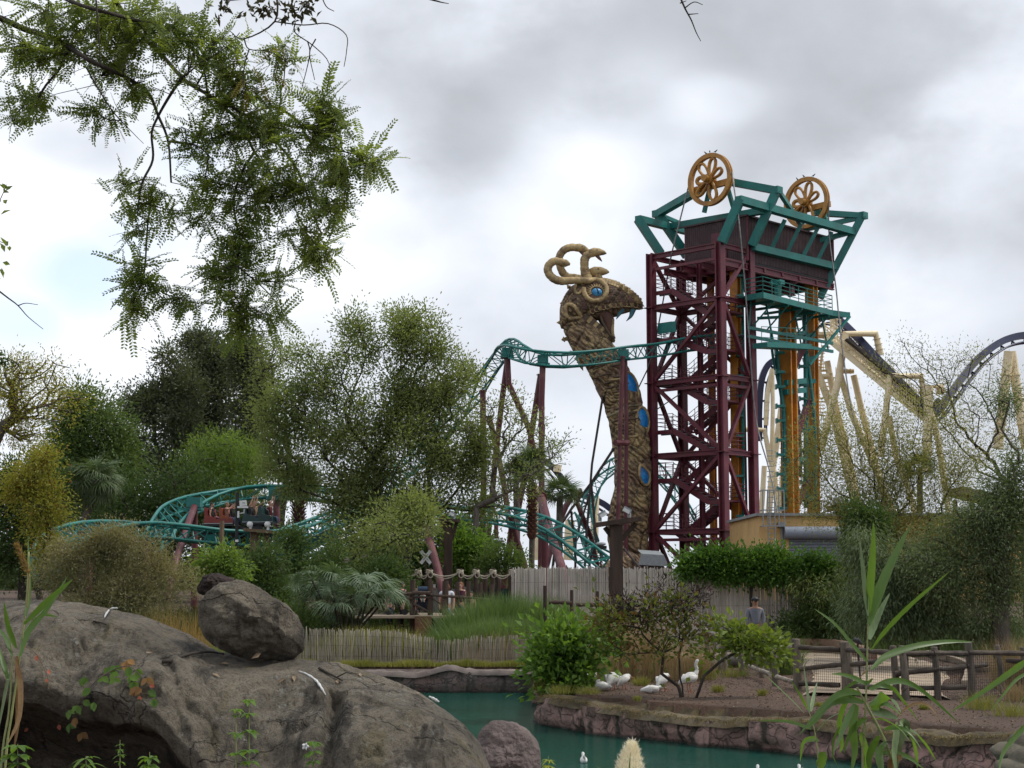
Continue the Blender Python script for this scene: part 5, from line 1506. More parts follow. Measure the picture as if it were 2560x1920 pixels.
def gem(x, y, w, h, rot, depth, tail=False):
 c_ = P(x, y, SD - depth); R = Matrix.Rotation(rot, 3, 'Y'); nrm = Vector((.55, -.83, 0)).normalized()
 sx = Vector((nrm.y * -1, nrm.x, 0)); sx = sx if sx.x > 0 else -sx; sz = Vector((0, 0, 1))
 cr, sr = math.cos(rot), math.sin(rot)
 def G(a, k_):
  xx, zz = math.cos(a) * w * k_, math.sin(a) * h * k_
  if tail: xx *= (1 - .45 * max(0, zz / h)); xx -= .25 * w * max(0, zz / h)
  return c_ + sx * (xx * cr - zz * sr) + sz * (xx * sr + zz * cr)
 n = 22
 mb = MB(); mb.tube([G(2 * math.pi * k_ / n, 1.1) for k_ in range(n)], .10, 6, closed=True); g0 = mb.build('gem_mount', tan_m, snake, smooth=True)
 vs = []; rr = [1.0, .8, .5]
 for j_, k2 in enumerate(rr):
  for k_ in range(n): vs.append(G(2 * math.pi * k_ / n, k2) + nrm * (.18 * (1 - k2)))
 vs.append(c_ + nrm * .2)
 qs = [(j_ * n + k_, j_ * n + (k_ + 1) % n, (j_ + 1) * n + (k_ + 1) % n, (j_ + 1) * n + k_) for j_ in range(2) for k_ in range(n)]
 mb = MB(); mb.add(vs, qs, [(2 * n + k_, 2 * n + (k_ + 1) % n, 3 * n) for k_ in range(n)]); mb.build('gem', blue_m, g0, smooth=True)
gem(1577, 965, .52, .92, .42, 1.2); gem(1607, 1051, .50, .85, .12, 1.05); gem(1611, 1187, .40, .66, .30, 1.42, True)
boulder('rock', 'brown rocky mound from which the giant snake rises', [(1500, 1420), (1530, 1398), (1600, 1396), (1650, 1405), (1670, 1430), (1600, 1450), (1500, 1450)], 104, 1.5, snake_body_m, 9, cat='rock', nu=60, nv=30)
# ================================================================ THE CREAM AND NAVY COASTER (far right)
def c4(x, y):
 return 1860 + x / 2.553, 750 + y / 2.553
def K(x, y, d=170.0):
 return P(*c4(x, y), d)
def box_track(label, pts, step=2.4, w=.8, h=.74, side=1, mat_=navy):
 cc = catmull(pts, 10); o = thing('coaster_track', label, 'roller coaster track', cc[0])
 mb = MB(); n = len(cc); A_, B_, C_, D_ = [], [], [], []
 for i in range(n):
  t = (cc[min(n - 1, i + 1)] - cc[max(0, i - 1)]).normalized(); s_ = t.cross(Vector((0, 1, 0)))
  s_ = s_.normalized() * side
  y_ = Vector((0, 1, 0))
  A_.append([cc[i] + s_ * h / 2 - y_ * w / 2, cc[i] + s_ * h / 2 + y_ * w / 2, cc[i] - s_ * h / 2 + y_ * w / 2, cc[i] - s_ * h / 2 - y_ * w / 2])
  B_.append(cc[i] + s_ * (h / 2 + .45) - y_ * .7); C_.append(cc[i] + s_ * (h / 2 + .45) + y_ * .7); D_.append(cc[i] + s_ * h / 2)
 mb.loft(A_); mb.build('spine', mat_, o)
 for l_ in (B_, C_): MB().tube(l_, .11, 6).build('rail', mat_, o, smooth=True)
 L = 0; nxt = 0
 for i in range(1, n):
  L += (cc[i] - cc[i - 1]).length
  if L > nxt:
   nxt += step
   m2 = MB(); m2.beam(D_[i], B_[i], .14, .18); m2.beam(D_[i], C_[i], .14, .18); m2.build('tie', mat_, o)
 return o
box_track('navy steel track of the big right hand hill rising out of the frame', [K(1160, 640, 165), K(1215, 720, 165), K(1300, 620, 166), K(1390, 500, 168), K(1480, 390, 170), K(1580, 305, 172), K(1680, 250, 174), K(1800, 225, 176), K(1950, 230, 178)], side=-1)
box_track('navy steel track of the straight lift slope descending to the right', [K(450, 140, 176), K(520, 105, 176), K(600, 125, 176), K(700, 215, 174), K(850, 375, 172), K(1000, 530, 170), K(1130, 660, 168), K(1190, 700, 166), K(1250, 640, 166)], side=-1)
box_track('navy steel arch of track between the maroon tower and the lift columns', [K(95, 900, 190), K(95, 700, 190), K(110, 520, 190), K(150, 420, 190), K(200, 390, 190), K(240, 420, 190), K(300, 520, 190), K(335, 700, 190), K(345, 900, 190), K(350, 1130, 190)], side=-1)
box_track('small far navy track falling to the right behind the palms left of the snake', [P(1290, 1165, 200), P(1340, 1150, 200), P(1372, 1160, 200), P(1400, 1190, 200), P(1430, 1225, 200), P(1500, 1255, 200), P(1530, 1275, 200)], side=-1)
def cream_support(label, lines):
 o = thing('track_support', label, 'support', Vector((K(*lines[0][0][-1]).x, 172, GZ)))
 for pts, r in lines:
  pp = [K(*p) for p in pts]
  to_ground(pp, 20.0)
  r *= .52 if 'cluster' in label else .66
  mb = MB(); mb.tube(pp, r, 12)
  for k_ in range(1, 4):
   i = min(len(pp) - 2, 0); a, c = pp[-2], pp[-1]; t = k_ / 4
   mb.tube([a.lerp(c, t), a.lerp(c, t + .012)], r * 1.25, 12)
  mb.build('leg', cream, o, smooth=False)
cream_support('cream goal post support around the top of the lift slope', [([(490, 960, 172), (600, 520, 172), (650, 215, 172), (840, 215, 173), (870, 350, 173)], .62), ([(470, 460, 174), (560, 700, 174), (690, 1230, 174)], .62), ([(530, 390, 175), (590, 700, 175), (660, 960, 175), (720, 1250, 175)], .55)])
cream_support('pair of parallel cream legs leaning right below the middle of the lift slope', [([(615, 480, 173), (690, 730, 173), (830, 1060, 173)], .55), ([(700, 480, 174), (745, 680, 174), (850, 1080, 174)], .55), ([(470, 488, 174), (545, 488, 174)], .4), ([(610, 455, 174), (700, 455, 174)], .4)])
cream_support('cream goal post support straddling the lower part of the lift slope', [([(870, 1000, 168), (905, 720, 168), (930, 485, 168), (1130, 485, 169), (1150, 620, 169)], .55), ([(925, 740, 169), (970, 1000, 169), (1040, 1180, 169)], .5)])
cream_support('stout cream goal post support at the bottom of the dip', [([(1165, 1100, 163), (1180, 545, 163), (1255, 550, 163), (1252, 600, 163)], .7), ([(1195, 700, 163), (1240, 900, 163)], .5)])
cream_support('cream A shaped support holding the right hand navy hill', [([(1620, 950, 170), (1690, 330, 170)], .8), ([(1800, 950, 171), (1705, 330, 171)], .8)])
cream_support('cluster of cream tubular legs under the navy arch', [([(180, 440, 188), (150, 600, 188), (140, 800, 188)], .55), ([(180, 440, 188), (185, 700, 188), (175, 1050, 188)], .5), ([(240, 690, 186), (180, 1100, 186), (160, 1330, 186)], .75), ([(0, 825, 186), (130, 830, 186), (165, 1010, 186), (195, 1100, 186), (215, 1340, 186)], .62), ([(130, 1060, 184), (112, 1340, 184)], .6), ([(245, 1060, 184), (240, 1330, 184)], .6), ([(400, 1100, 183), (470, 900, 183)], .4)])
o = thing('track_support', 'short cream posts under the far navy track left of the snake', 'support', P(1345, 1400, 198))
for pts, r in (([(1345, 1215, 198), (1345, 1400, 198)], .75), ([(1395, 1162, 199), (1392, 1180, 199)], .5), ([(1488, 1240, 199), (1485, 1400, 199)], .5), ([(1425, 1300, 199), (1420, 1400, 199)], .6)):
 MB().tube(Q(pts), r, 12).build('leg', cream, o)
MB().tube(Q([(1452, 1340, 120), (1458, 1290, 120), (1470, 1262, 120)]), .1, 6)
st = thing('maintenance_stair', 'long cream maintenance stairway with railings below the navy lift slope', 'stairway', K(1150, 740, 168))
A0, A1 = K(520, 240, 172), K(1160, 770, 166); B0, B1 = K(618, 236, 175), K(1192, 712, 169)
mb = MB(); mb.beam(A0, A1, .3, .5); mb.build('stringer', cream, st)
mb = MB(); mb.beam(B0, B1, .3, .5); mb.build('stringer', cream, st)
tm = MB().box((0, 0, 0), (.45, 1.5, .10)).mesh('tread', (0, 0, 0), M('tread_brown', (0.12, 0.10, 0.085), (0.08, 0.065, 0.055), 2, .7, .1))
for k_ in range(62):
 t = (k_ + .5) / 62
 p_ = K(655 + 520 * t, 250 + 440 * t, 170.5 - 4 * t)
 link_mesh('tread', tm, st, base=p_)
for k_ in range(26):
 t = k_ / 25; p_ = A0.lerp(A1, t)
 c_ = B0.lerp(B1, t)
 if k_ % 2 == 0:
  mb = MB(); mb.beam(p_, c_, .2, .2); mb.build('cross_member', cream, st)
pnl = MB(); pnl.add([A0 + Vector((0, .3, -.2)), A1 + Vector((0, .3, -.2)), B1 + Vector((0, -.3, -.2)), B0 + Vector((0, -.3, -.2))], [(0, 1, 2, 3)]); pnl.build('tray', cream, st)
for X0, X1 in ((A0, A1), (A0 + Vector((0, 1.2, .3)), A1 + Vector((0, 1.2, .3))), (B0, B1)):
 rr = MB()
 for hh in (.5, 1.0, 1.4): rr.tube([X0 + Vector((0, 0, hh)), X1 + Vector((0, 0, hh))], .045, 4)
 for k_ in range(40):
  p_ = X0.lerp(X1, k_ / 39); rr.tube([p_, p_ + Vector((0, 0, 1.4))], .04, 4)
 rr.build('handrail', cream, st)
pf = MB(); pf.box(K(480, 225, 174), (3.2, 3, .3)); pf = pf.build('top_platform', cream, st)
c0 = K(480, 225, 174)
rail_run([c0 + Vector((-1.6, -1.5, .1)), c0 + Vector((1.6, -1.5, .1)), c0 + Vector((1.6, 1.5, .1))], 2.0, .6, .05, 3).build('handrail', cream, pf)
rail_run([K(575, 245, 173), K(620, 250, 173)], 2.2, .5, .05, 3).build('handrail', cream, pf)
sp = MB()
for k_ in range(26):
 a = k_ * .5; z = -k_ * .42
 c1 = K(505, 300, 176) + Vector((0, 0, 1.0 + z))
 sp.beam(c1, c1 + Vector((math.cos(a) * 1.6, math.sin(a) * 1.6, 0)), .5, .08)
 sp.tube([c1 + Vector((math.cos(a) * 1.6, math.sin(a) * 1.6, 0)), c1 + Vector((math.cos(a) * 1.6, math.sin(a) * 1.6, 1.2))], .04, 4)
sp.tube([K(505, 290, 176), K(485, 460, 176)], .15, 8)
sp.build('spiral_stair', cream, st)
# ================================================================ THE YELLOW BUILDING
wall_y = M('yellow_stucco', (0.72, 0.47, 0.20), (0.66, 0.42, 0.17), .5, .85, .15, dirt=((0.4, 0.26, 0.11), .35, .7))
grey_trim = M('grey_trim', (0.30, 0.32, 0.33), (0.25, 0.27, 0.28), 1, .6, .1)
BD = 92.0
bl = thing('service_building', 'low yellow ochre service building with a grey roller door below the lift columns', 'building', Vector((P(1900, 1440, BD).x, BD, GZ)))
x0 = P(1897, 1300, BD).x; x1 = P(2580, 1300, BD).x; ztop = P(1897, 1290, BD).z
dx0 = P(1973, 1400, BD).x; dx1 = P(2180, 1400, BD).x; dzt = P(2000, 1347, BD).z
mb = MB(); mb.box(((x0 + dx0) / 2, BD + .2, (GZ + ztop) / 2), (dx0 - x0, .4, ztop - GZ)); mb.build('wall', wall_y, bl)
mb = MB(); mb.box(((dx0 + dx1) / 2, BD + .2, (dzt + ztop) / 2), (dx1 - dx0, .398, ztop - dzt)); mb.build('wall', wall_y, bl)
mb = MB(); mb.box(((dx1 + x1) / 2, BD + .2, (GZ + ztop) / 2), (x1 - dx1, .4, ztop - GZ)); mb.build('wall', wall_y, bl)
mb = MB(); mb.box((x0 + .2, BD + 6.4, (GZ + ztop) / 2), (.4, 12, ztop - GZ)); mb.build('wall', wall_y, bl)
mb = MB(); mb.box(((x0 + x1) / 2, BD + 6, ztop + .08), (x1 - x0 + .4, 12.6, .16)); mb.build('roof', grey_trim, bl)
door = MB()
nsl = 26
for k_ in range(nsl):
 z0_ = GZ + (dzt - GZ) * k_ / nsl; z1_ = GZ + (dzt - GZ) * (k_ + 1) / nsl
 door.add([(dx0, BD + .12, z0_), (dx1, BD + .12, z0_), (dx1, BD + .07, z0_ + .05), (dx0, BD + .07, z0_ + .05), (dx1, BD + .07, z1_ - .03), (dx0, BD + .07, z1_ - .03), (dx1, BD + .12, z1_), (dx0, BD + .12, z1_)],
    [(0, 1, 2, 3), (3, 2, 4, 5), (5, 4, 6, 7)])
door.build('roller_door', M('grey_door_slats', (0.22, 0.24, 0.28), (0.19, 0.21, 0.25), 1, .5, .05), bl)
mb = MB(); zc = P(2000, 1332, BD).z; mb.tube([(P(1958, 1332, BD).x, BD - .35, zc), (dx1 + .3, BD - .35, zc)], .36, 20); mb.build('door_drum', M('drum_metal', (0.25, 0.28, 0.33), (0.2, 0.22, 0.26), 1, .35, .05), bl)
mb = MB(); p_ = P(1952, 1312, BD); mb.box((p_.x, BD - .2, p_.z), (.42, .4, .26)); mb.tube([(p_.x + .05, BD - .1, p_.z), (p_.x + .05, BD - .1, GZ)], .08, 8); mb.build('downspout', grey_trim, bl)
ld = thing('roof_ladder', 'grey caged roof ladder on the left end of the yellow building', 'ladder', Vector((P(1930, 1440, BD - .4).x, BD - .4, GZ)))
xl0, xl1 = P(1922, 1400, BD - .5).x, P(1939, 1400, BD - .5).x
zt0, zt1 = P(1930, 1380 + 20, BD).z, P(1930, 1228, BD).z
mb = MB()
for xx in (xl0, xl1): mb.tube([(xx, BD - .5, zt0 - .4), (xx, BD - .5, zt1)], .035, 6)
lo = mb.build('side_rails', grey_trim, ld)
rg_ = MB().tube([(xl0, 0, 0), (xl1, 0, 0)], .025, 6).mesh('rung', ((xl0 + xl1) / 2, 0, 0), grey_trim)
for k_ in range(22): link_mesh('rung', rg_, ld, base=((xl0 + xl1) / 2, BD - .5, zt0 + k_ * .3))
mb = MB(); xa, xb = P(1905, 1300, BD - .6).x, P(1958, 1300, BD - .6).x
for yy in (1228, 1277, 1316):
 z = P(1930, yy, BD).z; mb.beam((xa, BD - 1.0, z), (xb, BD - 1.0, z), .07, .07); mb.beam((xa, BD - 1.0, z), (xa, BD + .1, z), .06, .06); mb.beam((xb, BD - 1.0, z), (xb, BD + .1, z), .06, .06)
for xx in (xa, xa + .4, P(1945, 1300, BD - .6).x, xb): mb.tube([(xx, BD - 1.0, P(1930, 1318, BD).z), (xx, BD - 1.0, P(1930, 1228, BD).z)], .035, 6)
mb.build('cage', grey_trim, ld)
mb = MB()
for xx, hh in ((P(2088, 1300, BD + 3).x, 1.0), (P(2100, 1300, BD + 3).x, .9)):
 mb.tube(catmull([(xx, BD + 3, ztop), (xx, BD + 3, ztop + hh), (xx + .15, BD + 3, ztop + hh + .15), (xx + .35, BD + 3, ztop + hh)], 4), .12, 8)
mb.build('roof_vent', grey_trim, bl)
g = thing('low_shed', 'low grey metal roofed shed between the snake and the foot of the maroon tower', 'shed', Vector((P(1620, 1440, 100).x, 100, GZ)))
a, c = P(1603, 1384, 100), P(1660, 1388, 100)
mb = MB(); mb.add([a, c, c + Vector((.3, 0, -.7)), a + Vector((-.2, 0, -.7)), a + Vector((0, 3, .3)), c + Vector((0, 3, .3))], [(3, 2, 1, 0), (0, 1, 5, 4)]); mb.build('roof', grey_p, g)
mb = MB(); mb.box(((a.x + c.x) / 2, 100.8, (GZ + a.z - .5) / 2), (c.x - a.x, 1.4, a.z - .5 - GZ)); mb.build('wall', wood_dark, g)
# ================================================================ TREES AND PLANTS
lf_main = LM('olive_green_leaves', (0.085, 0.112, 0.042), (0.175, 0.205, 0.085), .42, scale=.25)
lf_euc = LM('dark_grey_green_leaves', (0.038, 0.050, 0.028), (0.092, 0.108, 0.062), .3, scale=.2)
lf_dark = LM('deep_green_leaves', (0.026, 0.050, 0.016), (0.075, 0.115, 0.034), .3, scale=.2)
lf_mid = LM('mid_green_leaves', (0.042, 0.072, 0.022), (0.105, 0.150, 0.045), .35, scale=.3)
lf_bright = LM('bright_feathery_leaves', (0.065, 0.105, 0.018), (0.14, 0.205, 0.045), .4, scale=.3)
lf_yel = LM('yellow_green_leaves', (0.12, 0.13, 0.02), (0.27, 0.25, 0.05), .35, scale=.3, third=((0.22, 0.05, 0.02), .025))
lf_wisp = LM('wispy_olive_leaves', (0.11, 0.115, 0.04), (0.20, 0.195, 0.085), .45, scale=.3)
lf_willow = LM('blue_green_willow_leaves', (0.052, 0.075, 0.032), (0.13, 0.165, 0.075), .3, scale=.4)
lf_ivy = LM('glossy_ivy_leaves', (0.024, 0.062, 0.012), (0.085, 0.165, 0.030), .3, rough=.4, scale=.8)
lf_broad = LM('fresh_broad_leaves', (0.045, 0.095, 0.018), (0.14, 0.22, 0.045), .35, rough=.45, scale=1.5)
lf_old = LM('ageing_leaves', (0.040, 0.065, 0.014), (0.12, 0.125, 0.03), .35, scale=1.5, third=((0.13, 0.075, 0.03), .2))
lf_pod = LM('dark_dry_pods', (0.018, 0.012, 0.010), (0.045, 0.026, 0.018), .05)
lf_dead = LM('dry_shrub_leaves', (0.10, 0.095, 0.045), (0.21, 0.185, 0.10), .3, scale=1.0)
gr_gold = LM('golden_grass', (0.15, 0.095, 0.03), (0.27, 0.18, 0.065), .25, scale=1.5)
gr_straw = LM('straw_grass', (0.22, 0.165, 0.10), (0.36, 0.28, 0.18), .25, scale=1.5)
gr_green = LM('fine_green_grass', (0.05, 0.090, 0.030), (0.12, 0.175, 0.065), .3, scale=.7)
gr_yel = LM('yellow_green_sedge', (0.085, 0.095, 0.02), (0.21, 0.20, 0.06), .3, scale=1.0)
gr_stalk = LM('tan_stalks', (0.16, 0.115, 0.06), (0.28, 0.21, 0.12), .15, scale=1.0)
lf_palm = LM('palm_fronds', (0.035, 0.060, 0.025), (0.10, 0.135, 0.055), .2, rough=.45, scale=.6)
lf_palmetto = LM('silvery_palmetto', (0.040, 0.070, 0.036), (0.13, 0.175, 0.10), .2, rough=.4, scale=.8)
def gz(px, py_unused, d):
 p = P(px, 1440, d)
 return Vector((p.x, d, GZ))
def T_(name, label, cat, px, d, topxy, clumps, n, mat_, **kw):
 base = gz(px, 0, d)
 return tree(name, label, cat, base, P(topxy[0], topxy[1], d), d, clumps, n, mat_, **kw)
D = 70
T_('tree', 'big spreading olive green tree with tangled bare limbs in the centre left', 'tree', 1000, D, (985, 1330),
 [(960, 795, 90, 32), (1010, 815, 70, 35), (885, 850, 80, 45), (805, 905, 80, 50), (1060, 860, 80, 50), (1120, 900, 70, 50), (1150, 950, 70, 50), (735, 985, 80, 70), (690, 1060, 60, 80), (850, 970, 110, 80), (960, 930, 90, 70),
 (1040, 980, 90, 70), (1120, 1060, 80, 80), (760, 1090, 100, 70), (880, 1110, 110, 80), (990, 1130, 100, 80), (1100, 1170, 100, 70), (1190, 1120, 60, 60), (700, 1170, 60, 70),
 (880, 1230, 80, 80), (945, 1270, 90, 90), (1050, 1250, 80, 50), (1180, 1240, 80, 45), (900, 1360, 70, 70), (940, 1410, 80, 50), (880, 830, 60, 60), (1000, 1060, 90, 60), (1060, 980, 80, 60), (900, 1190, 100, 60), (1060, 1130, 80, 50), (1150, 1150, 70, 60), (1020, 1270, 70, 50), (960, 860, 80, 50), (1100, 1230, 70, 40), (960, 1320, 110, 60, -9), (1030, 1285, 70, 36, -9), (900, 1390, 70, 50, -7)],
 1900, lf_main, n_leaf=54, L=.155, W=.068, spread=.28, sub=9, trunk_r=.30, seed=3, shell=.3, tip_r=.014, bare=.08, seg=1.1, wig=.10,
 trunk=[gz(985, 0, D), P(992, 1440, D), P(1012, 1390, D), P(985, 1330, D), P(960, 1290, D)])
T_('tree', 'airy half bare tree reaching over the maroon A frames right of the big tree', 'tree', 1180, 69, (1190, 1260), [(1210, 1040, 50, 50), (1270, 1020, 50, 50), (1330, 1070, 60, 50), (1390, 1120, 50, 40), (1260, 1120, 60, 50), (1320, 1170, 60, 40), (1220, 1180, 50, 50), (1280, 1230, 60, 30)], 330, lf_main, n_leaf=13, L=.14, W=.055, spread=.24, trunk_r=.13, seed=4, shell=.1, tip_r=.012, bare=.2, seg=.9, wig=.16, wood=bark_grey)
for i_, (px, clumps, lab, n, D) in enumerate([
 (430, [(400, 985, 38, 26), (375, 1010, 40, 30), (340, 1040, 50, 40), (425, 900, 30, 18), (440, 960, 50, 50), (420, 1060, 80, 60), (330, 1120, 60, 80), (430, 1160, 90, 80), (400, 1270, 110, 70)], 'dark eucalyptus tree, left one of the tall group behind the far left track', 420, 118),
 (530, [(490, 856, 46, 16), (545, 846, 46, 14), (480, 890, 55, 30), (560, 890, 40, 24), (520, 940, 60, 50), (500, 1020, 80, 60), (560, 1010, 50, 70), (530, 1120, 90, 80), (500, 1230, 100, 70)], 'tallest dark eucalyptus tree with domed top, centre of the tall group', 460, 122),
 (610, [(580, 855, 45, 20), (625, 880, 35, 28), (600, 930, 50, 45), (630, 980, 45, 60), (620, 1060, 40, 70), (600, 1150, 50, 80)], 'dark eucalyptus tree with thin visible stems, right one of the tall group', 250, 116)]):
 T_('tree', lab, 'tree', px, D, (px, 1250), clumps, n, lf_euc, n_leaf=66, L=.30, W=.12, spread=.5, trunk_r=.3, sub=12, seed=20 + i_, group='tall eucalyptus trees at the left', tip_r=.022, shell=.35, wood=bark_grey, seg=2.0)
T_('tree', 'deep green feathery tree between the yellowish tree and the eucalyptus group', 'tree', 245, 95, (240, 1250), [(210, 1010, 50, 35), (250, 1050, 50, 40), (190, 1090, 60, 60), (250, 1130, 70, 70), (290, 1200, 60, 90), (200, 1210, 70, 80), (150, 1150, 40, 60), (240, 1310, 110, 50), (130, 1200, 60, 70), (180, 1040, 50, 40)], 620, lf_mid, n_leaf=60, L=.28, W=.09, spread=.5, trunk_r=.25, seed=31, shell=.3, droop=.3, tip_r=.015, seg=1.6)
T_('tree', 'dark rounded tree crown filling the gap below the eucalyptus group', 'tree', 380, 90, (380, 1340), [(330, 1260, 90, 80), (430, 1270, 90, 80), (500, 1240, 60, 90), (250, 1340, 70, 60), (340, 1370, 90, 50), (460, 1360, 110, 60), (600, 1290, 80, 60), (640, 1350, 80, 60)], 420, lf_dark, n_leaf=60, L=.24, W=.09, spread=.6, trunk_r=.25, seed=32, shell=.2, tip_r=.02, seg=1.6)
T_('tree', 'dark tree in the shade at the far left edge behind the yellow green tree', 'tree', 60, 85, (60, 1340), [(40, 1300, 90, 70), (120, 1290, 60, 60), (20, 1380, 90, 50), (130, 1390, 70, 40), (40, 1220, 60, 60), (100, 1220, 60, 60)], 300, lf_dark, n_leaf=60, L=.22, W=.09, spread=.55, trunk_r=.25, seed=33, shell=.2, tip_r=.02)
T_('tree', 'bright green feathery bamboo like tree behind the curling upper track', 'tree', 590, 96, (590, 1270), [(520, 1115, 45, 22), (580, 1120, 50, 25), (510, 1160, 45, 40), (570, 1170, 70, 50), (640, 1180, 55, 50), (540, 1220, 60, 40), (620, 1235, 70, 40), (660, 1140, 25, 30), (480, 1200, 20, 30), (600, 1290, 60, 40)], 330, lf_bright, n_leaf=60, L=.26, W=.05, spread=.42, trunk_r=.15, seed=34, shell=.2, droop=.1, tip_r=.012)
T_('tree', 'grey green open tree right of the eucalyptus group beside the big central tree', 'tree', 700, 100, (700, 1240), [(680, 900, 50, 60), (660, 990, 40, 60), (700, 1080, 60, 60), (680, 1150, 50, 50), (740, 1180, 50, 50)], 160, lf_main, n_leaf=40, L=.2, W=.07, spread=.45, trunk_r=.22, seed=35, shell=.3, tip_r=.018)
T_('tree', 'open yellow green tree with crooked bare limbs at the left edge', 'tree', -30, 52, (-20, 1150), [(40, 920, 60, 30), (90, 935, 60, 30), (20, 960, 50, 40), (130, 980, 45, 35), (60, 1000, 60, 40), (170, 1010, 40, 25), (110, 1030, 50, 30), (20, 1060, 40, 40), (60, 1075, 40, 30), (150, 1060, 35, 25)],
 260, lf_yel, n_leaf=26, L=.10, W=.04, spread=.22, trunk_r=.2, seed=36, shell=.2, tip_r=.010, seg=.7, wood=bark_grey, wig=.2)
T_('tree', 'slender yellow green tree with a few red seed pods left of the cabbage palm', 'tree', 110, 58, (110, 1350), [(100, 1150, 35, 30), (75, 1190, 50, 35), (110, 1230, 50, 35), (130, 1280, 40, 35), (80, 1270, 45, 40), (110, 1330, 45, 35), (125, 1370, 30, 30), (40, 1230, 30, 30), (60, 1320, 30, 30), (110, 1410, 25, 30)],
 230, lf_yel, n_leaf=48, L=.12, W=.05, spread=.24, trunk_r=.12, seed=37, shell=.2, tip_r=.008, droop=.4)
lows = [
 ('tree', 'small bright green broadleaf tree right of the dark timber post', 'tree', 1165, 66, (1165, 1400), [(1150, 1345, 30, 26), (1180, 1360, 30, 28), (1150, 1385, 32, 28), (1190, 1400, 34, 22), (1160, 1418, 34, 16)], 90, lf_broad, dict(n_leaf=38, L=.22, W=.11, spread=.22, trunk_r=.07)),
 ('shrub', 'olive green shrub between the small bright tree and the palm trunk', 'shrub', 1240, 64.5, (1240, 1425), [(1225, 1400, 34, 22), (1260, 1392, 34, 24), (1290, 1408, 30, 18), (1240, 1420, 45, 14), (1210, 1420, 26, 14)], 100, lf_mid, dict(n_leaf=34, L=.14, W=.06, spread=.22, trunk_r=.05)),
 ('shrub', 'dark green conifer like shrub right of the bright leafy plant', 'shrub', 640, 56, (640, 1470), [(610, 1425, 45, 40), (660, 1420, 40, 40), (600, 1480, 50, 45), (660, 1490, 50, 45), (630, 1540, 60, 40), (700, 1500, 30, 40)], 260, lf_dark, dict(n_leaf=60, L=.15, W=.06, spread=.26, trunk_r=.08)),
 ('shrub', 'dark leafy shrub in front of the rising tracks', 'shrub', 760, 60, (755, 1440), [(738, 1350, 22, 20), (732, 1385, 28, 24), (745, 1420, 36, 20), (750, 1450, 50, 24), (800, 1450, 36, 24)], 150, lf_dark, dict(n_leaf=50, L=.15, W=.06, spread=.26, trunk_r=.07)),
 ('shrub', 'bright green leafy plant behind the dark mound', 'shrub', 548, 46, (548, 1440), [(525, 1410, 28, 18), (555, 1415, 30, 20), (580, 1432, 24, 18), (530, 1435, 26, 14), (570, 1395, 16, 14)], 90, lf_bright, dict(n_leaf=30, L=.17, W=.05, spread=.17, trunk_r=.04, droop=.3)),
 ('shrub', 'low green shrub at the foot of the palmetto', 'shrub', 720, 50, (720, 1540), [(700, 1550, 60, 30), (760, 1560, 60, 24), (650, 1560, 50, 24)], 150, lf_mid, dict(n_leaf=50, L=.12, W=.04, spread=.22, trunk_r=.04)),
 ('shrub', 'dark green shrub along the reed fence right of the man', 'shrub', 2010, 51, (2010, 1560), [(1985, 1560, 34, 30), (2030, 1550, 40, 36), (2080, 1545, 40, 40), (2000, 1590, 50, 18), (1960, 1585, 24, 16)], 170, lf_dark, dict(n_leaf=44, L=.13, W=.05, spread=.22, trunk_r=.04)),
 ('shrub', 'shaded green shrub behind the left end of the lower reed screen', 'shrub', 700, 58, (700, 1500), [(820, 1420, 50, 40), (860, 1460, 60, 40), (960, 1450, 50, 40), (1000, 1490, 40, 30)], 200, lf_dark, dict(n_leaf=50, L=.15, W=.06, spread=.26, trunk_r=.05)),
 ('tree', 'dark green backdrop tree behind the crossing sign and the pinkish leg', 'tree', 1060, 92, (1060, 1420), [(1020, 1370, 60, 50), (1090, 1370, 50, 50), (990, 1420, 70, 30), (1080, 1425, 60, 24), (1150, 1330, 50, 30), (1190, 1400, 50, 30)], 240, lf_dark, dict(n_leaf=60, L=.24, W=.10, spread=.45, trunk_r=.15)),
]
for i_, (nm, lab, cat, px, d, top, cl_, n, mt, kw) in enumerate(lows):
 T_(nm, lab, cat, px, d, top, cl_, n, mt, seed=50 + i_, shell=.2, tip_r=.006, **kw)
T_('dry_shrub', 'big dry twiggy brown shrub in front of the pale worn track', 'shrub', 300, 24, (300, 1540), [(250, 1370, 70, 40), (330, 1370, 60, 40), (200, 1410, 70, 50), (300, 1430, 90, 60), (400, 1410, 60, 50), (440, 1460, 60, 50), (160, 1460, 60, 50), (240, 1500, 90, 50), (360, 1500, 90, 45), (280, 1345, 50, 20)],
 1000, lf_dead, seed=61, n_leaf=46, L=.05, W=.015, spread=.10, trunk_r=.035, sub=14, wood=twig_m, shell=.1, tip_r=.0022, bare=.3, seg=.3, wig=.22, depth=.7)
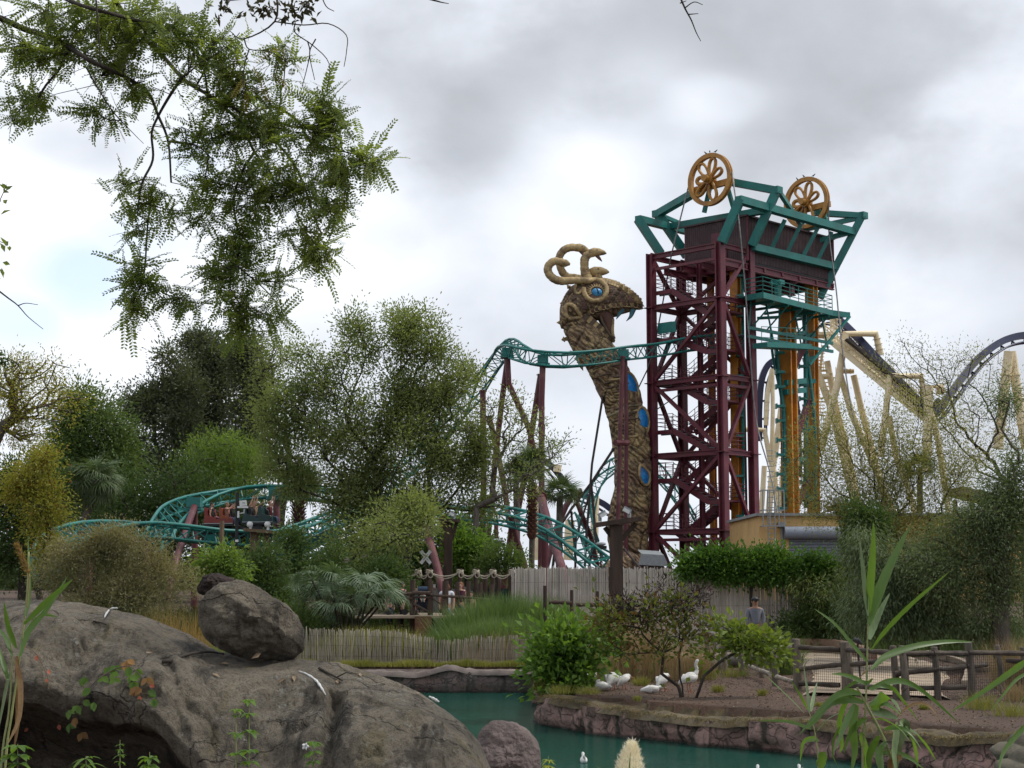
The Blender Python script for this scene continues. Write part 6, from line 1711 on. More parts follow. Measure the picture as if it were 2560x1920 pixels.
def grass(name, label, cat, spots, n, h, lean, W, mat_, seed, group=None, seg=4, droop=.6, kind=None, base_z=None, px_z=None):
 """spots: (px, d, spread_px) tufts; blades radiate from each tuft"""
 rng = np.random.default_rng(seed)
 o_base = gz(spots[0][0], 0, spots[0][1])
 mb = MB()
 per = n // len(spots)
 for s_ in spots:
  px, d, sp = s_[:3]
  hh = h * (s_[3] if len(s_) > 3 else 1)
  c = np.array(gz(px, 0, d)); c[2] = base_z if base_z is not None else GZ
  if len(s_) > 4: c[2] = s_[4]
  r = S(sp, d)
  b_ = c + rng.normal(size=(per, 3)) * np.array([r * .5, r * .5, 0])
  off = (b_ - c) / max(r, .01)
  ln = off * lean * .5 + rng.normal(size=(per, 3)) * lean * .35; ln[:, 2] = 0
  blades(mb, b_, hh * rng.uniform(.55, 1.1, per), ln, W, rng, seg, droop=droop)
 return mb.build(name, mat_, base=(o_base.x, o_base.y, base_z if base_z is not None else GZ), label=label, cat=cat, group=group, kind=kind)
rockz = on_rock(450, 1580)[0].z
grass('grass_clump', 'golden brown grass clump between the dry shrub and the perched boulder', 'grass', [(430, 16, 34), (470, 15.5, 30), (400, 16.5, 30), (500, 15.5, 20)], 1500, 1.05, .35, .008, gr_gold, 71, base_z=1.75)
grass('grass_clump', 'pale straw grass behind the left end of the outcrop', 'grass', [(20, 17, 60), (90, 17.5, 50), (160, 18, 30), (-20, 18, 60)], 1600, 1.05, .5, .008, gr_straw, 72, base_z=1.8)
grass('grass_mound', 'big rounded mound of fine feathery green grass in the middle', 'grass', [(1110, 49, 30, .9), (1160, 49, 50, 1.5), (1220, 49.5, 60, 1.9), (1280, 50, 60, 2.0), (1340, 50, 60, 1.9), (1390, 50, 40, 1.7), (1120, 47.8, 40, .8), (1180, 47.5, 60, 1.1), (1250, 47.5, 60, 1.3), (1330, 47.5, 60, 1.2)], 17000, 1.0, .5, .030, gr_green, 73)
grass('dry_stalks', 'thin tan stalks standing in front of the green grass mound', 'grass', [(1180, 46.2, 40, .6), (1240, 46.2, 60), (1300, 46.2, 60), (1360, 46, 60), (1420, 45, 60)], 1100, .95, .45, .012, gr_stalk, 74)
grass('sedge', 'yellow green sedge leaves behind the lower reed screen', 'grass', [(840, 46.5, 40, .8), (890, 46.5, 50), (940, 46.5, 50), (990, 46.5, 50), (1030, 46.3, 30, .8), (790, 46.5, 40, .6)], 4200, 1.05, .6, .022, gr_yel, 75)
grass('tall_dry_grass', 'reddish brown tall dry grass behind the ibises', 'grass', [(1500, 37.5, 50), (1560, 38, 60, 1.15), (1620, 38, 60, 1.1), (1680, 38, 60), (1470, 38, 40, .9), (1740, 38, 40, .8), (1540, 42, 50, 1.6), (1600, 43, 50, 1.5)], 4200, 1.25, .5, .010, gr_stalk, 76)
grass('grass_tuft', 'fountain of green grass between the fence and the reed wall', 'grass', [(1950, 40, 26), (1975, 40, 24, .8)], 900, 1.25, .75, .014, LM('fountain_grass', (0.05, 0.085, 0.025), (0.13, 0.17, 0.06), .3), 77, droop=.9)
grass('dry_stalks', 'clump of brown and green stalks at the right end of the post and rail fence', 'grass', [(2510, 34.8, 44), (2560, 34.6, 50), (2600, 34.5, 40), (2540, 31.5, 40, .35)], 1500, 1.2, .5, .012, gr_stalk, 78)
grass('ground_cover', 'low weedy green ground cover at the foot of the lower reed screen', 'ground cover', [(700 + k_ * 36, 43.6, 26, .5 + .4 * math.sin(k_ * 2.3) ** 2) for k_ in range(18)], 7000, .26, .7, .018, gr_yel, 79, kind='stuff')
grass('ground_cover', 'patchy grass and weeds under the trees on the right', 'ground cover', [(2150 + k_ * 30, 49 + (k_ % 4) * 1.5, 34, .8 + (k_ % 3) * .3) for k_ in range(18)], 9000, .8, .6, .02, gr_green, 80, kind='stuff')
grass('ground_cover', 'mixed green undergrowth between the far trees and tracks', 'ground cover', [(40 + k_ * 46, 62 + (k_ * 7) % 14, 60, .7 + .5 * math.sin(k_ * 1.3) ** 2) for k_ in range(28)], 14000, 1.3, .6, .05, LM('undergrowth', (0.018, 0.032, 0.010), (0.05, 0.07, 0.02), .25, scale=.4), 81, kind='stuff')
grass('ground_cover', 'mixed undergrowth around the coaster supports beyond the reed fence', 'ground cover', [(1100 + k_ * 55, 80 + (k_ * 5) % 12, 60, .7 + .5 * math.sin(k_ * 1.3) ** 2) for k_ in range(16)], 7000, 1.1, .6, .06, MATS['undergrowth'], 82, kind='stuff')
rng = np.random.default_rng(111)
wd = MB()
for k_ in range(150):
 px = -300 + k_ * 21 + rng.normal() * 10; d = rng.uniform(135, 175)
 hpx = 55 + 35 * fnoise((px / 160.0, 0, 3), 1.0, 3) + (45 if px < 700 else 0)
 c_ = np.array(gz(px, 0, d)); h_ = S(max(40, hpx), d)
 n = 260
 v = rng.normal(size=(n, 3)); v = norm_rows(v) * rng.uniform(.4, 1, (n, 1)) ** .6
 pos = c_ + np.array([0, 0, h_ * .5]) + v * np.array([1.9, 1.9, h_ * .5])
 leaves(wd, pos, v + rng.normal(size=(n, 3)) * .4, .85, .4, rng)
wd.build('distant_wood', LM('far_foliage', (0.030, 0.045, 0.020), (0.080, 0.100, 0.045), .3, scale=.08), base=(0, 150, GZ), label='dark belt of distant trees and bushes low along the horizon', kind='stuff')
grass('ground_cover', 'scattered weeds and grass tufts on the mulch of the bird island', 'ground cover', [(1345, 34.4, 14, .9), (1400, 33.6, 30, .7), (1470, 33.4, 30, .6), (1600, 36, 20, .8), (1790, 34, 14, .6), (1900, 33, 10, .5), (1590, 31.5, 8, .4), (2040, 30, 8, .4), (2300, 29.5, 10, .4), (2440, 29.5, 40, 1.2), (2520, 28, 50, 1.0), (1760, 38, 40, 1.2), (1830, 39, 40, 1.0)], 2600, .32, .8, .012, gr_yel, 84, kind='stuff')
grass('ground_cover', 'rough grass and weeds below the trees at the far left', 'ground cover', [(-40 + k_ * 34, 36 + (k_ * 5) % 9, 50, .6 + .5 * math.sin(k_ * 1.9) ** 2) for k_ in range(20)], 9000, .8, .6, .03, gr_green, 83, kind='stuff')
T_('tree', 'wispy olive tree with bare feathery twig ends in front of the cream coaster', 'tree', 2330, 46, (2290, 1420), [(2010, 1180, 70, 60), (2060, 1120, 70, 60), (2110, 1060, 60, 60), (2130, 1150, 80, 70), (2200, 1090, 80, 70), (2200, 1190, 90, 60), (2270, 1020, 70, 60), (2290, 1130, 90, 70), (2350, 1050, 80, 70), (2060, 1230, 80, 50), (2150, 1270, 90, 50), (2260, 1240, 100, 60), (2380, 1180, 90, 70), (2330, 1320, 110, 60), (2220, 1340, 80, 50), (2050, 1275, 60, 30), (2420, 1270, 90, 50), (2230, 1290, 90, 40), (2380, 1350, 90, 50)],
 1100, lf_wisp, seed=91, n_leaf=48, L=.085, W=.026, spread=.24, trunk_r=.10, shell=.2, tip_r=.004, bare=.12, seg=.6, wig=.16,
 trunk=[gz(2330, 0, 46), P(2345, 1560, 46), P(2330, 1480, 46), P(2290, 1400, 46), P(2240, 1340, 46)], droop=.2)
T_('tree', 'thin airy tree with leafless upper twigs at the right edge', 'tree', 2490, 50, (2480, 1300), [(2330, 960, 80, 60), (2400, 960, 70, 60), (2450, 1010, 70, 60), (2520, 960, 60, 60), (2480, 1060, 80, 60), (2540, 1100, 60, 80), (2400, 1060, 70, 60), (2440, 1140, 80, 60), (2520, 1180, 70, 60), (2300, 890, 50, 40), (2260, 850, 20, 20), (2210, 900, 30, 30), (2420, 900, 60, 30)],
 620, lf_wisp, seed=92, n_leaf=16, L=.085, W=.026, spread=.22, trunk_r=.09, shell=.2, tip_r=.005, bare=.35, seg=.7, wig=.16)
T_('tree', 'dark blue green leafy tree at the right edge above the fence', 'tree', 2505, 41, (2500, 1350), [(2520, 1230, 60, 50), (2460, 1290, 70, 50), (2540, 1300, 60, 60), (2400, 1340, 80, 50), (2500, 1380, 80, 50), (2420, 1420, 90, 50), (2330, 1390, 70, 40), (2540, 1460, 60, 60), (2350, 1460, 80, 50), (2450, 1500, 90, 50), (2530, 1000, 40, 20), (2545, 1170, 40, 40)],
 640, lf_willow, seed=93, n_leaf=62, L=.10, W=.030, spread=.22, trunk_r=.22, shell=.2, tip_r=.006, droop=.5, seg=.7, trunk=[gz(2500, 0, 41), P(2502, 1560, 41), P(2505, 1450, 41), P(2500, 1330, 41), P(2498, 1260, 41)], wood=bark_grey)
T_('bamboo_thicket', 'dark drooping bamboo thicket behind the fence on the right', 'thicket', 2260, 42, (2260, 1520), [(2180, 1420, 60, 40), (2250, 1440, 70, 50), (2200, 1490, 80, 50), (2290, 1500, 80, 50), (2370, 1530, 70, 40), (2150, 1540, 60, 40), (2230, 1560, 80, 30), (2330, 1570, 80, 26), (2450, 1570, 80, 26), (2160, 1370, 36, 36), (2540, 1560, 60, 26), (2300, 1400, 60, 40)],
 640, LM('bamboo_leaves', (0.042, 0.066, 0.032), (0.12, 0.155, 0.075), .25, scale=.6), seed=94, n_leaf=56, L=.16, W=.024, spread=.22, trunk_r=.05, shell=.2, tip_r=.004, droop=1.2, seg=.7)
T_('shrub', 'dark green creeper covered bush right of the tapered timber lamp post', 'shrub', 2160, 44, (2160, 1400), [(2150, 1290, 26, 30), (2165, 1330, 34, 34), (2150, 1380, 34, 30), (2185, 1300, 24, 26)], 130, lf_dark, seed=95, n_leaf=60, L=.10, W=.06, spread=.18, trunk_r=.05, shell=.2, tip_r=.005)
T_('bamboo', 'light green bamboo arching over the end of the reed wall', 'bamboo', 2095, 51, (2095, 1560), [(2000, 1466, 40, 12), (2040, 1450, 34, 20), (2085, 1415, 26, 22), (2060, 1485, 40, 18), (2100, 1470, 34, 40), (2130, 1430, 30, 40), (2120, 1510, 30, 40), (2000, 1500, 30, 16), (2050, 1530, 50, 24)], 150, LM('light_bamboo_leaves', (0.05, 0.085, 0.02), (0.17, 0.20, 0.065), .35, scale=1.2), seed=96, n_leaf=24, L=.20, W=.035, spread=.16, trunk_r=.03, shell=.2, tip_r=.004, droop=1.0)
D = 51.5
T_('creeper', 'thick glossy green creeper heaped along the top of the reed wall', 'creeper', 1880, D, (1880, 1450), [(1720, 1415, 26, 20), (1755, 1400, 36, 22), (1810, 1400, 40, 24), (1870, 1408, 40, 24), (1930, 1404, 40, 26), (1985, 1412, 40, 26), (1740, 1425, 34, 12), (1820, 1430, 46, 14), (1900, 1434, 46, 14), (1960, 1440, 46, 18), (2020, 1430, 40, 26), (2050, 1420, 34, 24)],
 430, lf_ivy, seed=97, n_leaf=44, L=.13, W=.075, spread=.17, trunk_r=.05, shell=.2, tip_r=.006, depth=.5)
T_('shrub', 'bushy fresh green broadleaf shrub on the left tip of the bird island', 'shrub', 1425, 34.6, (1425, 1660), [(1420, 1570, 50, 22), (1370, 1590, 40, 24), (1480, 1590, 44, 24), (1350, 1630, 34, 26), (1430, 1620, 60, 34), (1500, 1620, 30, 24), (1390, 1665, 56, 28), (1460, 1665, 50, 28), (1400, 1705, 50, 18), (1370, 1700, 34, 18), (1340, 1600, 20, 16), (1420, 1722, 60, 12), (1400, 1640, 50, 40)],
 230, lf_broad, seed=101, n_leaf=11, L=.19, W=.12, spread=.20, trunk_r=.035, shell=.3, tip_r=.005, seg=.25, depth=.9)
D = 32.6
T_('shrub', 'open straggly shrub with dark seed pods and yellowing leaves on the bird island', 'shrub', 1700, D, (1695, 1715), [(1560, 1530, 60, 34), (1640, 1510, 60, 34), (1720, 1520, 60, 36), (1600, 1590, 60, 40), (1690, 1580, 70, 40), (1560, 1620, 40, 34), (1640, 1640, 40, 24), (1740, 1640, 30, 20), (1760, 1570, 30, 30), (1530, 1560, 30, 34)],
 230, lf_old, seed=102, sub=8, n_leaf=7, L=.125, W=.07, spread=.15, trunk_r=.035, shell=.2, tip_r=.005, seg=.3, wood=bark, bare=.25)
T_('shrub', 'leafy branches arching right over the weathered posts below the man', 'shrub', 1722, 32.2, (1760, 1690), [(1800, 1568, 36, 16), (1850, 1588, 40, 16), (1900, 1598, 36, 18), (1840, 1600, 40, 20), (1920, 1615, 36, 24), (1880, 1620, 30, 20), (1940, 1640, 20, 18), (1780, 1630, 30, 14)],
 70, LM('yellow_green_broad_leaves', (0.07, 0.105, 0.018), (0.16, 0.20, 0.04), .35, scale=1.5), seed=103, n_leaf=11, L=.15, W=.10, spread=.16, trunk_r=.03, shell=.2, tip_r=.005, seg=.3, wood=bark,
 trunk=[gz(1722, 0, 32.2), P(1760, 1690, 32.2), P(1800, 1655, 32.2), P(1840, 1630, 32.2), P(1860, 1612, 32.2)])
T_('seed_pods', 'clusters of dark curled seed pods on the crown of the straggly shrub', 'seed pods', 1705, 32.9, (1700, 1690), [(1600, 1500, 40, 20), (1650, 1470, 40, 16), (1560, 1520, 36, 20), (1690, 1500, 40, 18), (1745, 1480, 24, 16), (1530, 1545, 26, 16), (1620, 1540, 50, 20), (1720, 1530, 40, 20), (1370, 1550, 30, 10), (1590, 1620, 40, 20)][:8],
 170, lf_pod, seed=104, n_leaf=13, L=.115, W=.026, spread=.11, trunk_r=.02, shell=.2, tip_r=.004, seg=.3)
# ---- palms
def fan_mesh(name, R, nseg, arc, droop, W, mat_, seed, petiole=.5):
 rng = np.random.default_rng(seed)
 mb = MB()
 mb.tube([(0, 0, 0), (R * petiole * .5, 0, .02), (R * petiole, 0, 0)], [.03 * R, .018 * R, .012 * R], 4)
 c = np.array([R * petiole, 0, 0])
 for k_ in range(nseg):
  a = math.radians(-arc / 2 + arc * k_ / (nseg - 1)) + rng.normal() * .03
  L = R * (.62 + .38 * math.cos(a * .55)) * rng.uniform(.85, 1.05)
  d_ = np.array([math.cos(a), math.sin(a), 0]); sd_ = np.array([-math.sin(a), math.cos(a), 0])
  V = []
  for t, w in ((0, .25), (.35, 1), (.7, .7), (1, 0.04)):
   z = .12 * L * t - droop * L * t ** 2.4 * rng.uniform(.8, 1.2)
   p_ = c + d_ * L * t * (1 - .25 * droop * t * t) + np.array([0, 0, z])
   V += [p_ - sd_ * W * w / 2, p_ + sd_ * W * w / 2 + np.array([0, 0, .15 * W])]
  mb.add(V, [(0, 1, 3, 2), (2, 3, 5, 4), (4, 5, 7, 6)])
 return mb.mesh(name, (0, 0, 0), mat_)
def palm(label, px, py, d, R, trunk_pts, tr, n, meshes, boots=None, seed=1, cat='palm tree', low=-.9, name='palm_tree', group=None):
 rng = np.random.default_rng(seed)
 base = Vector((P(trunk_pts[-1][0], 1440, d).x, d, GZ))
 o = thing(name, label, cat, base, group)
 tp = [P(px, py, d)] + [P(x, y, d) for x, y in trunk_pts]
 if tp[-1].z > GZ: tp.append(Vector((tp[-1].x, d, GZ - .2)))
 cc = catmull(tp, 6)
 MB().tube(cc, np.interp(np.linspace(0, 1, len(cc)), [0, .15, 1], [tr * .8, tr, tr * 1.1]), 10).build('trunk', bark_grey, o, smooth=True)
 if boots:
  y0, y1, br = boots
  mb = MB(); k_ = 0
  y = y0
  while y < y1:
   xx = np.interp(y, [py] + [t[1] for t in trunk_pts], [px] + [t[0] for t in trunk_pts])
   c_ = P(xx, y, d)
   for j_ in range(7):
    a = 2 * math.pi * (j_ + .5 * (k_ % 2)) / 7
    dv = Vector((math.cos(a), math.sin(a), 0))
    mb.beam(c_ + dv * tr * .8 + Vector((0, 0, -.12)), c_ + dv * br + Vector((0, 0, .12)), .12, .05, taper=.6)
   y += 7; k_ += 1
  mb.build('frond_boots', M('reddish_boots', (0.16, 0.07, 0.045), (0.09, 0.04, 0.028), 3, .9, .4) if 'reddish_boots' not in MATS else MATS['reddish_boots'], o)
 for k_ in range(n):
  el = math.asin(rng.uniform(math.sin(low), .98)); az = k_ * 2.39996 + rng.normal() * .2
  me = meshes[k_ % len(meshes)]
  fr = link_mesh('frond', me, o, base=P(px, py, d) + Vector((0, 0, .05)))
  fr.rotation_euler = (rng.normal() * .35, -el, az)
  s_ = rng.uniform(.8, 1.1); fr.scale = (s_, s_, s_)
 return o
fm = [fan_mesh('frond', 1.25, 20, 210, .55, .06, lf_palm, k_, .6) for k_ in range(3)]
palm('shaggy cabbage palm with a leaning trunk left of the dark trees', 238, 1200, 84, 1.2, [(228, 1250), (212, 1300), (203, 1340)], .2, 60, fm, seed=5, low=-1.2)
fm2 = [fan_mesh('frond', 1.15, 20, 200, .35, .06, lf_palm, k_ + 5, .6) for k_ in range(3)]
palm('palm with a reddish brown booted trunk left of the big central tree', 744, 1215, 80, 1.1, [(745, 1260), (748, 1340), (750, 1400)], .2, 34, fm2, boots=(1255, 1380, .42), seed=6, low=-.7)
fm3 = [fan_mesh('frond', .95, 18, 200, .4, .05, lf_palm, k_ + 9, .6) for k_ in range(3)]
palm('tall palm with booted upper trunk and smooth pale lower trunk beside the descending track', 1326, 1165, 74, 1.0, [(1330, 1240), (1330, 1340), (1329, 1430)], .13, 44, fm3, boots=(1215, 1342, .27), seed=7, low=-.8)
palm('small fan palm standing behind the descending track', 1400, 1235, 98, 1.2, [(1399, 1290), (1398, 1400)], .2, 30, fm2, seed=8, low=-.5)
palm('small half hidden palm right of the maroon A frames behind the tree', 1290, 1190, 90, 1.2, [(1292, 1290), (1292, 1400)], .18, 26, fm3, seed=12, low=-.4)
palm('distant palm between the feathery trees near the right edge', 2300, 1175, 120, 1.3, [(2300, 1260), (2300, 1400)], .22, 26, fm2, seed=13, low=-.4)
fp = [fan_mesh('frond', .74, 22, 190, .75, .038, lf_palmetto, k_ + 20, .75) for k_ in range(4)]
o = thing('palmetto', 'large silvery green palmetto clump with drooping fan leaves in the middle left', 'palmetto', gz(865, 0, 50))
rng = np.random.default_rng(41)
for k_, (px, py, s_) in enumerate([(790, 1490, 1), (830, 1470, 1.1), (875, 1462, 1.15), (920, 1485, 1.05), (800, 1520, .9), (850, 1515, 1), (905, 1520, 1), (945, 1520, .9), (870, 1540, .8), (780, 1450, .8), (950, 1500, .9)]):
 c_ = P(px, py, 50 + rng.uniform(-1, 1))
 MB().tube([gz(865, 0, 50) + Vector((rng.normal() * .2, rng.normal() * .2, -.1)), c_], .035, 5).build('stem', bark, o)
 for j_ in range(6):
  fr = link_mesh('frond', fp[(k_ + j_) % 4], o, base=c_)
  fr.rotation_euler = (rng.normal() * .3, -rng.uniform(.05, 1.1), j_ * 1.05 + rng.normal() * .25 + k_); fr.scale = (s_,) * 3
# ================================================================ FENCES, POSTS AND WALKWAY DETAILS
rng = np.random.default_rng(200)
def reed_screen(label, line, top_f, name, seed, lean=.03, reed_w=.022, mats=None, gap=1.0, ztop_jit=.03, low=None):
 """line: [(x, y)] ground line; top_f(t) gives the top height; every reed is a thin prism of its own in one joined part"""
 rng = np.random.default_rng(seed)
 pts = resample(catmull([(x, y, GZ) for x, y in line], 10), reed_w * 1.15)
 o = thing(name, label, 'reed fence', pts[0])
 n = len(pts)
 c = np.array([tuple(p) for p in pts])
 t = np.arange(n) / (n - 1)
 top = np.array([top_f(x) for x in t]) + rng.normal(size=n) * ztop_jit
 w = reed_w * rng.uniform(.9, 1.5, n) / 2
 sway = np.array([fnoise((k_ * .01, seed, 0), 1.0, 2) for k_ in range(n)])
 ox = lean * sway + rng.normal(size=n) * lean * .35
 depth_j = rng.normal(size=n) * .012
 V = []
 zb = c[:, 2] - .1
 for (dx, dy) in ((-1, 0), (0, -1), (1, 0)):
  V.append(np.stack([c[:, 0] + dx * w, c[:, 1] + dy * w * 1.2 + depth_j, zb], 1))
 for (dx, dy) in ((-1, 0), (0, -1), (1, 0)):
  V.append(np.stack([c[:, 0] + dx * w + ox * (top - zb), c[:, 1] + dy * w * 1.2 + depth_j * 2, top], 1))
 V = np.stack(V, 1)
 off = (np.arange(n) * 6)[:, None]
 q_ = np.concatenate([off + np.array([0, 1, 4, 3]), off + np.array([1, 2, 5, 4])], 0)
 mb = MB(); mb.add(V.reshape(-1, 3), q_)
 mb.build('reeds', mats, o, kind='stuff')
 for fz in (.25, .55, .82):
  mb = MB(); st = max(1, n // 60)
  mb.tube([Vector((c[i][0], c[i][1] - .03, c[i][2] + (top_f(t[i]) - c[i][2]) * fz)) for i in range(0, n, st)], .0035, 4); mb.build('binding_wire', wood_grey, o)
 return o
reed_g = LM('grey_reeds', (0.20, 0.185, 0.17), (0.42, 0.39, 0.355), .0, rough=.8, scale=.9)
reed_b = LM('brown_reeds', (0.14, 0.12, 0.088), (0.33, 0.295, 0.235), .0, rough=.8, scale=.8)
zt_up = P(1280, 1420, 52).z
reed_screen('tall grey reed screen wall behind the walkway', [(P(1280, 1, 54).x, 54), (P(1500, 1, 53).x, 53), (P(1700, 1, 52.2).x, 52.2), (P(1900, 1, 51.8).x, 51.8), (P(2130, 1, 51.8).x, 51.8)],
   lambda t: zt_up + .02 * math.sin(t * 9), 'reed_fence', 5, lean=.012, mats=reed_g)
lowtop = [(690, 1568), (760, 1570), (850, 1574), (940, 1576), (1020, 1580), (1060, 1592), (1110, 1601), (1150, 1602), (1180, 1594), (1195, 1588), (1215, 1595), (1260, 1592), (1310, 1588), (1345, 1583), (1420, 1580)]
LX = [P(a, 1, 44.2).x for a, b_ in lowtop]; LZ = [P(a, b_, 44.2).z for a, b_ in lowtop]
reed_screen('low wavy reed screen leaning unevenly along the far pond bank', [(LX[0], 44.2), (P(1000, 1, 44.2).x, 44.35), (LX[-1], 44.2)], lambda t: float(np.interp(LX[0] + (LX[-1] - LX[0]) * t, LX, LZ)), 'reed_fence', 6, lean=.16, mats=reed_b)
mb_t = thing('board_fence', 'grey vertical board fence with dark gaps behind the rope rail', 'board fence', gz(1060, 0, 63))
xA = P(1052, 1, 63).x
bw = .15
bme = MB().box((0, 0, 0), (bw * .93, .03, 2.0)).mesh('board', (0, 0, 0), M('grey_boards', (0.24, 0.225, 0.215), (0.16, 0.15, 0.14), 2, .85, .4, stretch=(5, 5, .7)))
for k_ in range(30):
 px = 1054 + k_ * bw / 63 * F_PX
 if px > 1185: break
 if 1066 < px < 1074 or 1110 < px < 1132: continue
 link_mesh('board', bme, mb_t, base=(P(px, 1, 63).x, 63 + rng.normal() * .01, GZ + 1.0 + rng.normal() * .03))
o = thing('shade_cloth', 'dark teal shade cloth stretched below the rope rail beside the reed wall', 'shade cloth', gz(1235, 0, 62.6))
mb = MB(); a, c = P(1186, 1, 62.6).x, P(1279, 1, 62.6).x
g_ = [(a + (c - a) * i / 12, 62.6 + .03 * math.sin(i * 2.0), GZ + .1 + 1.85 * j) for i in range(13) for j in range(2)]
mb.add(g_, [(2 * i, 2 * i + 2, 2 * i + 3, 2 * i + 1) for i in range(12)]); mb.build('cloth', M('dark_teal_cloth', (0.012, 0.035, 0.038), (0.008, 0.022, 0.025), 1, .8, .2), o)
for px in (1214, 1246, 1276):
 MB().tube([gz(px, 0, 62.5), P(px, 1432, 62.5)], .09, 8).build('post', wood_dark, o)
rr_ = thing('rope_rail', 'posts with double sagging pale ropes tied in loops in front of the board fence', 'rope fence', gz(1100, 0, 60))
rp = [1000, 1045, 1073, 1150, 1190, 1232, 1280]
for px in rp:
 MB().tube([gz(px, 0, 60), P(px, 1421, 60)], .085, 8).build('post', wood_dark, rr_)
 mb = MB()
 for j_ in range(3):
  c_ = P(px, 1426 + j_ * 3, 60)
  mb.tube([c_ + Vector((math.cos(a) * .12, math.sin(a) * .12, .02 * math.sin(a * 2 + j_))) for a in np.linspace(0, 2 * math.pi, 9)[:-1]], .024, 5, closed=True)
 c_ = P(px, 1437, 59.85)
 mb.tube([c_ + Vector((math.cos(a) * .09 + .05, 0, math.sin(a) * .11)) for a in np.linspace(0, 2 * math.pi, 9)[:-1]], .02, 5, closed=True)
 mb.build('rope_knot', rope_m, rr_)
for a, c in zip(rp, rp[1:]):
 for (y, sg) in ((1430, .16), (1428, .28)):
  p0, p1 = P(a, y, 59.9), P(c, y, 59.9)
  MB().tube([p0.lerp(p1, t) + Vector((0, 0, -sg * 4 * t * (1 - t))) for t in np.linspace(0, 1, 9)], .022, 5).build('rope', rope_m, rr_)
o = thing('log_barrier', 'pale stacked logs lashed with rope under the rising teal tracks', 'log barrier', gz(830, 0, 62))
for (x0, y0, x1, y1) in ((790, 1400, 878, 1408), (795, 1395, 850, 1396), (766, 1418, 806, 1406), (792, 1404, 872, 1400)):
 MB().tube([P(x0, y0, 62), P(x1, y1, 62)], .085, 8).build('log', wood_pale, o)
for px in (800, 836, 868): MB().tube([gz(px, 0, 62.2), P(px, 1398, 62.2)], .08, 8).build('post', wood_brown, o)
pr_ = [P(x, y, 61.7) for x, y in ((784, 1418), (800, 1422), (812, 1426), (822, 1418), (834, 1424), (848, 1430))]
MB().tube(catmull(pr_, 4), .022, 5).build('rope', rope_m, o)
dr = thing('deck_rail', 'rough brown timber railing with tall posts in front of the people', 'railing', gz(1050, 0, 55.5))
for (px, y0, w, y1) in ((1031, 1450, .17, 1590), (1076, 1452, .17, 1590), (1113, 1452, .20, 1540), (1143, 1455, .14, 1520), (1170, 1453, .13, 1520), (1200, 1460, .14, 1530), (1228, 1462, .14, 1530)):
 c_ = P(px, y0, 55.5)
 MB().tube([(c_.x, 55.5, GZ - .3), (c_.x + .01, 55.5, c_.z)], w * .55, 8).build('post', wood_dark, dr)
for (x0, y0, x1, y1, r_) in ((990, 1484, 1031, 1484, .06), (1031, 1482, 1076, 1483, .07), (1076, 1487, 1113, 1491, .05), (1113, 1490, 1142, 1493, .05), (990, 1497, 1031, 1496, .05), (1031, 1492, 1076, 1494, .04), (1033, 1510, 1072, 1530, .05), (1080, 1495, 1102, 1510, .03), (1142, 1492, 1170, 1494, .05), (1170, 1494, 1228, 1500, .045)):
 MB().tube([P(x0, y0, 55.4), P(x1, y1, 55.4)], r_, 7).build('rail', wood_dark, dr)
o = thing('wooden_deck', 'reddish brown plank fronted deck below the stroller', 'deck', gz(1058, 0, 54.6))
zk = P(1058, 1540, 54.6).z
for k_ in range(5):
 p_ = P(1058, 1546 + k_ * 11, 54.6); MB().box((p_.x, 54.6, max(GZ + .07, p_.z)), (.44 * 1.3, .05, .14)).build('plank', M('red_brown_plank', (0.15, 0.065, 0.035), (0.09, 0.04, 0.025), 2, .8, .3) if 'red_brown_plank' not in MATS else MATS['red_brown_plank'], o)
mb = MB(); mb.box((P(1058, 1, 56.3).x, 57.0, zk - .04), (4.2, 4.6, .08)); mb.build('deck_floor', M('pale_deck', (0.28, 0.23, 0.17), (0.2, 0.16, 0.12), 2, .85, .2), o)
DZ = zk
xb = thing('crossing_sign', 'white X shaped railroad crossing sign hanging between the tree and the pinkish leg', 'sign', P(1064, 1412, 62))
white_sign = M('white_sign_paint', (0.80, 0.82, 0.80), (0.7, 0.72, 0.7), 4, .6, .1)
black_ink = M('black_lettering', (0.02, 0.03, 0.03), None, 4, .7, 0)
def text_mesh(txt, size, mat_):
 cu = bpy.data.curves.new('lettering', 'FONT'); cu.body = txt; cu.size = size; cu.align_x = 'CENTER'; cu.align_y = 'CENTER'; cu.extrude = .004
 ob = bpy.data.objects.new('lettering', cu); COL.objects.link(ob)
 dg = bpy.context.evaluated_depsgraph_get(); me = bpy.data.meshes.new_from_object(ob.evaluated_get(dg))
 bpy.data.objects.remove(ob); me.materials.clear(); me.materials.append(mat_)
 return me
cxb = P(1064, 1393, 62)
for s_, txt in ((1, 'CROSSING'), (-1, 'RAILROAD')):
 a = math.radians(52 * s_)
 R = Matrix.Rotation(-a, 3, 'Y')
 mb = MB(); mb.box((cxb.x, 62 - .012 * s_, cxb.z), (.62, .02, .13), R); bd = mb.build('sign_board', white_sign, xb)
 tm_ = text_mesh(txt, .062, black_ink)
 t_ = link_mesh('lettering', tm_, bd, base=(cxb.x, 62 - .012 * s_ - .018, cxb.z)); t_.matrix_local = Matrix.Translation(t_.location) @ (R @ Matrix.Rotation(math.pi / 2, 3, 'X')).to_4x4()
MB().tube([P(1064, 1400, 62.1), gz(1064, 0, 62.1)], .03, 6).build('post', wood_dark, xb)
nb = thing('notice', 'small white notice with a red band on the grey board fence', 'notice', P(1085, 1472, 62.7))
MB().box(P(1085, 1466, 62.7), (.12, .02, .17)).build('notice_board', white_sign, nb)
MB().box(P(1085, 1470, 62.68), (.09, .012, .035)).build('red_band', M('sign_red', (0.5, 0.06, 0.05), None, 4, .6, 0), nb)
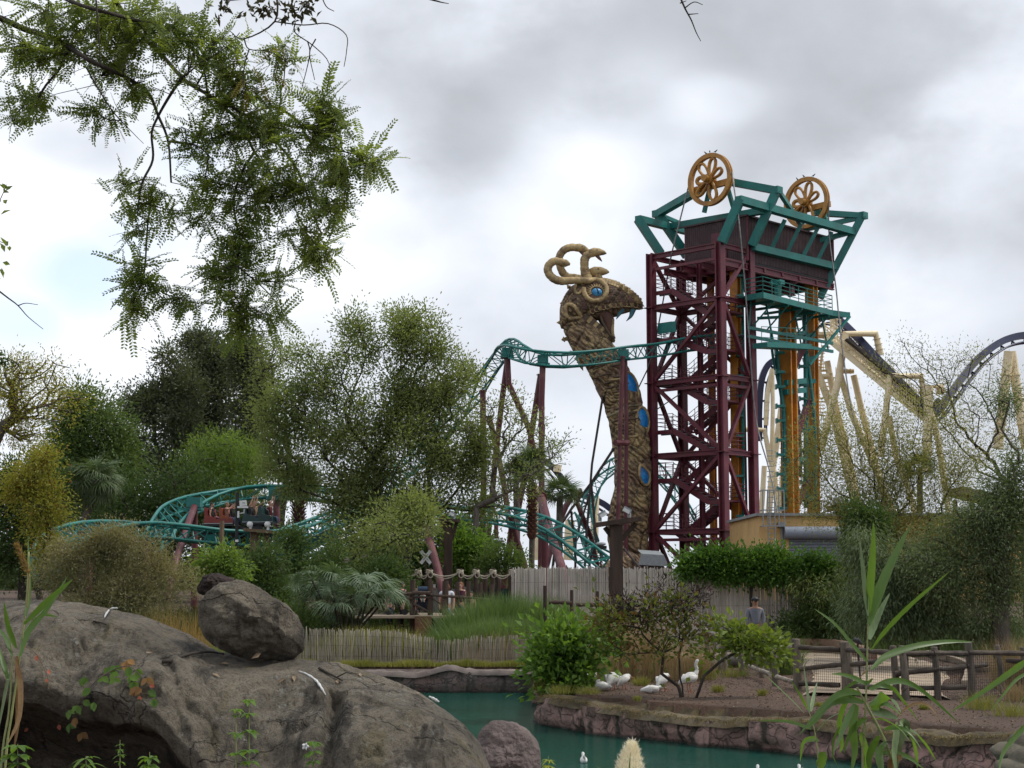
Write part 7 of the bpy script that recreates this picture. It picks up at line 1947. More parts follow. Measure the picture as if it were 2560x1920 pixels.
def lamp_post(label, px, ytop, d, w, plate, brackets, lamps, tilt=0):
 o = thing('lamp_post', label, 'lamp post', gz(px, 0, d))
 top = P(px, ytop, d)
 MB().box((top.x, d, (top.z + GZ - .2) / 2), (w, w, top.z - GZ + .2)).build('post', wood_dark, o)
 MB().box((top.x - w * .1, d - w * .62, GZ + (P(px, 1400, d).z - GZ) / 2), (w * 1.05, .06, P(px, 1435, d).z - GZ)).build('base_board', wood_dark, o)
 a, c = P(plate[0], plate[1], d), P(plate[2], plate[3], d)
 MB().beam(a, c, w * 1.8, .13).build('top_plate', wood_dark, o)
 for (x0, y0, x1, y1) in brackets:
  MB().beam(P(x0, y0, d), P(x1, y1, d), .12, .14).build('bracket', wood_dark, o)
 for (lx, ly, fl) in lamps:
  l_ = P(lx, ly, d - .1)
  mb = MB(); mb.tube([l_ + Vector((0, 0, -.16)), l_], .05, 8); mb.box(l_ + Vector((-.06 * fl, -.05, .05)), (.24, .22, .14), Matrix.Rotation(.5 * fl, 3, 'Y')); fx_ = mb.build('floodlight', grey_p, o)
  MB().box(l_ + Vector((-.09 * fl, -.16, .03)), (.20, .02, .10), Matrix.Rotation(.5 * fl, 3, 'Y')).build('lens', white_p, fx_)
 return o
lamp_post('dark timber lamp post with a wide top plate in front of the snake', 1540, 1312, 46, .36, (1487, 1313, 1602, 1297), [(1512, 1318, 1532, 1345), (1590, 1308, 1552, 1350)], [(1500, 1290, -1), (1573, 1280, 1)])
lamp_post('tall dark timber lamp post with a flat top beside the big central tree', 1121, 1303, 64, .33, (1098, 1302, 1150, 1302), [(1142, 1306, 1128, 1350)], [(1135, 1288, 1)])
o = thing('timber_tower', 'dark tapered timber tower post with a slanted cap left of the dark thicket', 'post', gz(2108, 0, 51.2))
d = 51.2
a, c = P(2074, 1272, d), P(2140, 1260, d)
MB().beam(a, c, .9, .19).build('cap', wood_dark, o)
for (x0, x1, x2) in ((2092, 2106, 2110), (2130, 2122, 2124)):
 for y_ in (-.14, .14):
  MB().tube([P(x0, 1276, d + y_), P(x1, 1330, d + y_), Vector((P(x2, 1500, d).x, d + y_, GZ - .2))], .055, 6).build('corner_board', wood_dark, o)
MB().add([P(2092, 1276, d), P(2128, 1272, d), P(2122, 1335, d), P(2107, 1335, d), P(2092, 1276, d + .1), P(2128, 1272, d + .1), P(2122, 1335, d + .1), P(2107, 1335, d + .1)], [(3, 2, 1, 0), (4, 5, 6, 7), (0, 4, 7, 3), (1, 2, 6, 5)]).build('head_board', wood_dark, o)
MB().beam(P(2119, 1330, d + .05), Vector((P(2119, 1500, d).x, d + .05, GZ - .2)), .12, .16).build('core_post', wood_dark, o)
for y_ in (1420, 1432, 1480, 1492): MB().box(P(2112, y_, d - .1), (.3, .1, .07)).build('cross_cleat', wood_dark, o)
for y_ in (1461, 1472): MB().box(P(2116, y_, d - .16), (.10, .08, .07)).build('junction_box', grey_p, o)
o = thing('post', 'dark square post standing in the trees near the right edge', 'post', gz(2510, 0, 60))
MB().box((P(2512, 1, 60).x, 60, (GZ + P(2512, 1250, 60).z) / 2), (.32, .32, P(2512, 1250, 60).z - GZ)).build('shaft', wood_dark, o)
MB().tube(Q([(2495, 1262, 60), (2512, 1242, 60), (2530, 1262, 60)]), .09, 8).build('arm', dark_metal, o)
o = thing('pavilion', 'long weathered shed roof glimpsed through the trees on the right', 'pavilion', gz(2440, 0, 80))
a, c = P(2385, 1228, 80), P(2475, 1250, 80)
MB().beam(a, c, 3, .35).build('roof', wood_grey, o)
for px in (2388, 2430, 2470): MB().tube([P(px, 1250, 80), gz(px, 0, 80)], .12, 6).build('post', wood_dark, o)
for (px, y0, d, r_, mt, lab) in ((555, 1302, 66, .10, wood_brown, 'pale brown round timber post in front of the red spinning car'),
        (666, 1378, 64, .12, wood_brown, 'short pale timber post among the shrubs below the wooden platform')):
 MB().tube([gz(px, 0, d), P(px, y0, d)], r_, 10).build('timber_post', mt, base=gz(px, 0, d), label=lab, cat='post')
o = thing('speaker_pole', 'thin dark pole carrying a white camera box and side arm between the two cars', 'pole', gz(592, 0, 68))
d = 68
MB().tube([P(592, 1352, d), P(593, 1232, d)], .075, 8).build('pole', dark_metal, o); MB().tube([gz(592, 0, d), P(592, 1352, d)], .05, 8).build('lower_pole', dark_metal, o)
MB().box(P(592, 1352, d - .1), (.13, .1, .10)).build('end_box', white_p, o)
mb = MB(); mb.tube([P(594, 1285, d - .1), P(610, 1282, d - .1), P(611, 1272, d - .1)], .03, 6); mb.build('arm', white_p, o)
MB().box(P(607, 1268, d - .1), (.42, .3, .08)).build('bracket_tray', white_p, o)
bx_ = MB().box(P(608, 1258, d - .1), (.27, .25, .23), Matrix.Rotation(-.12, 3, 'Y')).build('camera_box', white_p, o)
MB().box(P(609, 1257, d - .24), (.12, .01, .04)).build('vent_panel', grey_p, bx_)
MB().box(P(596, 1286, d - .2), (.08, .08, .28)).build('junction_box', white_p, o)
o = thing('log_platform', 'brown plank platform on rough logs below the dark green car', 'platform', gz(652, 0, 70))
d = 70
MB().beam(P(614, 1325, d), P(690, 1331, d), 1.2, .14).build('plank_top', wood_brown, o)
for px in (630, 640, 648, 664, 672): MB().tube([P(px, 1330, d), gz(px, 0, d)], .09 if px != 640 else .16, 7).build('log', wood_brown, o)
for px, lab in ((626, 'left of the two white domed lights on the plank platform'), (670, 'right of the two white domed lights on the plank platform')):
 l_ = P(px, 1326, d - .4)
 t_ = thing('domed_light', lab, 'light', l_, 'white domed lights')
 MB().tube([l_, l_ + Vector((0, 0, .17))], .06, 8).build('stem', white_p, t_)
 m_ = MB(); m_.ball(l_ + Vector((-.03, 0, .26)), (.14, .12, .14), 12, 8); m_.tube([l_ + Vector((-.03, 0, .22)), l_ + Vector((.05, 0, .14))], .07, 8); m_.build('dome', white_p, t_, smooth=True)
for px, py, d, lab in ((722, 1303, 75, 'small white nozzle standing above the rising tracks'), (757, 1326, 70, 'small round white lamp in front of the booted palm trunk')):
 l_ = P(px, py, d); mb = MB(); mb.tube([l_ + Vector((0, 0, -.15)), l_ + Vector((0, 0, .08)), l_ + Vector((0, 0, .13))], [.07, .06, .03], 8)
 mb.build('lamp', white_p, label=lab, cat='lamp')
o = thing('ramp_wall', 'pale grey slatted ramp wall below the teal side plate', 'wall', gz(700, 0, 68))
for k_ in range(6):
 MB().beam(P(690, 1408 + k_ * 6, 68), P(722, 1392 + k_ * 6, 68.6), .06, .08).build('slat', wood_pale, o)
for px in (693, 720): MB().tube([P(px, 1400, 68.2), gz(px, 0, 68.2)], .06, 6).build('post', wood_grey, o)
for px, py, d, lab in ((1245, 1352, 80, 'grey cowl shaped speaker on a dark bracket beside the pale palm trunk'), (1502, 1360, 96, 'grey cowl lamp on a timber box left of the snake base')):
 l_ = P(px, py, d)
 o = thing('speaker', lab, 'speaker', l_)
 mb = MB(); mb.ball(l_, (.32, .2, .12), 12, 7); mb.build('cowl', grey_p, o, smooth=True)
 MB().box(l_ + Vector((.05, 0, -.2)), (.6, .3, .18)).build('bracket', dark_metal, o); MB().tube([l_ + Vector((0, 0, -.2)), gz(px, 0, d)], .06, 6).build('post', wood_dark, o)
# ---- post and rail fence in the right foreground, with netting
fe = thing('rail_fence', 'dark post and rail fence with wire netting in front of the tan walkway', 'fence', gz(1989, 0, 34.4))
def fd(yb): return F_PX * (CAM_Z - GZ) / (yb - HORIZON)
posts = [(1989, 1597, 1720, 22), (2112, 1604, 1726, 30), (2232, 1614, 1743, 18), (2255, 1614, 1745, 20), (2335, 1617, 1743, 18), (2420, 1606, 1738, 20), (2493, 1612, 1730, 14), (2558, 1618, 1735, 18)]
for (px, y0, y1, w) in posts:
 d = fd(y1); a = gz(px, 0, d); t_ = P(px, y0, d)
 r_ = S(w, d) / 2
 k2 = .05 * fnoise((px, 0, 0), 1.0)
 MB().tube([(a.x, d, GZ - .3), (a.x + k2 * .2, d, GZ + .5), (t_.x, d, t_.z - .01), (t_.x, d, t_.z)], [r_ * 1.05, r_ * .98, r_ * .93, r_ * .8], 12).build('post', wood_grey, fe, smooth=False)
def rails(par, segs, dfun, r_, mt):
 for sg in segs:
  pts = [P(x, y, dfun(x)) for x, y in sg]
  pts = catmull(pts, 5) if len(pts) > 2 else [pts[0].lerp(pts[1], t) for t in np.linspace(0, 1, 6)]
  rad = [r_ * (1 + .12 * math.sin(k_ * 1.7 + sg[0][0])) for k_ in range(len(pts))]
  MB().tube(pts, rad, 9).build('rail', mt, par)
def f5(x, y): return 1860 + x / 2.676, 1300 + y / 2.676
dfn = lambda x: float(np.interp(x, [p[0] for p in posts], [fd(p[2]) for p in posts])) - .06
rails(fe, [[f5(372, 852), f5(640, 868)], [f5(690, 868), f5(985, 888)], [f5(1050, 895), f5(1265, 892)], [f5(1265, 890), f5(1490, 893)], [f5(1500, 888), f5(1870, 892)],
   [f5(372, 998), f5(520, 980), f5(660, 966)], [f5(720, 968), f5(905, 948)], [f5(1010, 1030), f5(1270, 1002), f5(1480, 980)], [f5(1490, 978), f5(1620, 968)],
   [f5(372, 1094), f5(640, 1105)], [f5(700, 1108), f5(985, 1125)], [f5(1060, 1128), f5(1480, 1118)], [f5(1760, 940), f5(1880, 950)]], dfn, .052, wood_rail)
mb = MB()
x0_, x1_ = 1998, 2545
nx_ = 118; yt_, yb_ = 0, 0
cols_ = []
for k_ in range(nx_):
 px = x0_ + (x1_ - x0_) * k_ / (nx_ - 1); d = dfn(px) + .02
 zt_ = P(px, np.interp(px, [1998, 2232, 2545], [1625, 1634, 1636]), d).z
 cols_.append((P(px, 1, d).x, d, zt_))
for (x, y, zt_) in cols_: mb.beam((x, y, GZ + .03), (x, y, zt_), .0045, .0045)
for j_ in range(16):
 for a, c in zip(cols_[::6], cols_[6::6]):
  f_ = j_ / 15
  mb.beam((a[0], a[1], GZ + .03 + (a[2] - GZ - .03) * f_), (c[0], c[1], GZ + .03 + (c[2] - GZ - .03) * f_), .0045, .0045)
mb.build('wire_netting', dark_metal, fe, kind='stuff')
fw = thing('rail_fence', 'weathered grey post fence with pale rails running back below the man', 'fence', gz(1809, 0, 37))
pw = [(1766, 1562, 1650, 14), (1785, 1558, 1655, 10), (1809, 1580, 1684, 16), (1853, 1588, 1672, 14), (1880, 1592, 1668, 10), (1903, 1600, 1690, 13), (1937, 1616, 1708, 18)]
for (px, y0, y1, w) in pw:
 d = fd(y1 if y1 > 1600 else 1640); t_ = P(px, y0, d); r_ = S(w, d) / 2
 MB().tube([(t_.x, d, GZ - .3), (t_.x, d, t_.z)], [r_, r_ * .92], 10).build('post', wood_grey, fw)
dfw = lambda x: float(np.interp(x, [1750, 1809, 1860, 1937, 1989], [44, 39.5, 40, 36, 34.5])) - .1
rails(fw, [[(1752, 1562), (1772, 1552), (1790, 1550)], [(1762, 1572), (1780, 1582), (1812, 1590)], [(1862, 1660), (1890, 1672), (1925, 1684)], [(1942, 1692), (1965, 1699), (1984, 1705)], [(1790, 1640), (1850, 1636), (1900, 1640)], [(1942, 1620), (1985, 1618)]], dfw, .05, wood_pale)
fm_ = thing('rail_fence', 'dark post fence with one rail behind the grass mound in front of the reed wall', 'fence', gz(1430, 0, 46.5))
for (px, y0, w) in ((1362, 1464, 9), (1429, 1475, 9), (1493, 1478, 9), (1535, 1470, 12)):
 d = 46.5; t_ = P(px, y0, d); r_ = S(w, d) / 2
 MB().tube([(t_.x, d, GZ - .2), (t_.x, d, t_.z)], r_, 9).build('post', wood_dark if px != 1535 else wood_grey, fm_)
rails(fm_, [[(1372, 1506), (1400, 1506), (1429, 1508)], [(1440, 1512), (1490, 1512)], [(1500, 1512), (1535, 1514)]], lambda x: 46.4, .06, wood_dark)
o = thing('path_light', 'black mushroom headed path light behind the post and rail fence', 'path light', gz(2145, 0, 35.5))
MB().tube([gz(2145, 0, 35.5), P(2144, 1610, 35.5)], .022, 8).build('stem', black_p, o)
t_ = P(2144, 1604, 35.5); MB().tube([t_ + Vector((-.10, 0, .05)), t_ + Vector((0, 0, .02)), t_ + Vector((.09, 0, -.05))], [.035, .07, .03], 10).build('head', black_p, o)
o = thing('low_wall', 'low pinkish tan kerb wall at the back of the walkway bend', 'wall', (9, 50.6, GZ))
mb = MB(); pp = [P(1975, 1597, 50.6), P(2050, 1598, 50.7), P(2115, 1604, 49.5), P(2160, 1618, 47.5), P(2185, 1634, 46)]
for a, c in zip(catmull(pp, 4), catmull(pp, 4)[1:]): mb.beam((a.x, a.y, (a.z + GZ) / 2), (c.x, c.y, (c.z + GZ) / 2), .18, (a.z - GZ) + .02)
mb.build('wall_body', M('tan_kerb_wall', (0.32, 0.20, 0.14), (0.24, 0.16, 0.12), 1.5, .9, .3), o)
for i_, (px, py, rx, ry, d, lab) in enumerate([(1790, 1660, 30, 16, 42, 'grey boulder behind the weathered fence posts, left one'), (1850, 1650, 36, 20, 43, 'grey boulder behind the weathered fence posts, middle one'), (1915, 1655, 26, 16, 43, 'grey boulder behind the weathered fence posts, right one')]):
 boulder('boulder', lab, [(px + rx * math.cos(a), py + ry * math.sin(a)) for a in np.linspace(0, 6.28, 13)[:-1]], d, .3, M('pale_grey_rock', (0.2, 0.18, 0.155), (0.11, 0.1, 0.085), 4, .9, .8) if i_ == 0 else MATS['pale_grey_rock'], 30 + i_, nu=36, nv=20)
# ================================================================ BIRDS ON THE ISLAND
ibis_w = M('white_feathers', (0.78, 0.77, 0.74), (0.62, 0.61, 0.60), 12, .8, .3)
ibis_g = M('grey_feathers', (0.30, 0.29, 0.28), (0.2, 0.19, 0.19), 12, .8, .3)
beak_m = M('orange_bill', (0.45, 0.16, 0.09), None, 5, .5, 0)
def wbird(label, px, py, d, hgt, heading, body, neck, bill=True, legs=True, grp='white ibises resting on the island', mt=None, mt2=None):
 """body: list of (forward, up, radius); neck: list of (forward, up, radius), metres at hgt 1"""
 gzl = P(px, py, d)
 base = Vector((gzl.x, d, GZ + .01))
 o = thing('ibis', label, 'bird', base, grp)
 f_ = Vector((math.cos(heading), math.sin(heading), 0)); s_ = Vector((-f_.y, f_.x, 0))
 W_ = lambda x, z, y=0: base + f_ * x * hgt + Vector((0, 0, z * hgt)) + s_ * y * hgt
 mb = MB(); pts = catmull([W_(x, z) for x, z, r in body], 4); rr = np.interp(np.linspace(0, len(body) - 1, len(pts)), range(len(body)), [r * hgt for x, z, r in body])
 mb.tube(pts, rr, 14, squash=.82)
 pts = catmull([W_(x, z) for x, z, r in neck], 4); rr = np.interp(np.linspace(0, len(neck) - 1, len(pts)), range(len(neck)), [r * hgt for x, z, r in neck])
 mb.tube(pts, rr, 10)
 mb.build('body', mt or ibis_w, o, smooth=True)
 for sg in (-1, 1):
  b0 = body[len(body) // 2]
  mw = MB(); mw.tube([W_(b0[0] + .12, b0[1] + .03, sg * b0[2] * .72), W_(b0[0] - .05, b0[1], sg * b0[2] * .86), W_(body[0][0] + .02, body[0][1] + .01, sg * .02)], [.03 * hgt, .085 * hgt, .012 * hgt], 8, squash=.5)
  mw.build('wing', mt2 or ibis_w, o, smooth=True)
 hx, hz, hr = neck[-1]
 if bill:
  MB().tube(catmull([W_(hx, hz), W_(hx + .09, hz - .02), W_(hx + .15, hz - .08)], 3), np.linspace(.016, .005, 7) * hgt, 6).build('bill', beak_m, o, smooth=True)
 for sg in (-1, 1):
  MB().ball(W_(hx + .01, hz + .008, sg * hr * .85), .008 * hgt, 6, 5).build('eye', black_eye, o)
 if legs:
  for sg in (-.05, .05):
   lg = MB(); lg.tube([W_(.0, .22, sg), W_(-.02, .11, sg), W_(.02, 0.0, sg)], .010 * hgt, 5)
   for t_ in (-.03, 0, .03): lg.tube([W_(.02, .004, sg), W_(.08, .004, sg + t_)], .006 * hgt, 4)
   lg.build('leg', beak_m, o)
 return o
sitb = [(-.24, .10, .02), (-.14, .12, .07), (0, .13, .11), (.12, .14, .085), (.17, .16, .04)]
stb = [(-.26, .20, .02), (-.15, .26, .08), (0, .30, .12), (.12, .33, .10), (.18, .37, .05)]
tuck = [(.12, .18, .05), (.13, .24, .035), (.06, .25, .035)]
upn = [(.14, .36, .06), (.20, .46, .035), (.17, .56, .030), (.20, .64, .034), (.23, .65, .03)]
R_ = math.radians
dI = 33.4
wbird('grey backed bird with head up at the left end of the row', 1478, 1703, 36.5, .62, R_(15), stb, [(.14, .36, .05), (.19, .44, .035), (.2, .5, .032)], True, True, mt=None, mt2=ibis_g)
wbird('white ibis crouched flat, lowest at the left of the row', 1506, 1718, 34.2, .85, R_(170), sitb, tuck, False, False)
wbird('large white ibis preening with its back turned, second from left and widest', 1531, 1712, 34.4, 1.0, R_(60), [(-.20, .12, .03), (-.10, .20, .11), (0, .26, .145), (.06, .30, .11), (.1, .34, .06)], [(.06, .3, .05), (.12, .24, .04), (.1, .16, .03)], True, True)
wbird('white ibis leaning with its tail down left, third from the left of the row', 1560, 1710, 34.6, .9, R_(40), [(-.24, .08, .02), (-.12, .18, .07), (0, .25, .10), (.08, .30, .075), (.12, .33, .05)], [(.1, .3, .05), (.15, .33, .04), (.19, .29, .034)], True, True)
wbird('white ibis lying down with its bill forward between the two shrub stems', 1630, 1722, 33.6, .95, R_(8), [(-.26, .06, .03), (-.12, .08, .07), (0, .085, .09), (.14, .08, .07)], [(.12, .10, .05), (.2, .13, .035), (.26, .11, .034)], True, False)
wbird('white ibis with dark wing edge bending forward left of the shrub stem', 1656, 1712, 34.2, .95, R_(50), [(-.22, .10, .03), (-.12, .18, .08), (0, .25, .12), (.1, .31, .09), (.16, .33, .05)], [(.14, .33, .04), (.2, .35, .035), (.24, .31, .032)], True, True)
wbird('tall white ibis standing upright with its neck raised, rightmost of the row', 1723, 1716, 33.6, 1.02, R_(28), stb, upn, True, True)
def duck(label, px, py, rz, s_=1.0):
 d = F_PX * CAM_Z / (py - HORIZON); c_ = P(px, 1440, d)
 base = Vector((c_.x, d, 0.0)); f_ = Vector((math.cos(rz), math.sin(rz), 0))
 o = thing('gull', label, 'bird', base, 'gulls swimming on the pond')
 W_ = lambda x, z, y=0: base + (f_ * x + Vector((0, 0, z)) + Vector((-f_.y, f_.x, 0)) * y) * s_
 mb = MB(); mb.tube([W_(-.22, .07), W_(-.12, .05), W_(0, .05), (W_(.10, .06)), W_(.15, .08)], [.01, .06 * s_, .085 * s_, .07 * s_, .03 * s_], 12)
 mb.tube([W_(.10, .07), W_(.13, .14), W_(.14, .19), W_(.17, .20)], [.045 * s_, .03 * s_, .036 * s_, .02 * s_], 9); mb.build('body', ibis_w, o, smooth=True)
 mb = MB(); mb.tube([W_(.05, .115), W_(-.08, .115), W_(-.24, .09)], [.03 * s_, .055 * s_, .01], 8, squash=.6); mb.build('back', ibis_g, o, smooth=True)
 MB().tube([W_(.17, .195), W_(.23, .185)], [.012, .004], 5).build('bill', beak_m, o)
 return o
duck('gull swimming alone on the pond below the rock wall', 1457, 1893, R_(95), .75)
duck('gull at the bottom edge of the pond, left one near the reed', 1885, 1925, R_(80), .75)
duck('gull at the bottom edge of the pond, right one behind the reed', 1993, 1924, R_(100), .75)
# ================================================================ PEOPLE
hair_red = M('auburn_hair', (0.20, 0.07, 0.03), None, 8, .7, .2); hair_dk = M('dark_hair', (0.03, 0.02, 0.015), None, 8, .7, .2); hair_bl = M('light_brown_hair', (0.22, 0.14, 0.07), None, 8, .7, .2)
lip_m = M('lips', (0.35, 0.12, 0.10), None, 8, .5, 0)
denim = cloth('blue_denim', (0.05, 0.07, 0.13))
def skin_obj(name, verts, edges, radii, mat_, parent, root=0, sub=1):
 me = bpy.data.meshes.new(name)
 base = origin_of(parent)
 me.from_pydata([tuple(Vector(v) - base) for v in verts], edges, [])
 me.materials.append(mat_)
 o = bpy.data.objects.new(name, me); COL.objects.link(o); o.parent = parent; ORIGIN[o.name] = base
 md = o.modifiers.new('Skin', 'SKIN'); md.use_smooth_shade = True; md.branch_smoothing = .3
 for i, r in enumerate(radii):
  sv = me.skin_vertices[0].data[i]; rr = r if hasattr(r, '__len__') else (r, r); sv.radius = rr; sv.use_root = (i == root)
 sb = o.modifiers.new('Subdivision', 'SUBSURF'); sb.levels = sub; sb.render_levels = sub
 return o
def person(label, base, heading, H, shirt, trousers, hair, skinm=skin_m, arms=((.16, -.02, .30, .02), (.16, -.02, .30, .02)), hair_len=0.0, cap=None, sleeves=.35, seated=False, group=None, glasses=False, wide=1.0, shorts=False):
 """arms: per side (elbow out, elbow fwd, ...) given as ((ex, ey, ez), (hx, hy, hz)) offsets from the shoulder in units of height"""
 o = thing('person', label, 'person', base, group)
 b_ = Vector(base); f_ = Vector((math.cos(heading), math.sin(heading), 0)); s_ = Vector((-f_.y, f_.x, 0))
 def W_(x, y, z): return b_ + (f_ * x + s_ * y + Vector((0, 0, z))) * H
 V, E_, R = [], [], []
 def add(p, r, par=None):
  V.append(W_(*p)); R.append(tuple(x * H for x in r) if hasattr(r, '__len__') else r * H)
  if par is not None: E_.append((par, len(V) - 1))
  return len(V) - 1
 hipz = .52
 pel = add((0, 0, hipz), .075 * wide)
 wst = add((0, 0, .60), .070 * wide, pel); ch = add((0, 0, .72), .085 * wide, wst); up = add((0, 0, .80), .060, ch)
 nk = add((0, 0, .845), .033, up); hd = add((.008, 0, .885), .048, nk); h2 = add((.008, 0, .93), .058, hd); h3 = add((0, 0, .972), .042, h2)
 sh = []
 for k_, sg in enumerate((-1, 1)):
  a = add((0, sg * .105 * wide, .800), .036, up)
  (ex, ey, ez), (hx, hy, hz) = arms[k_]
  e_ = add((ex, sg * (.105 * wide + ey), .80 + ez), .026, a)
  w_ = add((hx, sg * (.105 * wide + hy), .80 + hz), .018, e_)
  dv = (Vector((hx, hy, hz)) - Vector((ex, ey, ez))).normalized()
  hn = add((hx + dv.x * .03, sg * (.105 * wide + hy + dv.y * .03), .80 + hz + dv.z * .03), (.022, .012), w_)
  for q_ in range(4):
   off = (q_ - 1.5) * .011
   p1 = (hx + dv.x * .06 + off, sg * (.105 * wide + hy + dv.y * .06), .80 + hz + dv.z * .06); add(p1, .005, hn)
   add((hx + dv.x * (.078 - abs(q_ - 1.3) * .006) + off * 1.1, sg * (.105 * wide + hy + dv.y * .08), .80 + hz + dv.z * .08), .004, len(V) - 1)
  add((hx + dv.x * .03 + .02, sg * (.105 * wide + hy - .012), .80 + hz + dv.z * .04), .006, w_)
  sh.append((a, e_, w_))
 legs = []
 for sg in (-1, 1):
  h_ = add((0, sg * .052 * wide, .49), .058 * wide, pel)
  if seated:
   k_ = add((.24, sg * .06, .50), .040, h_); an = add((.25, sg * .06, .28), .024, k_); ft = add((.33, sg * .06, .255), .020, an)
  else:
   k_ = add((.008, sg * .055, .28), .036, h_); an = add((-.005, sg * .055, .05), .022, k_); ft = add((.07, sg * .06, .02), .018, an)
  legs.append((h_, k_, an, ft))
 body = skin_obj('body', V, E_, R, skinm, o)
 sv, se, sr = [V[pel] + Vector((0, 0, .01 * H)), V[wst], V[ch], V[up]], [(0, 1), (1, 2), (2, 3)], [.088 * wide * H, .082 * wide * H, .096 * wide * H, .066 * H]
 for (a, e_, w_) in sh:
  i0 = len(sv); sv.append(V[a]); se.append((3, i0)); sr.append(.046 * H)
  sv.append(V[a].lerp(V[e_], min(1, sleeves * 2))); se.append((i0, i0 + 1)); sr.append(.038 * H)
  if sleeves > .5: sv.append(V[e_].lerp(V[w_], sleeves * 2 - 1)); se.append((i0 + 1, i0 + 2)); sr.append(.028 * H)
 skin_obj('shirt', sv, se, sr, shirt, o, root=2)
 tv, te, tr = [V[pel] + Vector((0, 0, .02 * H)), V[pel] - Vector((0, 0, .01 * H))], [(0, 1)], [.083 * wide * H, .086 * wide * H]
 for (h_, k_, an, ft) in legs:
  i0 = len(tv); tv.append(V[h_]); te.append((1, i0)); tr.append(.066 * wide * H); tv.append(V[k_]); te.append((i0, i0 + 1)); tr.append(.046 * H)
  if not shorts: tv.append(V[an] + Vector((0, 0, .01 * H))); te.append((i0 + 1, i0 + 2)); tr.append(.036 * H)
 skin_obj('trousers', tv, te, tr, trousers, o, root=1)
 for (h_, k_, an, ft) in legs:
  MB().tube([V[an] - f_ * .02 * H - Vector((0, 0, .01 * H)), V[ft] + f_ * .02 * H], [.028 * H, .022 * H], 8).build('shoe', black_p, o, smooth=True)
 if hair is not None:
  mb = MB(); mb.ball(W_(-.010, 0, .945), (.062 * H, .060 * H, .060 * H), 12, 8)
  if hair_len:
   mb.tube([W_(-.035, 0, .94), W_(-.05, 0, .94 - hair_len * .5), W_(-.045, 0, .94 - hair_len)], [.05 * H, .055 * H, .02 * H], 10)
   for sg in (-1, 1): mb.tube([W_(0, sg * .045, .94), W_(0, sg * .058, .90), W_(.01, sg * .055, .94 - hair_len)], [.022 * H, .02 * H, .008 * H], 7)
  mb.build('hair', hair, o, smooth=True)
 if cap is not None:
  mb = MB(); mb.ball(W_(-.004, 0, .962), (.066 * H, .062 * H, .046 * H), 14, 8); c_ = mb.build('cap', cap, o, smooth=True)
  mb = MB(); mb.tube([W_(.04, 0, .952), W_(.095, 0, .944)], [.05 * H, .035 * H], 10, squash=.16); mb.build('brim', cap, c_, smooth=True)
 fx = .008 + .054
 for sg in (-1, 1):
  MB().ball(W_(fx - .004, sg * .020, .930), .0075 * H, 6, 5).build('eye', black_eye, o)
  MB().ball(W_(.002, sg * .056, .920), (.010 * H, .006 * H, .016 * H), 6, 5).build('ear', skinm, o, smooth=True)
 MB().tube([W_(fx - .002, 0, .932), W_(fx + .010, 0, .912)], [.005 * H, .009 * H], 6).build('nose', skinm, o, smooth=True)
 MB().tube([W_(fx - .006, -.014, .893), W_(fx, 0, .891), W_(fx - .006, .014, .893)], .0045 * H, 5).build('mouth', lip_m, o, smooth=True)
 if glasses:
  for sg in (-1, 1): MB().ball(W_(fx + .002, sg * .022, .931), (.006 * H, .018 * H, .012 * H), 8, 6).build('sunglasses', black_p, o)
 return o
down = ((-.005, .03, -.17), (.03, .02, -.31))
FACE = R_(-90)
person('man in a grey patterned long sleeved shirt and black cap standing before the reed wall', Vector((P(1860, 1, 47).x, 47, GZ + .06)), FACE, 1.76, cloth('grey_shirt', (0.20, 0.21, 0.25)), cloth('dark_trousers', (0.02, 0.02, 0.03)), hair_dk, skin_dark, arms=(((-.005, .035, -.17), (.05, .01, -.30)), ((-.005, .035, -.17), (.05, .01, -.30))), cap=black_p, sleeves=.8, glasses=True)
person('woman in a white top with auburn hair standing behind the deck railing', Vector((P(1124, 1, 57.2).x, 57.2, P(1124, 1574, 57.2).z)), R_(-95), 1.64, cloth('white_top', (0.72, 0.74, 0.80)), cloth('pale_blue_trousers', (0.30, 0.36, 0.5)), hair_red, arms=(down, down), hair_len=.09, sleeves=.25, wide=1.22)
person('woman in a sleeveless maroon top with reddish hair right of the white topped woman', Vector((P(1157, 1, 58).x, 58, P(1157, 1570, 58).z)), R_(-90), 1.66, cloth('maroon_top', (0.07, 0.02, 0.035)), denim, hair_red, arms=(down, down), hair_len=.13, sleeves=.05)
person('woman in a pink t-shirt looking down at a stroller at the left of the railing', Vector((P(1017, 1, 57).x, 57, P(1017, 1570, 57).z)), R_(10), 1.66, cloth('pink_shirt', (0.62, 0.25, 0.25)), cloth('black_trousers', (0.02, 0.02, 0.025)), hair_dk, arms=(((.08, .02, -.14), (.17, -.02, -.17)), ((.08, .02, -.14), (.17, -.02, -.17))), hair_len=.10, sleeves=.3, wide=1.1)
person('fair haired child at the far left end of the deck railing', Vector((P(988, 1, 56.6).x, 56.6, P(988, 1562, 56.6).z)), R_(-70), 1.22, cloth('peach_shirt', (0.5, 0.3, 0.24)), denim, hair_bl, arms=(down, down), sleeves=.3)
person('small brown haired child half hidden by the grass mound right of the women', Vector((P(1182, 1, 58).x, 58, P(1182, 1565, 58).z)), R_(-90), 1.25, cloth('tan_shirt', (0.42, 0.28, 0.2)), denim, hair_dk, arms=(down, down), sleeves=.2)
person('child in a green striped top standing just left of the stroller', Vector((P(1052, 1, 56.4).x, 56.4, DZ)), R_(-60), .92, cloth('green_shirt', (0.08, 0.25, 0.2)), cloth('khaki_shorts', (0.2, 0.17, 0.12)), hair_bl, arms=(down, down), sleeves=.3, shorts=True)
sx = P(1067, 1, 56).x
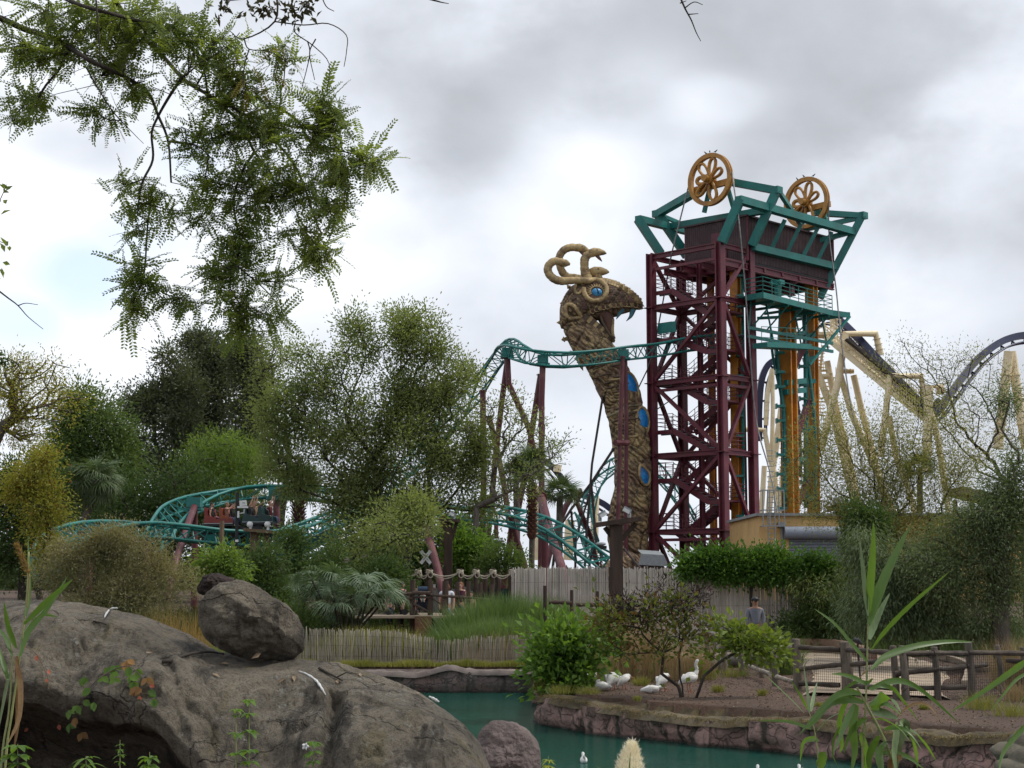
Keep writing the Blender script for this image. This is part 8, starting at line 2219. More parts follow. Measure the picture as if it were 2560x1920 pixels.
st = thing('stroller', 'dark stroller with a blue hood standing on the deck between the railing posts', 'stroller', (sx, 56, DZ))
for dx in (-.22, .22):
 for dy in (-.28, .35):
  MB().tube([(sx + dx - .02, 56 + dy, DZ + .1), (sx + dx + .02, 56 + dy, DZ + .1)], .1, 14).build('wheel', black_p, st)
 MB().tube([(sx + dx, 55.75, DZ + .12), (sx + dx, 56.1, DZ + .5), (sx + dx, 56.45, DZ + 1.0)], .015, 6).build('frame', dark_metal, st)
MB().box((sx, 56.02, DZ + .42), (.38, .34, .06)).build('seat', cloth('navy_cloth', (0.015, 0.02, 0.035)), st)
MB().box((sx, 56.18, DZ + .66), (.38, .06, .46)).build('backrest', MATS['navy_cloth'], st)
mb = MB(); n = 10; vs = []
for i in range(n + 1):
 a = math.pi * (.02 + .62 * i / n)
 for dx in np.linspace(-.16, .16, 6): vs.append((sx + dx, 56.18 - math.sin(a) * .2, DZ + .84 - math.cos(a) * .0 + .16 * math.cos(a * .9) * math.cos(dx * 3)))
mb.add(vs, [(i * 6 + j, i * 6 + j + 1, (i + 1) * 6 + j + 1, (i + 1) * 6 + j) for i in range(n) for j in range(5)]); mb.build('hood', cloth('blue_cloth', (0.010, 0.03, 0.065)), st, smooth=True)
MB().box((sx, 55.76, DZ + .28), (.34, .1, .2)).build('basket', MATS['navy_cloth'], st)
person('toddler in a light green top sitting in the blue hooded stroller', Vector((sx, 56.1, DZ + .03)), R_(-90), .80, cloth('mint_shirt', (0.3, 0.42, 0.36)), MATS['navy_cloth'], hair_bl, arms=(((.05, .0, -.12), (.12, -.03, -.18)), ((.05, .0, -.12), (.12, -.03, -.18))), sleeves=.3, seated=True)
s2 = thing('stroller', 'black stroller seen from the side in front of the woman in pink', 'stroller', (P(1004, 1, 56.2).x, 56.2, DZ))
x_ = P(1006, 1, 56.2).x
for dx in (-.3, .28):
 for dy in (-.2, .2): MB().tube([(x_ + dx, 56.2 + dy - .02, DZ + .1), (x_ + dx, 56.2 + dy + .02, DZ + .1)], .1, 14).build('wheel', black_p, s2)
MB().tube([(x_ - .3, 56.1, DZ + .1), (x_, 56.1, DZ + .5), (x_ + .35, 56.1, DZ + 1.0)], .015, 6).build('frame', dark_metal, s2)
MB().tube([(x_ + .28, 56.1, DZ + .1), (x_, 56.1, DZ + .45), (x_ - .1, 56.1, DZ + .6)], .015, 6).build('frame', dark_metal, s2)
MB().tube([(x_ - .25, 56.2, DZ + .55), (x_, 56.2, DZ + .45), (x_ + .22, 56.2, DZ + .65), (x_ + .2, 56.2, DZ + .85)], [.1, .2, .2, .08], 10).build('seat_shell', black_p, s2, smooth=True)
# ---- spinning cars
red_car = M('red_car_shell', (0.24, 0.028, 0.018), (0.16, 0.02, 0.014), 1.5, .35, .05); green_car = M('dark_green_car_shell', (0.015, 0.055, 0.052), (0.01, 0.035, 0.034), 1.5, .3, .05); or_car = M('orange_car_shell', (0.30, 0.065, 0.022), (0.2, 0.045, 0.018), 1.5, .4, .05)
def car(label, px, py, d, heading, shell, seatm, w=.98):
 c_ = P(px, py, d); o = thing('coaster_car', label, 'roller coaster car', c_)
 f_ = Vector((math.cos(heading), math.sin(heading), 0)); s_ = Vector((-f_.y, f_.x, 0)); R3 = Matrix.Rotation(heading, 3, 'Z')
 W_ = lambda x, y, z: c_ + f_ * x + s_ * y + Vector((0, 0, z))
 MB().box(W_(0, 0, .0), (1.7 * w, 1.3, .16), R3).build('chassis', dark_metal, o)
 MB().tube([W_(0, 0, -.1), W_(0, 0, .18)], .45, 20).build('turntable', dark_metal, o)
 MB().box(W_(0, 0, .26), (1.5 * w, 1.15, .14), R3).build('floor_pan', black_p, o)
 for sx_ in (-1, 1):
  for sy in (-.5, .5):
   for zz in (-.12, -.3):
    bw_ = MB(); bw_.tube([W_(sx_ * .78, sy - .05, zz), W_(sx_ * .78, sy + .05, zz)], .09, 12); bw_.build('wheel', black_p, o)
  MB().box(W_(sx_ * .78, 0, -.2), (.3, 1.1, .22), R3).build('wheel_carrier', dark_metal, o)
 for i_, (x, face) in enumerate(((-.42, 1), (.34, 1))):
  for y in (-.29, .29):
   sd = MB()
   vs = []
   prof = [(-.26, .30), (-.30, .55), (-.34, .95), (-.30, 1.08), (-.18, 1.02), (-.12, .70), (.10, .62), (.28, .60), (.30, .34)]
   for yy in (y - .26, y + .26):
    vs += [W_(x + a * face, yy, z) for a, z in prof]
   n_ = len(prof)
   qs = [(k_, k_ + 1, n_ + k_ + 1, n_ + k_) for k_ in range(n_ - 1)]
   sd.add(vs, qs)
   for yy in (y - .26, y + .26):
    tri = tessellate_polygon([[W_(x + a * face, yy, z) for a, z in prof]])
    sd.add([W_(x + a * face, yy, z) for a, z in prof], None, [tuple(t) for t in tri])
   b_ = sd.build('seat_bucket', shell if i_ == 0 or y > 0 else seatm, o)
   MB().tube([W_(x - .05, y, .95), W_(x + .10, y, .85), W_(x + .14, y, .66)], .035, 6).build('lap_bar', black_p, b_)
   MB().box(W_(x - .27, y, 1.0), (.08, .36, .22), R3).build('headrest', black_p, b_)
 MB().box(W_(0, -.60, .42), (1.5 * w, .05, .22), R3).build('side_panel', shell, o)
 MB().box(W_(0, -.61, .31), (1.5 * w, .05, .04), R3).build('trim', grey_p, o)
 return o, W_
o1, W1 = car('red and orange spinning coaster car facing right with riders', 557, 1326, 76, R_(-12), red_car, or_car)
o2, W2 = car('dark green spinning coaster car with riders raising their arms', 652, 1322, 76, R_(-8), green_car, green_car)
upa = ((.06, .02, .10), (.10, .0, .27)); fwd = ((.08, .02, -.02), (.20, -.02, .03)); upf = ((.10, .02, .06), (.22, .0, .17))
grey_c = cloth('charcoal_shirt', (0.05, 0.05, 0.055))
for (W_, x, y, h, am, sh_, hr, lab, hd_) in (
  (W1, -.45, -.29, R_(-12), (down, down), grey_c, hair_dk, 'rider in a dark top sitting upright in the back row of the red car', 0),
  (W1, .32, .29, R_(-12), (upf, upf), grey_c, hair_dk, 'rider with both arms thrown forward in the far front seat of the red car', 0),
  (W1, .32, -.29, R_(-12), (fwd, upf), cloth('salmon_shirt', (0.4, 0.2, 0.15)), hair_bl, 'rider in a salmon top leaning forward in the near front seat of the red car', 0),
  (W2, -.45, -.29, R_(-8), (upa, upa), grey_c, hair_dk, 'rider with both arms raised in the near back seat of the green car', 0),
  (W2, -.40, .29, R_(-8), (upa, upf), cloth('tan_top', (0.4, 0.28, 0.2)), hair_bl, 'rider with arms raised in the far back seat of the green car', 0),
  (W2, .34, .29, R_(-8), (upa, upa), cloth('dark_red_top', (0.15, 0.03, 0.04)), hair_red, 'rider stretching both arms straight up in the front row of the green car', 0)):
 person(lab, W_(x, y, -.22), h, 1.55, sh_, denim, hr, arms=am, sleeves=.15, seated=True, group='riders in the spinning cars')
# ================================================================ FOREGROUND PLANTS
reed_leaf = LM('giant_reed_leaf', (0.050, 0.115, 0.020), (0.11, 0.20, 0.045), .45, rough=.35, scale=2)
reed_pale = M('reed_leaf_underside', (0.26, 0.34, 0.17), (0.18, 0.26, 0.11), 6, .5, .2, stretch=(1, 1, .2))
reed_dry = M('dry_reed_leaf', (0.42, 0.27, 0.12), (0.28, 0.16, 0.07), 8, .7, .2)
reed_stem_m = M('reed_stem', (0.20, 0.26, 0.09), (0.30, 0.30, 0.12), 12, .5, .1)
m, q = new_mat('reed_blade')
rnd = q.n('ShaderNodeObjectInfo', out='Random')
co = q.n('ShaderNodeTexCoord', out=3)
nz = q.noise(co, 3.0, 4, .6); vn = q.noise(q.map(co, scale=(60, 60, 6)), 1.0, 3, .6)
col = q.mix(q.math('ADD', q.math('MULTIPLY', nz, .6), q.math('MULTIPLY', rnd, .4)), (0.030, 0.080, 0.014), (0.10, 0.185, 0.040))
col = q.mix(q.math('MULTIPLY', vn, .5), col, (0.14, 0.21, 0.07))
pr = q.n('ShaderNodeBsdfPrincipled', {'Base Color': col, 'Roughness': .38})
tr = q.n('ShaderNodeBsdfTranslucent', {'Color': q.mix(1.0, col, (1.7, 1.7, .6), 'MULTIPLY')})
blade_m = finish(m, q, q.n('ShaderNodeMixShader', {0: .42, 1: pr, 2: tr}))
def blade(par, pts, w, mat_, name='leaf', tw=0.0, seed=0, fold=.35):
 """long arching leaf: pts are world points; w the greatest width; folded along the midrib"""
 cc = catmull(pts, 7); n = len(cc)
 V = []
 for i, c in enumerate(cc):
  t = i / (n - 1)
  tg = (cc[min(n - 1, i + 1)] - cc[max(0, i - 1)]).normalized()
  view = Vector((math.sin(tw + t * .8 + seed), -1, .25)).normalized()
  s_ = tg.cross(view).normalized(); nn = s_.cross(tg)
  ww = w * min(1, (.35 + 2.6 * t)) * (1 - t ** 2.2) ** .8 / 2 + .0006
  ww *= 1 + .05 * math.sin(i * 1.9 + seed)
  V += [c - s_ * ww + nn * ww * fold, c, c + s_ * ww + nn * ww * fold]
 mb = MB(); mb.add(V, [q4 for i in range(n - 1) for q4 in ((3 * i, 3 * i + 1, 3 * i + 4, 3 * i + 3), (3 * i + 1, 3 * i + 2, 3 * i + 5, 3 * i + 4))])
 return mb.build(name, mat_, par, smooth=True)
def reed_plant(label, base_px, d, stems, lv, cat='reed', name='giant_reed', scale=None):
 base = P(base_px, 1920, d); base = Vector((base.x, d, 1.2))
 o = thing(name, label, cat, base)
 rng = np.random.default_rng(int(base_px))
 for pts, r in stems:
  pp = [P(x, y, d) for x, y in pts]
  pp.append(Vector((pp[-1].x + (pp[-1].x - pp[-2].x) * .5, d, 1.1)))
  cc = catmull(pp, 8); rr = np.linspace(r * .5, r, len(cc)); rr = rr * (1 + .25 * (np.arange(len(cc)) % 6 == 0))
  MB().tube(cc, rr, 8).build('stem', reed_stem_m, o, smooth=True)
 for k_, (pts, w, mt) in enumerate(lv):
  ph = rng.uniform(0, 6); sp = rng.uniform(-.25, .35)
  n = len(pts)
  pp = [P(x, y, d - .02 + sp * (i / (n - 1))) for i, (x, y) in enumerate(pts)]
  blade(o, pp, S(w, d) * 1.3, {0: blade_m, 1: reed_pale, 2: reed_dry}[mt], seed=ph)
 return o
def F5(pts): return [f5(*p) for p in pts]
RD = 7.2
LV = [([(832, 640), (815, 480), (795, 300), (775, 130)], 30, 1), ([(836, 620), (850, 400), (862, 200), (866, 10)], 44, 0), ([(838, 700), (900, 500), (990, 280), (1112, 35)], 62, 0), ([(842, 800), (875, 700), (925, 590), (976, 488)], 44, 1),
  ([(845, 870), (940, 740), (1120, 560), (1375, 345)], 32, 0), ([(826, 950), (720, 830), (600, 690), (468, 592)], 24, 0), ([(850, 1000), (960, 910), (1150, 845), (1350, 815), (1535, 815)], 38, 0),
  ([(820, 1100), (740, 1060), (660, 1035), (585, 1030)], 26, 0), ([(835, 1130), (960, 1085), (1080, 1085), (1220, 1165), (1445, 1365)], 34, 0),
  ([(780, 1165), (700, 1150), (600, 1190), (480, 1310), (368, 1440)], 38, 0), ([(800, 1220), (700, 1200), (580, 1230), (480, 1340), (420, 1400)], 44, 0), ([(835, 1230), (900, 1190), (980, 1200), (1052, 1290)], 62, 0),
  ([(850, 1260), (930, 1240), (1000, 1270), (1050, 1310)], 56, 0), ([(860, 1290), (930, 1290), (990, 1310), (1035, 1330)], 46, 1), ([(740, 1230), (690, 1350), (650, 1450), (600, 1560)], 40, 0), ([(720, 1180), (690, 1200), (640, 1350), (655, 1500), (640, 1560)], 30, 0),
  ([(760, 1240), (735, 1400), (745, 1540), (720, 1690)], 54, 0), ([(790, 1420), (815, 1500), (830, 1600), (800, 1720)], 60, 0), ([(900, 1440), (860, 1500), (830, 1600), (850, 1720)], 56, 0), ([(950, 1480), (915, 1560), (920, 1640), (935, 1740)], 60, 0),
  ([(1040, 1345), (1075, 1375), (1040, 1480), (1030, 1580), (1020, 1680)], 66, 1), ([(1020, 1350), (1010, 1440), (1000, 1560), (1020, 1700)], 52, 1), ([(1080, 1380), (1150, 1420), (1220, 1500), (1285, 1610)], 28, 0), ([(1070, 1390), (1130, 1460), (1150, 1540), (1160, 1660)], 26, 0),
  ([(1000, 1340), (1100, 1250), (1190, 1225), (1260, 1265), (1300, 1335)], 12, 2), ([(1060, 1590), (1010, 1600), (980, 1640), (960, 1700)], 50, 2), ([(900, 1560), (1000, 1560), (1100, 1590), (1210, 1670)], 34, 0), ([(640, 1380), (600, 1460), (590, 1560), (620, 1640)], 20, 0),
  ([(860, 1060), (820, 1090), (760, 1080), (700, 1110), (640, 1150)], 22, 0), ([(850, 1140), (920, 1110), (1000, 1130), (1060, 1200), (1165, 1340)], 24, 0), ([(830, 1010), (790, 1030), (745, 1100)], 14, 2), ([(880, 1330), (960, 1350), (1040, 1400), (1110, 1480)], 34, 0),
  ([(820, 1330), (760, 1360), (700, 1440), (670, 1560)], 34, 0), ([(940, 1400), (1010, 1390), (1100, 1420), (1190, 1540)], 26, 0)]
reed_plant('tall giant reed with broad arching leaves in the right foreground', 2165, RD,
   [(F5([(836, 600), (826, 800), (822, 1000), (815, 1200), (800, 1500), (795, 1720)]), .006), (F5([(755, 1120), (830, 1260), (920, 1430), (985, 1590), (1010, 1720)]), .009)],
   [(F5(p), w / 2.676 * 1.0, mt) for p, w, mt in LV])
reed_plant('small thin reed shoot left of the tall giant reed', 2045, RD + .5, [(F5([(430, 1270), (465, 1380), (485, 1500), (500, 1720)]), .004)],
   [(F5(p), w / 2.676 * 1.1, mt) for p, w, mt in [([(440, 1290), (425, 1150), (400, 980)], 14, 1), ([(450, 1280), (468, 1180), (490, 1085)], 20, 1), ([(430, 1270), (380, 1180), (310, 1065)], 12, 0), ([(400, 1290), (280, 1170), (140, 1035)], 14, 0),
   ([(450, 1400), (300, 1350), (95, 1340)], 16, 0), ([(500, 1480), (460, 1465), (400, 1490), (375, 1620)], 26, 0), ([(500, 1560), (515, 1600), (505, 1700)], 60, 0), ([(480, 1420), (560, 1330), (640, 1290)], 16, 0)]])
reed_plant('reed leaves leaning in from beyond the right edge of the view', 2600, RD + .2, [([(2590, 1650), (2600, 1800), (2610, 1960)], .007)],
   [(F5(p), w / 2.676, mt) for p, w, mt in [([(1950, 900), (1800, 1010), (1600, 1150), (1375, 1290)], 34, 0), ([(1950, 1000), (1830, 1060), (1740, 1160), (1650, 1275)], 16, 0), ([(1960, 1300), (1820, 1440), (1730, 1560), (1700, 1700)], 30, 0), ([(1950, 1080), (1870, 1180), (1810, 1300)], 14, 0)]])
LD = 6.8
reed_plant('yellowing reed with a golden seed tassel at the left edge in front of the outcrop', 30, LD, [([(72, 1380), (66, 1500), (50, 1640), (30, 1780), (10, 1960)], .006), ([(20, 1560), (30, 1650), (22, 1780), (0, 1960)], .006)],
   [([(60, 1560), (110, 1510), (150, 1475), (182, 1448)], 13, 0), ([(64, 1540), (72, 1470), (70, 1340)], 10, 0), ([(50, 1600), (80, 1555), (110, 1538), (145, 1542)], 9, 0), ([(40, 1620), (20, 1570), (10, 1505)], 12, 0), ([(50, 1640), (70, 1580), (120, 1520), (170, 1440)], 12, 0),
   ([(30, 1640), (10, 1590), (-20, 1560)], 10, 0), ([(40, 1650), (52, 1700), (50, 1790), (20, 1860)], 15, 2), ([(42, 1640), (48, 1740), (44, 1820), (34, 1880)], 14, 2), ([(26, 1680), (10, 1760), (-10, 1860)], 14, 1), ([(36, 1660), (60, 1620), (70, 1580)], 9, 0), ([(20, 1700), (0, 1640), (-10, 1600)], 12, 0)])
o = thing('seed_tassel', 'golden feathery seed tassel leaning left on the left edge reed', 'seed head', P(72, 1440, LD))
rng = np.random.default_rng(9)
c0, c1 = P(74, 1440, LD), P(44, 1368, LD); mb = MB()
pos = np.array([tuple(c0.lerp(c1, t)) for t in rng.uniform(0, 1, 500)]); dv = np.array(tuple((c1 - c0).normalized()))
leaves(mb, pos, dv + rng.normal(size=(500, 3)) * .35, .03, .003, rng); mb.build('spikelets', gr_gold, o); MB().tube([P(68, 1520, LD), c0, c1], .002, 5).build('stalk', reed_dry, o)
o = thing('pampas_plume', 'creamy feathery pampas plume rising at the bottom edge in front of the pond', 'pampas grass', P(1575, 1990, 8))
rng = np.random.default_rng(10); mb = MB(); n = 5200
t = rng.uniform(0, 1, n); c0, c1 = P(1566, 2010, 8), P(1580, 1862, 8)
wid = .070 * np.sin(np.pi * np.clip(t * .80 + .16, 0, 1)) ** .8
ax = np.array([tuple(c0.lerp(c1, x)) for x in t]); an = rng.uniform(0, 2 * np.pi, n); rr = wid * rng.uniform(.1, 1, n) ** .5
pos = ax + np.stack([np.cos(an) * rr, np.sin(an) * rr, rng.normal(size=n) * .008], 1)
dirs = np.stack([np.cos(an) * .55, np.sin(an) * .55, np.full(n, 1.0)], 1) + rng.normal(size=(n, 3)) * .25
leaves(mb, pos, dirs, .026, .0022, rng); mb.build('plume', LM('cream_plume', (0.60, 0.54, 0.42), (0.82, 0.77, 0.66), .08, scale=20), o)
MB().tube([Vector((c0.x, 8, 1.2)), c0], .005, 6).build('stalk', reed_dry, o)
for pts in ([(1566, 1990), (1572, 1930), (1576, 1880)], [(1575, 1990), (1620, 1940), (1640, 1925)], [(1560, 1990), (1530, 1940), (1490, 1915)]): blade(o, [P(x, y, 7.85) for x, y in pts], .010, blade_m)
herb_m = LM('herb_leaves', (0.035, 0.085, 0.012), (0.12, 0.20, 0.035), .4, rough=.45, scale=6)
herb_y = LM('yellow_herb_leaves', (0.14, 0.17, 0.02), (0.30, 0.32, 0.05), .4, scale=6)
def herb(label, px, y0, y1, d, whorls, L, mat_=herb_m, leafn=7, seed=1, flower=None, W=.5, lean=0):
 rng = np.random.default_rng(seed)
 c = P(px, y1, d); base = Vector((c.x, d, 1.2))
 o = thing('weed', label, 'weed', base)
 top = P(px + lean, y0, d)
 MB().tube([base, P(px, y1, d), P(px + lean * .5, (y0 + y1) / 2, d), top], [.003, .0028, .0022, .0012], 6).build('stem', reed_stem_m, o)
 for (wy, s_) in whorls:
  c = P(px + lean * (y1 - wy) / (y1 - y0), wy, d)
  for k_ in range(leafn):
   a = 2 * math.pi * k_ / leafn + rng.uniform(0, .5)
   dv = Vector((math.cos(a), math.sin(a), rng.uniform(-.1, .5)))
   ll = L * s_ * rng.uniform(.7, 1.1)
   dv = dv.normalized(); sd_ = dv.cross(Vector((0, 0, 1))).normalized()
   V = []
   for t, w in ((0, .15), (.25, .8), (.5, 1), (.75, .7), (1, .03)):
    p_ = c + dv * ll * t - Vector((0, 0, ll * .5 * t * t)); ww = ll * W / 2 * w * (1 + .1 * (t * 8 % 2))
    V += [p_ - sd_ * ww + Vector((0, 0, ww * .3)), p_, p_ + sd_ * ww + Vector((0, 0, ww * .3))]
   mb = MB(); mb.add(V, [q4 for i in range(4) for q4 in ((3 * i, 3 * i + 1, 3 * i + 4, 3 * i + 3), (3 * i + 1, 3 * i + 2, 3 * i + 5, 3 * i + 4))])
   mb.build('leaf', mat_, o, smooth=True)
 if flower:
  c = P(*flower, d - .03)
  for k_ in range(5):
   a = k_ * 1.257
   mb = MB(); e_ = c + Vector((math.cos(a) * .014, -.008, math.sin(a) * .014)); mb.tube([c, c.lerp(e_, .6), e_], [.002, .007, .002], 6, squash=.4); mb.build('petal', white_p, o, smooth=True)
 return o
herb('taller leafy weed with serrated whorled leaves in front of the outcrop', 623, 1745, 1925, 6.2, [(1752, .8), (1785, .7), (1828, .9), (1878, 1.0), (1905, .9)], .055, seed=1)
herb('shorter leafy weed with whorled leaves just left of the taller one', 590, 1768, 1925, 6.3, [(1775, .75), (1790, .5), (1835, .8), (1885, .9)], .052, seed=2)
herb('small leafy weed with a white flower right of the whorled weeds', 784, 1852, 1930, 6.1, [(1856, .8), (1880, .9), (1905, .8)], .055, seed=3, flower=(764, 1866))
herb('low bright leafy weed at the bottom left corner beside the reed', 44, 1860, 1930, 6.4, [(1868, 1.0), (1890, 1.2), (1912, 1.0)], .065, seed=4)
herb('low yellow green weed tip at the bottom edge left of the pampas plume', 1371, 1890, 1930, 8.2, [(1902, .9), (1915, 1.0)], .05, mat_=herb_y, leafn=11, seed=5, W=.3)
herb('low leafy weed at the bottom edge below the dark rock hollow', 374, 1880, 1930, 6.4, [(1896, .9), (1912, .9)], .06, seed=6)
herb('fine leaved weed growing in front of the dark rock hollow', 300, 1850, 1930, 6.5, [(1862, .5), (1874, .6), (1888, .7), (1905, .7)], .045, seed=7, W=.3)
herb('small weed with thin curved leaves at the bottom left edge', 215, 1890, 1930, 6.5, [(1897, 1.2), (1912, 1.2)], .07, seed=8, W=.2, leafn=6)
vine = thing('rock_creeper', 'trailing creeper with green, orange and red leaves hanging over the dark hollow of the outcrop', 'creeper', on_rock(345, 1690, .03)[0])
rng = np.random.default_rng(12)
def c2(x, y): return x / 1.58, 1450 + y / 1.58
vl = [(345, 395, 0), (375, 440, 0), (395, 465, 0), (435, 375, 0), (455, 390, 0), (330, 480, 0), (300, 500, 0), (310, 525, 1), (245, 540, 2), (505, 352, 1), (520, 340, 1), (545, 378, 0), (515, 400, 0), (560, 408, 0), (545, 432, 1), (573, 452, 2), (612, 420, 2), (592, 408, 1), (335, 572, 1), (125, 560, 2), (595, 470, 0), (625, 482, 0), (485, 395, 0), (470, 365, 0), (425, 400, 0), (525, 425, 1), (355, 460, 0), (515, 375, 0), (560, 460, 1),
  (150, 310, 2), (110, 285, 2), (175, 375, 2), (190, 395, 2), (345, 410, 0), (290, 545, 0)]
cm = [herb_m, LM('bronze_leaves', (0.16, 0.085, 0.03), (0.28, 0.16, 0.06), .3, scale=8), LM('red_leaves', (0.28, 0.06, 0.03), (0.45, 0.14, 0.09), .3, scale=8)]
for x, y, k_ in vl:
 px, py = c2(x, y); p_ = on_rock(px, py, .05)[0]
 for j_ in range(2 if k_ < 2 else 1):
  s_ = .055 * rng.uniform(.8, 1.2) * (.7 if k_ == 2 else 1); a = rng.uniform(-2.4, -.4)
  dv = Vector((math.cos(a), -.25, math.sin(a))).normalized(); sd_ = dv.cross(Vector((rng.normal() * .3, -1, .3))).normalized(); nn = sd_.cross(dv)
  V = []
  for t, w in ((0, .1), (.3, .95), (.6, .85), (1, .04)):
   c_ = p_ + dv * s_ * t; ww = s_ * .34 * w
   V += [c_ - sd_ * ww + nn * ww * .3, c_, c_ + sd_ * ww + nn * ww * .3]
  mb = MB(); mb.add(V, [q4 for i in range(3) for q4 in ((3 * i, 3 * i + 1, 3 * i + 4, 3 * i + 3), (3 * i + 1, 3 * i + 2, 3 * i + 5, 3 * i + 4))]); mb.build('leaf', cm[k_], vine, smooth=True)
for pl_ in ([(620, 440), (580, 400), (520, 365), (450, 380), (380, 430), (320, 490), (240, 545)], [(90, 280), (140, 310), (180, 390), (200, 430)], [(545, 378), (560, 440), (600, 475)], [(100, 400), (110, 480), (140, 560)]):
 MB().tube(catmull([on_rock(*c2(x, y), .04)[0] for x, y in pl_], 4), .003, 5).build('stem', twig_m, vine)
# ---------------------------------------------------------------- the overhanging branch
def pinnate(L, n, seed, mat_):
 rng = np.random.default_rng(seed); mb = MB()
 c = [np.array([L * t, 0, -.22 * L * t * t]) for t in np.linspace(0, 1, n + 1)]
 mb.tube([c[0], c[n // 2], c[n]], [.0011, .0009, .0005], 3)
 V = []; Q4 = []
 for i in range(1, n + 1):
  t = i / n; ll = L * .165 * (1.05 - .45 * abs(t - .45) * 1.6) * rng.uniform(.85, 1.1); w = ll * .52
  for sg in (-1, 1):
   a = math.radians(62 + rng.normal() * 6)
   d_ = np.array([math.cos(a), sg * math.sin(a), -.12 + rng.normal() * .12]); s_ = np.array([-sg * math.sin(a), math.cos(a), 0]) * 1.0
   b0 = c[i]; k_ = len(V)
   V += [b0, b0 + d_ * ll * .55 + s_ * w / 2, b0 + d_ * ll, b0 + d_ * ll * .55 - s_ * w / 2]; Q4.append((k_, k_ + 1, k_ + 2, k_ + 3))
 mb.add(V, Q4)
 return mb.mesh('frond', (0, 0, 0), mat_)
lf_loc = LM('locust_leaflets', (0.070, 0.100, 0.026), (0.165, 0.20, 0.06), .52, rough=.5, scale=1.6)
lf_loc2 = LM('yellowing_leaflets', (0.13, 0.115, 0.015), (0.26, 0.19, 0.03), .42, scale=2)
D = 9.0
def c1(x, y): return x / 1.951, y / 1.951
def B1(pts, dd=0.0): return [P(*c1(x, y), D + dd + .25 * math.sin(x * .01)) for x, y in pts]
ob = thing('overhanging_branch', 'leafy overhanging branch with feathery pinnate leaves filling the upper left sky', 'branch', P(-100, 30, D))
limbs = [([(-160, 40), (0, 88), (120, 142), (280, 195), (430, 290), (600, 370), (720, 450), (770, 560), (820, 690), (835, 890)], .019, 0), ([(520, -60), (650, 130), (800, 280), (900, 390), (1040, 480), (1170, 600), (1240, 740), (1330, 860), (1330, 930)], .016, .3),
   ([(1010, 470), (1130, 520), (1200, 560), (1330, 520), (1450, 590), (1520, 700), (1640, 730), (1760, 760)], .011, .2), ([(885, 380), (820, 480), (770, 570), (740, 650), (745, 780), (690, 900), (670, 1050)], .010, -.2), ([(830, 690), (960, 712), (1050, 790)], .008, 0),
   ([(200, -60), (380, 20), (520, 60), (700, 110)], .012, -.2), ([(1240, 740), (1170, 860), (1140, 1000), (1170, 1200), (1120, 1380), (1180, 1500)], .008, .2), ([(745, 900), (720, 1100), (700, 1350), (640, 1480)], .006, -.1), ([(465, -40), (480, 150), (490, 310)], .006, -.3),
   ([(420, 330), (540, 530), (650, 650), (700, 700)], .004, 0), ([(1300, 640), (1420, 780), (1480, 900), (1540, 1080)], .008, .3), ([(700, 1350), (800, 1430), (950, 1480)], .004, -.1), ([(1160, 1300), (1300, 1420), (1400, 1540)], .005, .1)]
clumps1 = [(110, 230, 110, 60), (280, 260, 130, 80), (140, 480, 90, 40), (60, 560, 20, 15), (430, 550, 70, 45), (600, 120, 170, 130), (850, 140, 200, 140), (1080, 250, 170, 120), (560, 300, 120, 70), (690, 420, 90, 50), (1150, 420, 150, 110), (1290, 600, 160, 110), (1060, 640, 110, 70), (1520, 620, 130, 90), (1400, 880, 160, 140), (1640, 800, 160, 70), (1830, 780, 100, 45), (1620, 560, 80, 60),
   (1200, 1000, 140, 110), (960, 1000, 130, 90), (760, 960, 100, 70), (600, 860, 70, 50), (680, 1090, 50, 60), (1180, 1180, 120, 110), (1480, 1120, 130, 80), (1610, 1000, 100, 70), (1050, 1330, 110, 45), (1290, 1340, 100, 40), (1180, 1500, 70, 70), (1160, 1590, 50, 40), (690, 1330, 50, 90), (640, 1500, 40, 50), (850, 1470, 60, 30), (1370, 1530, 90, 25), (1380, 240, 60, 60), (1590, 480, 60, 40), (970, 1480, 40, 40), (1540, 1230, 60, 40), (230, 60, 100, 40), (400, 120, 80, 60), (420, 40, 80, 40), (880, 620, 60, 40), (1200, 820, 100, 80), (1060, 860, 70, 60), (1650, 900, 80, 50), (180, 30, 60, 30)]
rng = np.random.default_rng(77)
cl2 = [(*c1(a, b_), rx / 1.951, ry / 1.951) for a, b_, rx, ry in clumps1]
tg = in_clumps(cl2, 1000, D, rng, 1.0, 0, sub=2)
LN = []
for pts, r, dd in limbs: LN.append((catmull(B1(pts, dd), 5), r))
own = [int(np.argmin([min((Vector(t) - p_).length for p_ in ln) for ln, _ in LN])) for t in tg]
mb = MB(); TD = np.zeros_like(tg)
for i, (ln, r) in enumerate(LN):
 idx = [k_ for k_ in range(len(tg)) if own[k_] == i]
 if idx:
  _, dr_ = grow(ln, tg[idx], rng, r, .0016, seg=.12, wig=.08, mb=mb, anywhere=True, nside=5); TD[idx] = dr_
 else: mb.tube(ln, np.linspace(r, r * .5, len(ln)), 8)
mb.build('limbs', bark, ob, smooth=True)
fr_m = [pinnate(.205, 12, 1, lf_loc), pinnate(.18, 11, 2, lf_loc), pinnate(.16, 10, 3, lf_loc)]; fr_y = pinnate(.17, 11, 4, lf_loc2)
fronds = []
for t, dv in zip(tg, TD):
 for k_ in range(3):
  d2 = Vector(dv) * .8 + Vector(rng.normal(size=3)) * .75; d2.z -= .25; d2.normalize()
  p_ = Vector(t) - Vector(dv) * rng.uniform(0, .16)
  up = Vector(rng.normal(size=3) * .55) + Vector((0, -.3, 1)); R = Matrix((d2, up.cross(d2).normalized(), d2.cross(up.cross(d2).normalized()))).transposed()
  fronds.append((p_, R, rng.uniform(.75, 1.1)))
fronds.sort(key=lambda f_: f_[0].y)
rest = MB(); FV = {}
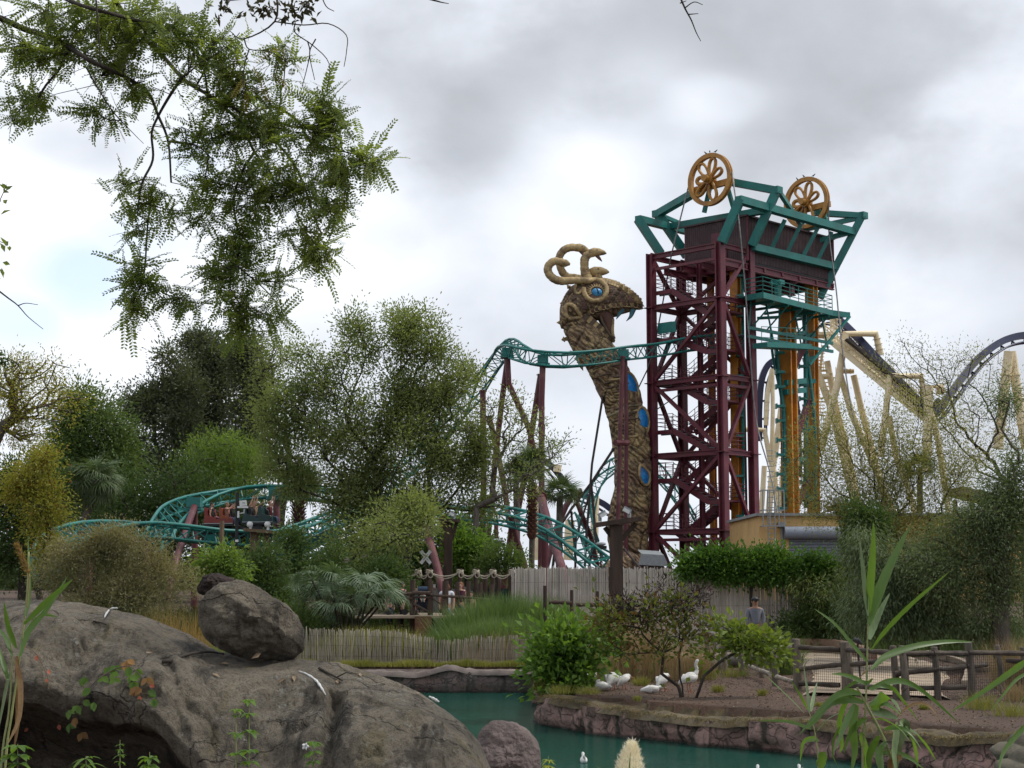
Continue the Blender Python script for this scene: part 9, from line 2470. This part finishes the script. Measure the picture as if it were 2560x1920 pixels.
for k_, (p_, R, s_) in enumerate(fronds):
 yel = abs(p_.x - P(1270 / 1.951, 1, D).x) < .25 and p_.z > P(1, 480 / 1.951, D).z - .25 and p_.z < P(1, 200 / 1.951, D).z and rng.random() < .5
 me = fr_y if yel else fr_m[k_ % 3]
 if k_ < 290:
  o = link_mesh('frond', me, ob, base=p_); o.rotation_euler = R.to_euler(); o.scale = (s_,) * 3
 else:
  key = me.name
  if key not in FV:
   v = np.zeros(len(me.vertices) * 3); me.vertices.foreach_get('co', v)
   FV[key] = (v.reshape(-1, 3), [tuple(pl_.vertices) for pl_ in me.polygons])
  v, pf_ = FV[key]
  vv = (v * s_) @ np.array(R).T + np.array(tuple(p_))
  rest.add(vv, [f_ for f_ in pf_ if len(f_) == 4], [f_ for f_ in pf_ if len(f_) == 3])
rest.build('foliage', lf_loc, ob, kind='stuff')
def bare_twig(label, lines, d, r, lv=0, cat='twig', seed=0, base=None, clump=None, mt=bark, leaf=lf_loc):
 o = thing('bare_twig' if not lv else 'leafy_twig', label, cat, P(*lines[0][0], d))
 mb = MB()
 for k_, l_ in enumerate(lines):
  cc = catmull([P(x, y, d) for x, y in l_], 4); mb.tube(cc, np.linspace(r if k_ == 0 else r * .6, r * .3, len(cc)), 5)
 mb.build('twig', mt, o, smooth=True)
 if lv:
  rng = np.random.default_rng(seed); pos = in_clumps(clump, lv, d, rng, .5, 0, sub=1); lb = MB()
  dd = rng.normal(size=(lv, 3)); dd[:, 2] -= .4
  leaves(lb, pos, dd, .05, .022, rng); lb.build('leaves', leaf, o)
 return o
C1 = lambda L_: [[c1(x, y) for x, y in l_] for l_ in L_]
bare_twig('dark bare twig with hanging tips at the top right of the leafy branch', C1([[(1350, -40), (1340, 105), (1190, 190), (1120, 150)], [(1340, 105), (1480, 122), (1600, 115), (1688, 170), (1690, 250), (1678, 325)], [(1440, 110), (1440, 160), (1530, 225), (1605, 310), (1595, 440)], [(1190, 190), (1215, 240), (1310, 250), (1405, 305)],
         [(1215, 240), (1190, 330), (1185, 480)], [(1500, 200), (1510, 270), (1470, 440)], [(1540, 190), (1510, 260), (1535, 390)], [(1310, 250), (1315, 320)], [(1560, -40), (1590, 30), (1630, 55)]]), 8.6, .007)
bare_twig('cluster of dark drooping oval leaves at the very top edge', C1([[(1040, -30), (1100, 0), (1250, -10), (1500, -20)]]), 8.4, .006, lv=150, seed=5, clump=[(*c1(1080, 30), 30, 24), (*c1(1280, 40), 60, 24), (*c1(1440, 60), 50, 30), (*c1(1500, 20), 24, 18)], cat='twig', leaf=LM('dark_oval_leaves', (0.020, 0.018, 0.010), (0.055, 0.050, 0.022), .25))
bare_twig('thin forked twig hanging from the top edge right of centre', [[(1695, -20), (1712, 20), (1728, 50), (1740, 80), (1752, 103)], [(1712, 20), (1735, 5), (1757, 12)], [(1700, 8), (1716, 2)], [(1720, 36), (1746, 34)]], 8.0, .006)
bare_twig('tiny twig tip at the top edge in the middle', [[(1060, -6), (1090, 2), (1105, 6), (1122, 9)]], 8.0, .006)
bare_twig('bare forked twig entering from the left edge above the trees', [[(-10, 722), (20, 745), (45, 764), (70, 792), (108, 823)], [(45, 764), (65, 758), (95, 762)]], 8.0, .005)
bare_twig('few small leafy sprigs at the left edge below the overhanging branch', [[(-20, 540), (0, 500), (18, 460)], [(-10, 560), (0, 600)], [(-10, 600), (20, 612)]], 8.0, .004, lv=26, seed=9, clump=[(4, 470, 16, 26), (2, 530, 8, 30), (10, 612, 18, 6), (2, 680, 6, 20)])
bare_twig('dark leafy sprig at the left edge above the yellow green tree', [[(-20, 900), (0, 895), (30, 905), (50, 912)]], 14.0, .006, lv=90, seed=10, clump=[(10, 905, 24, 16), (-10, 890, 20, 20)], leaf=lf_dark)
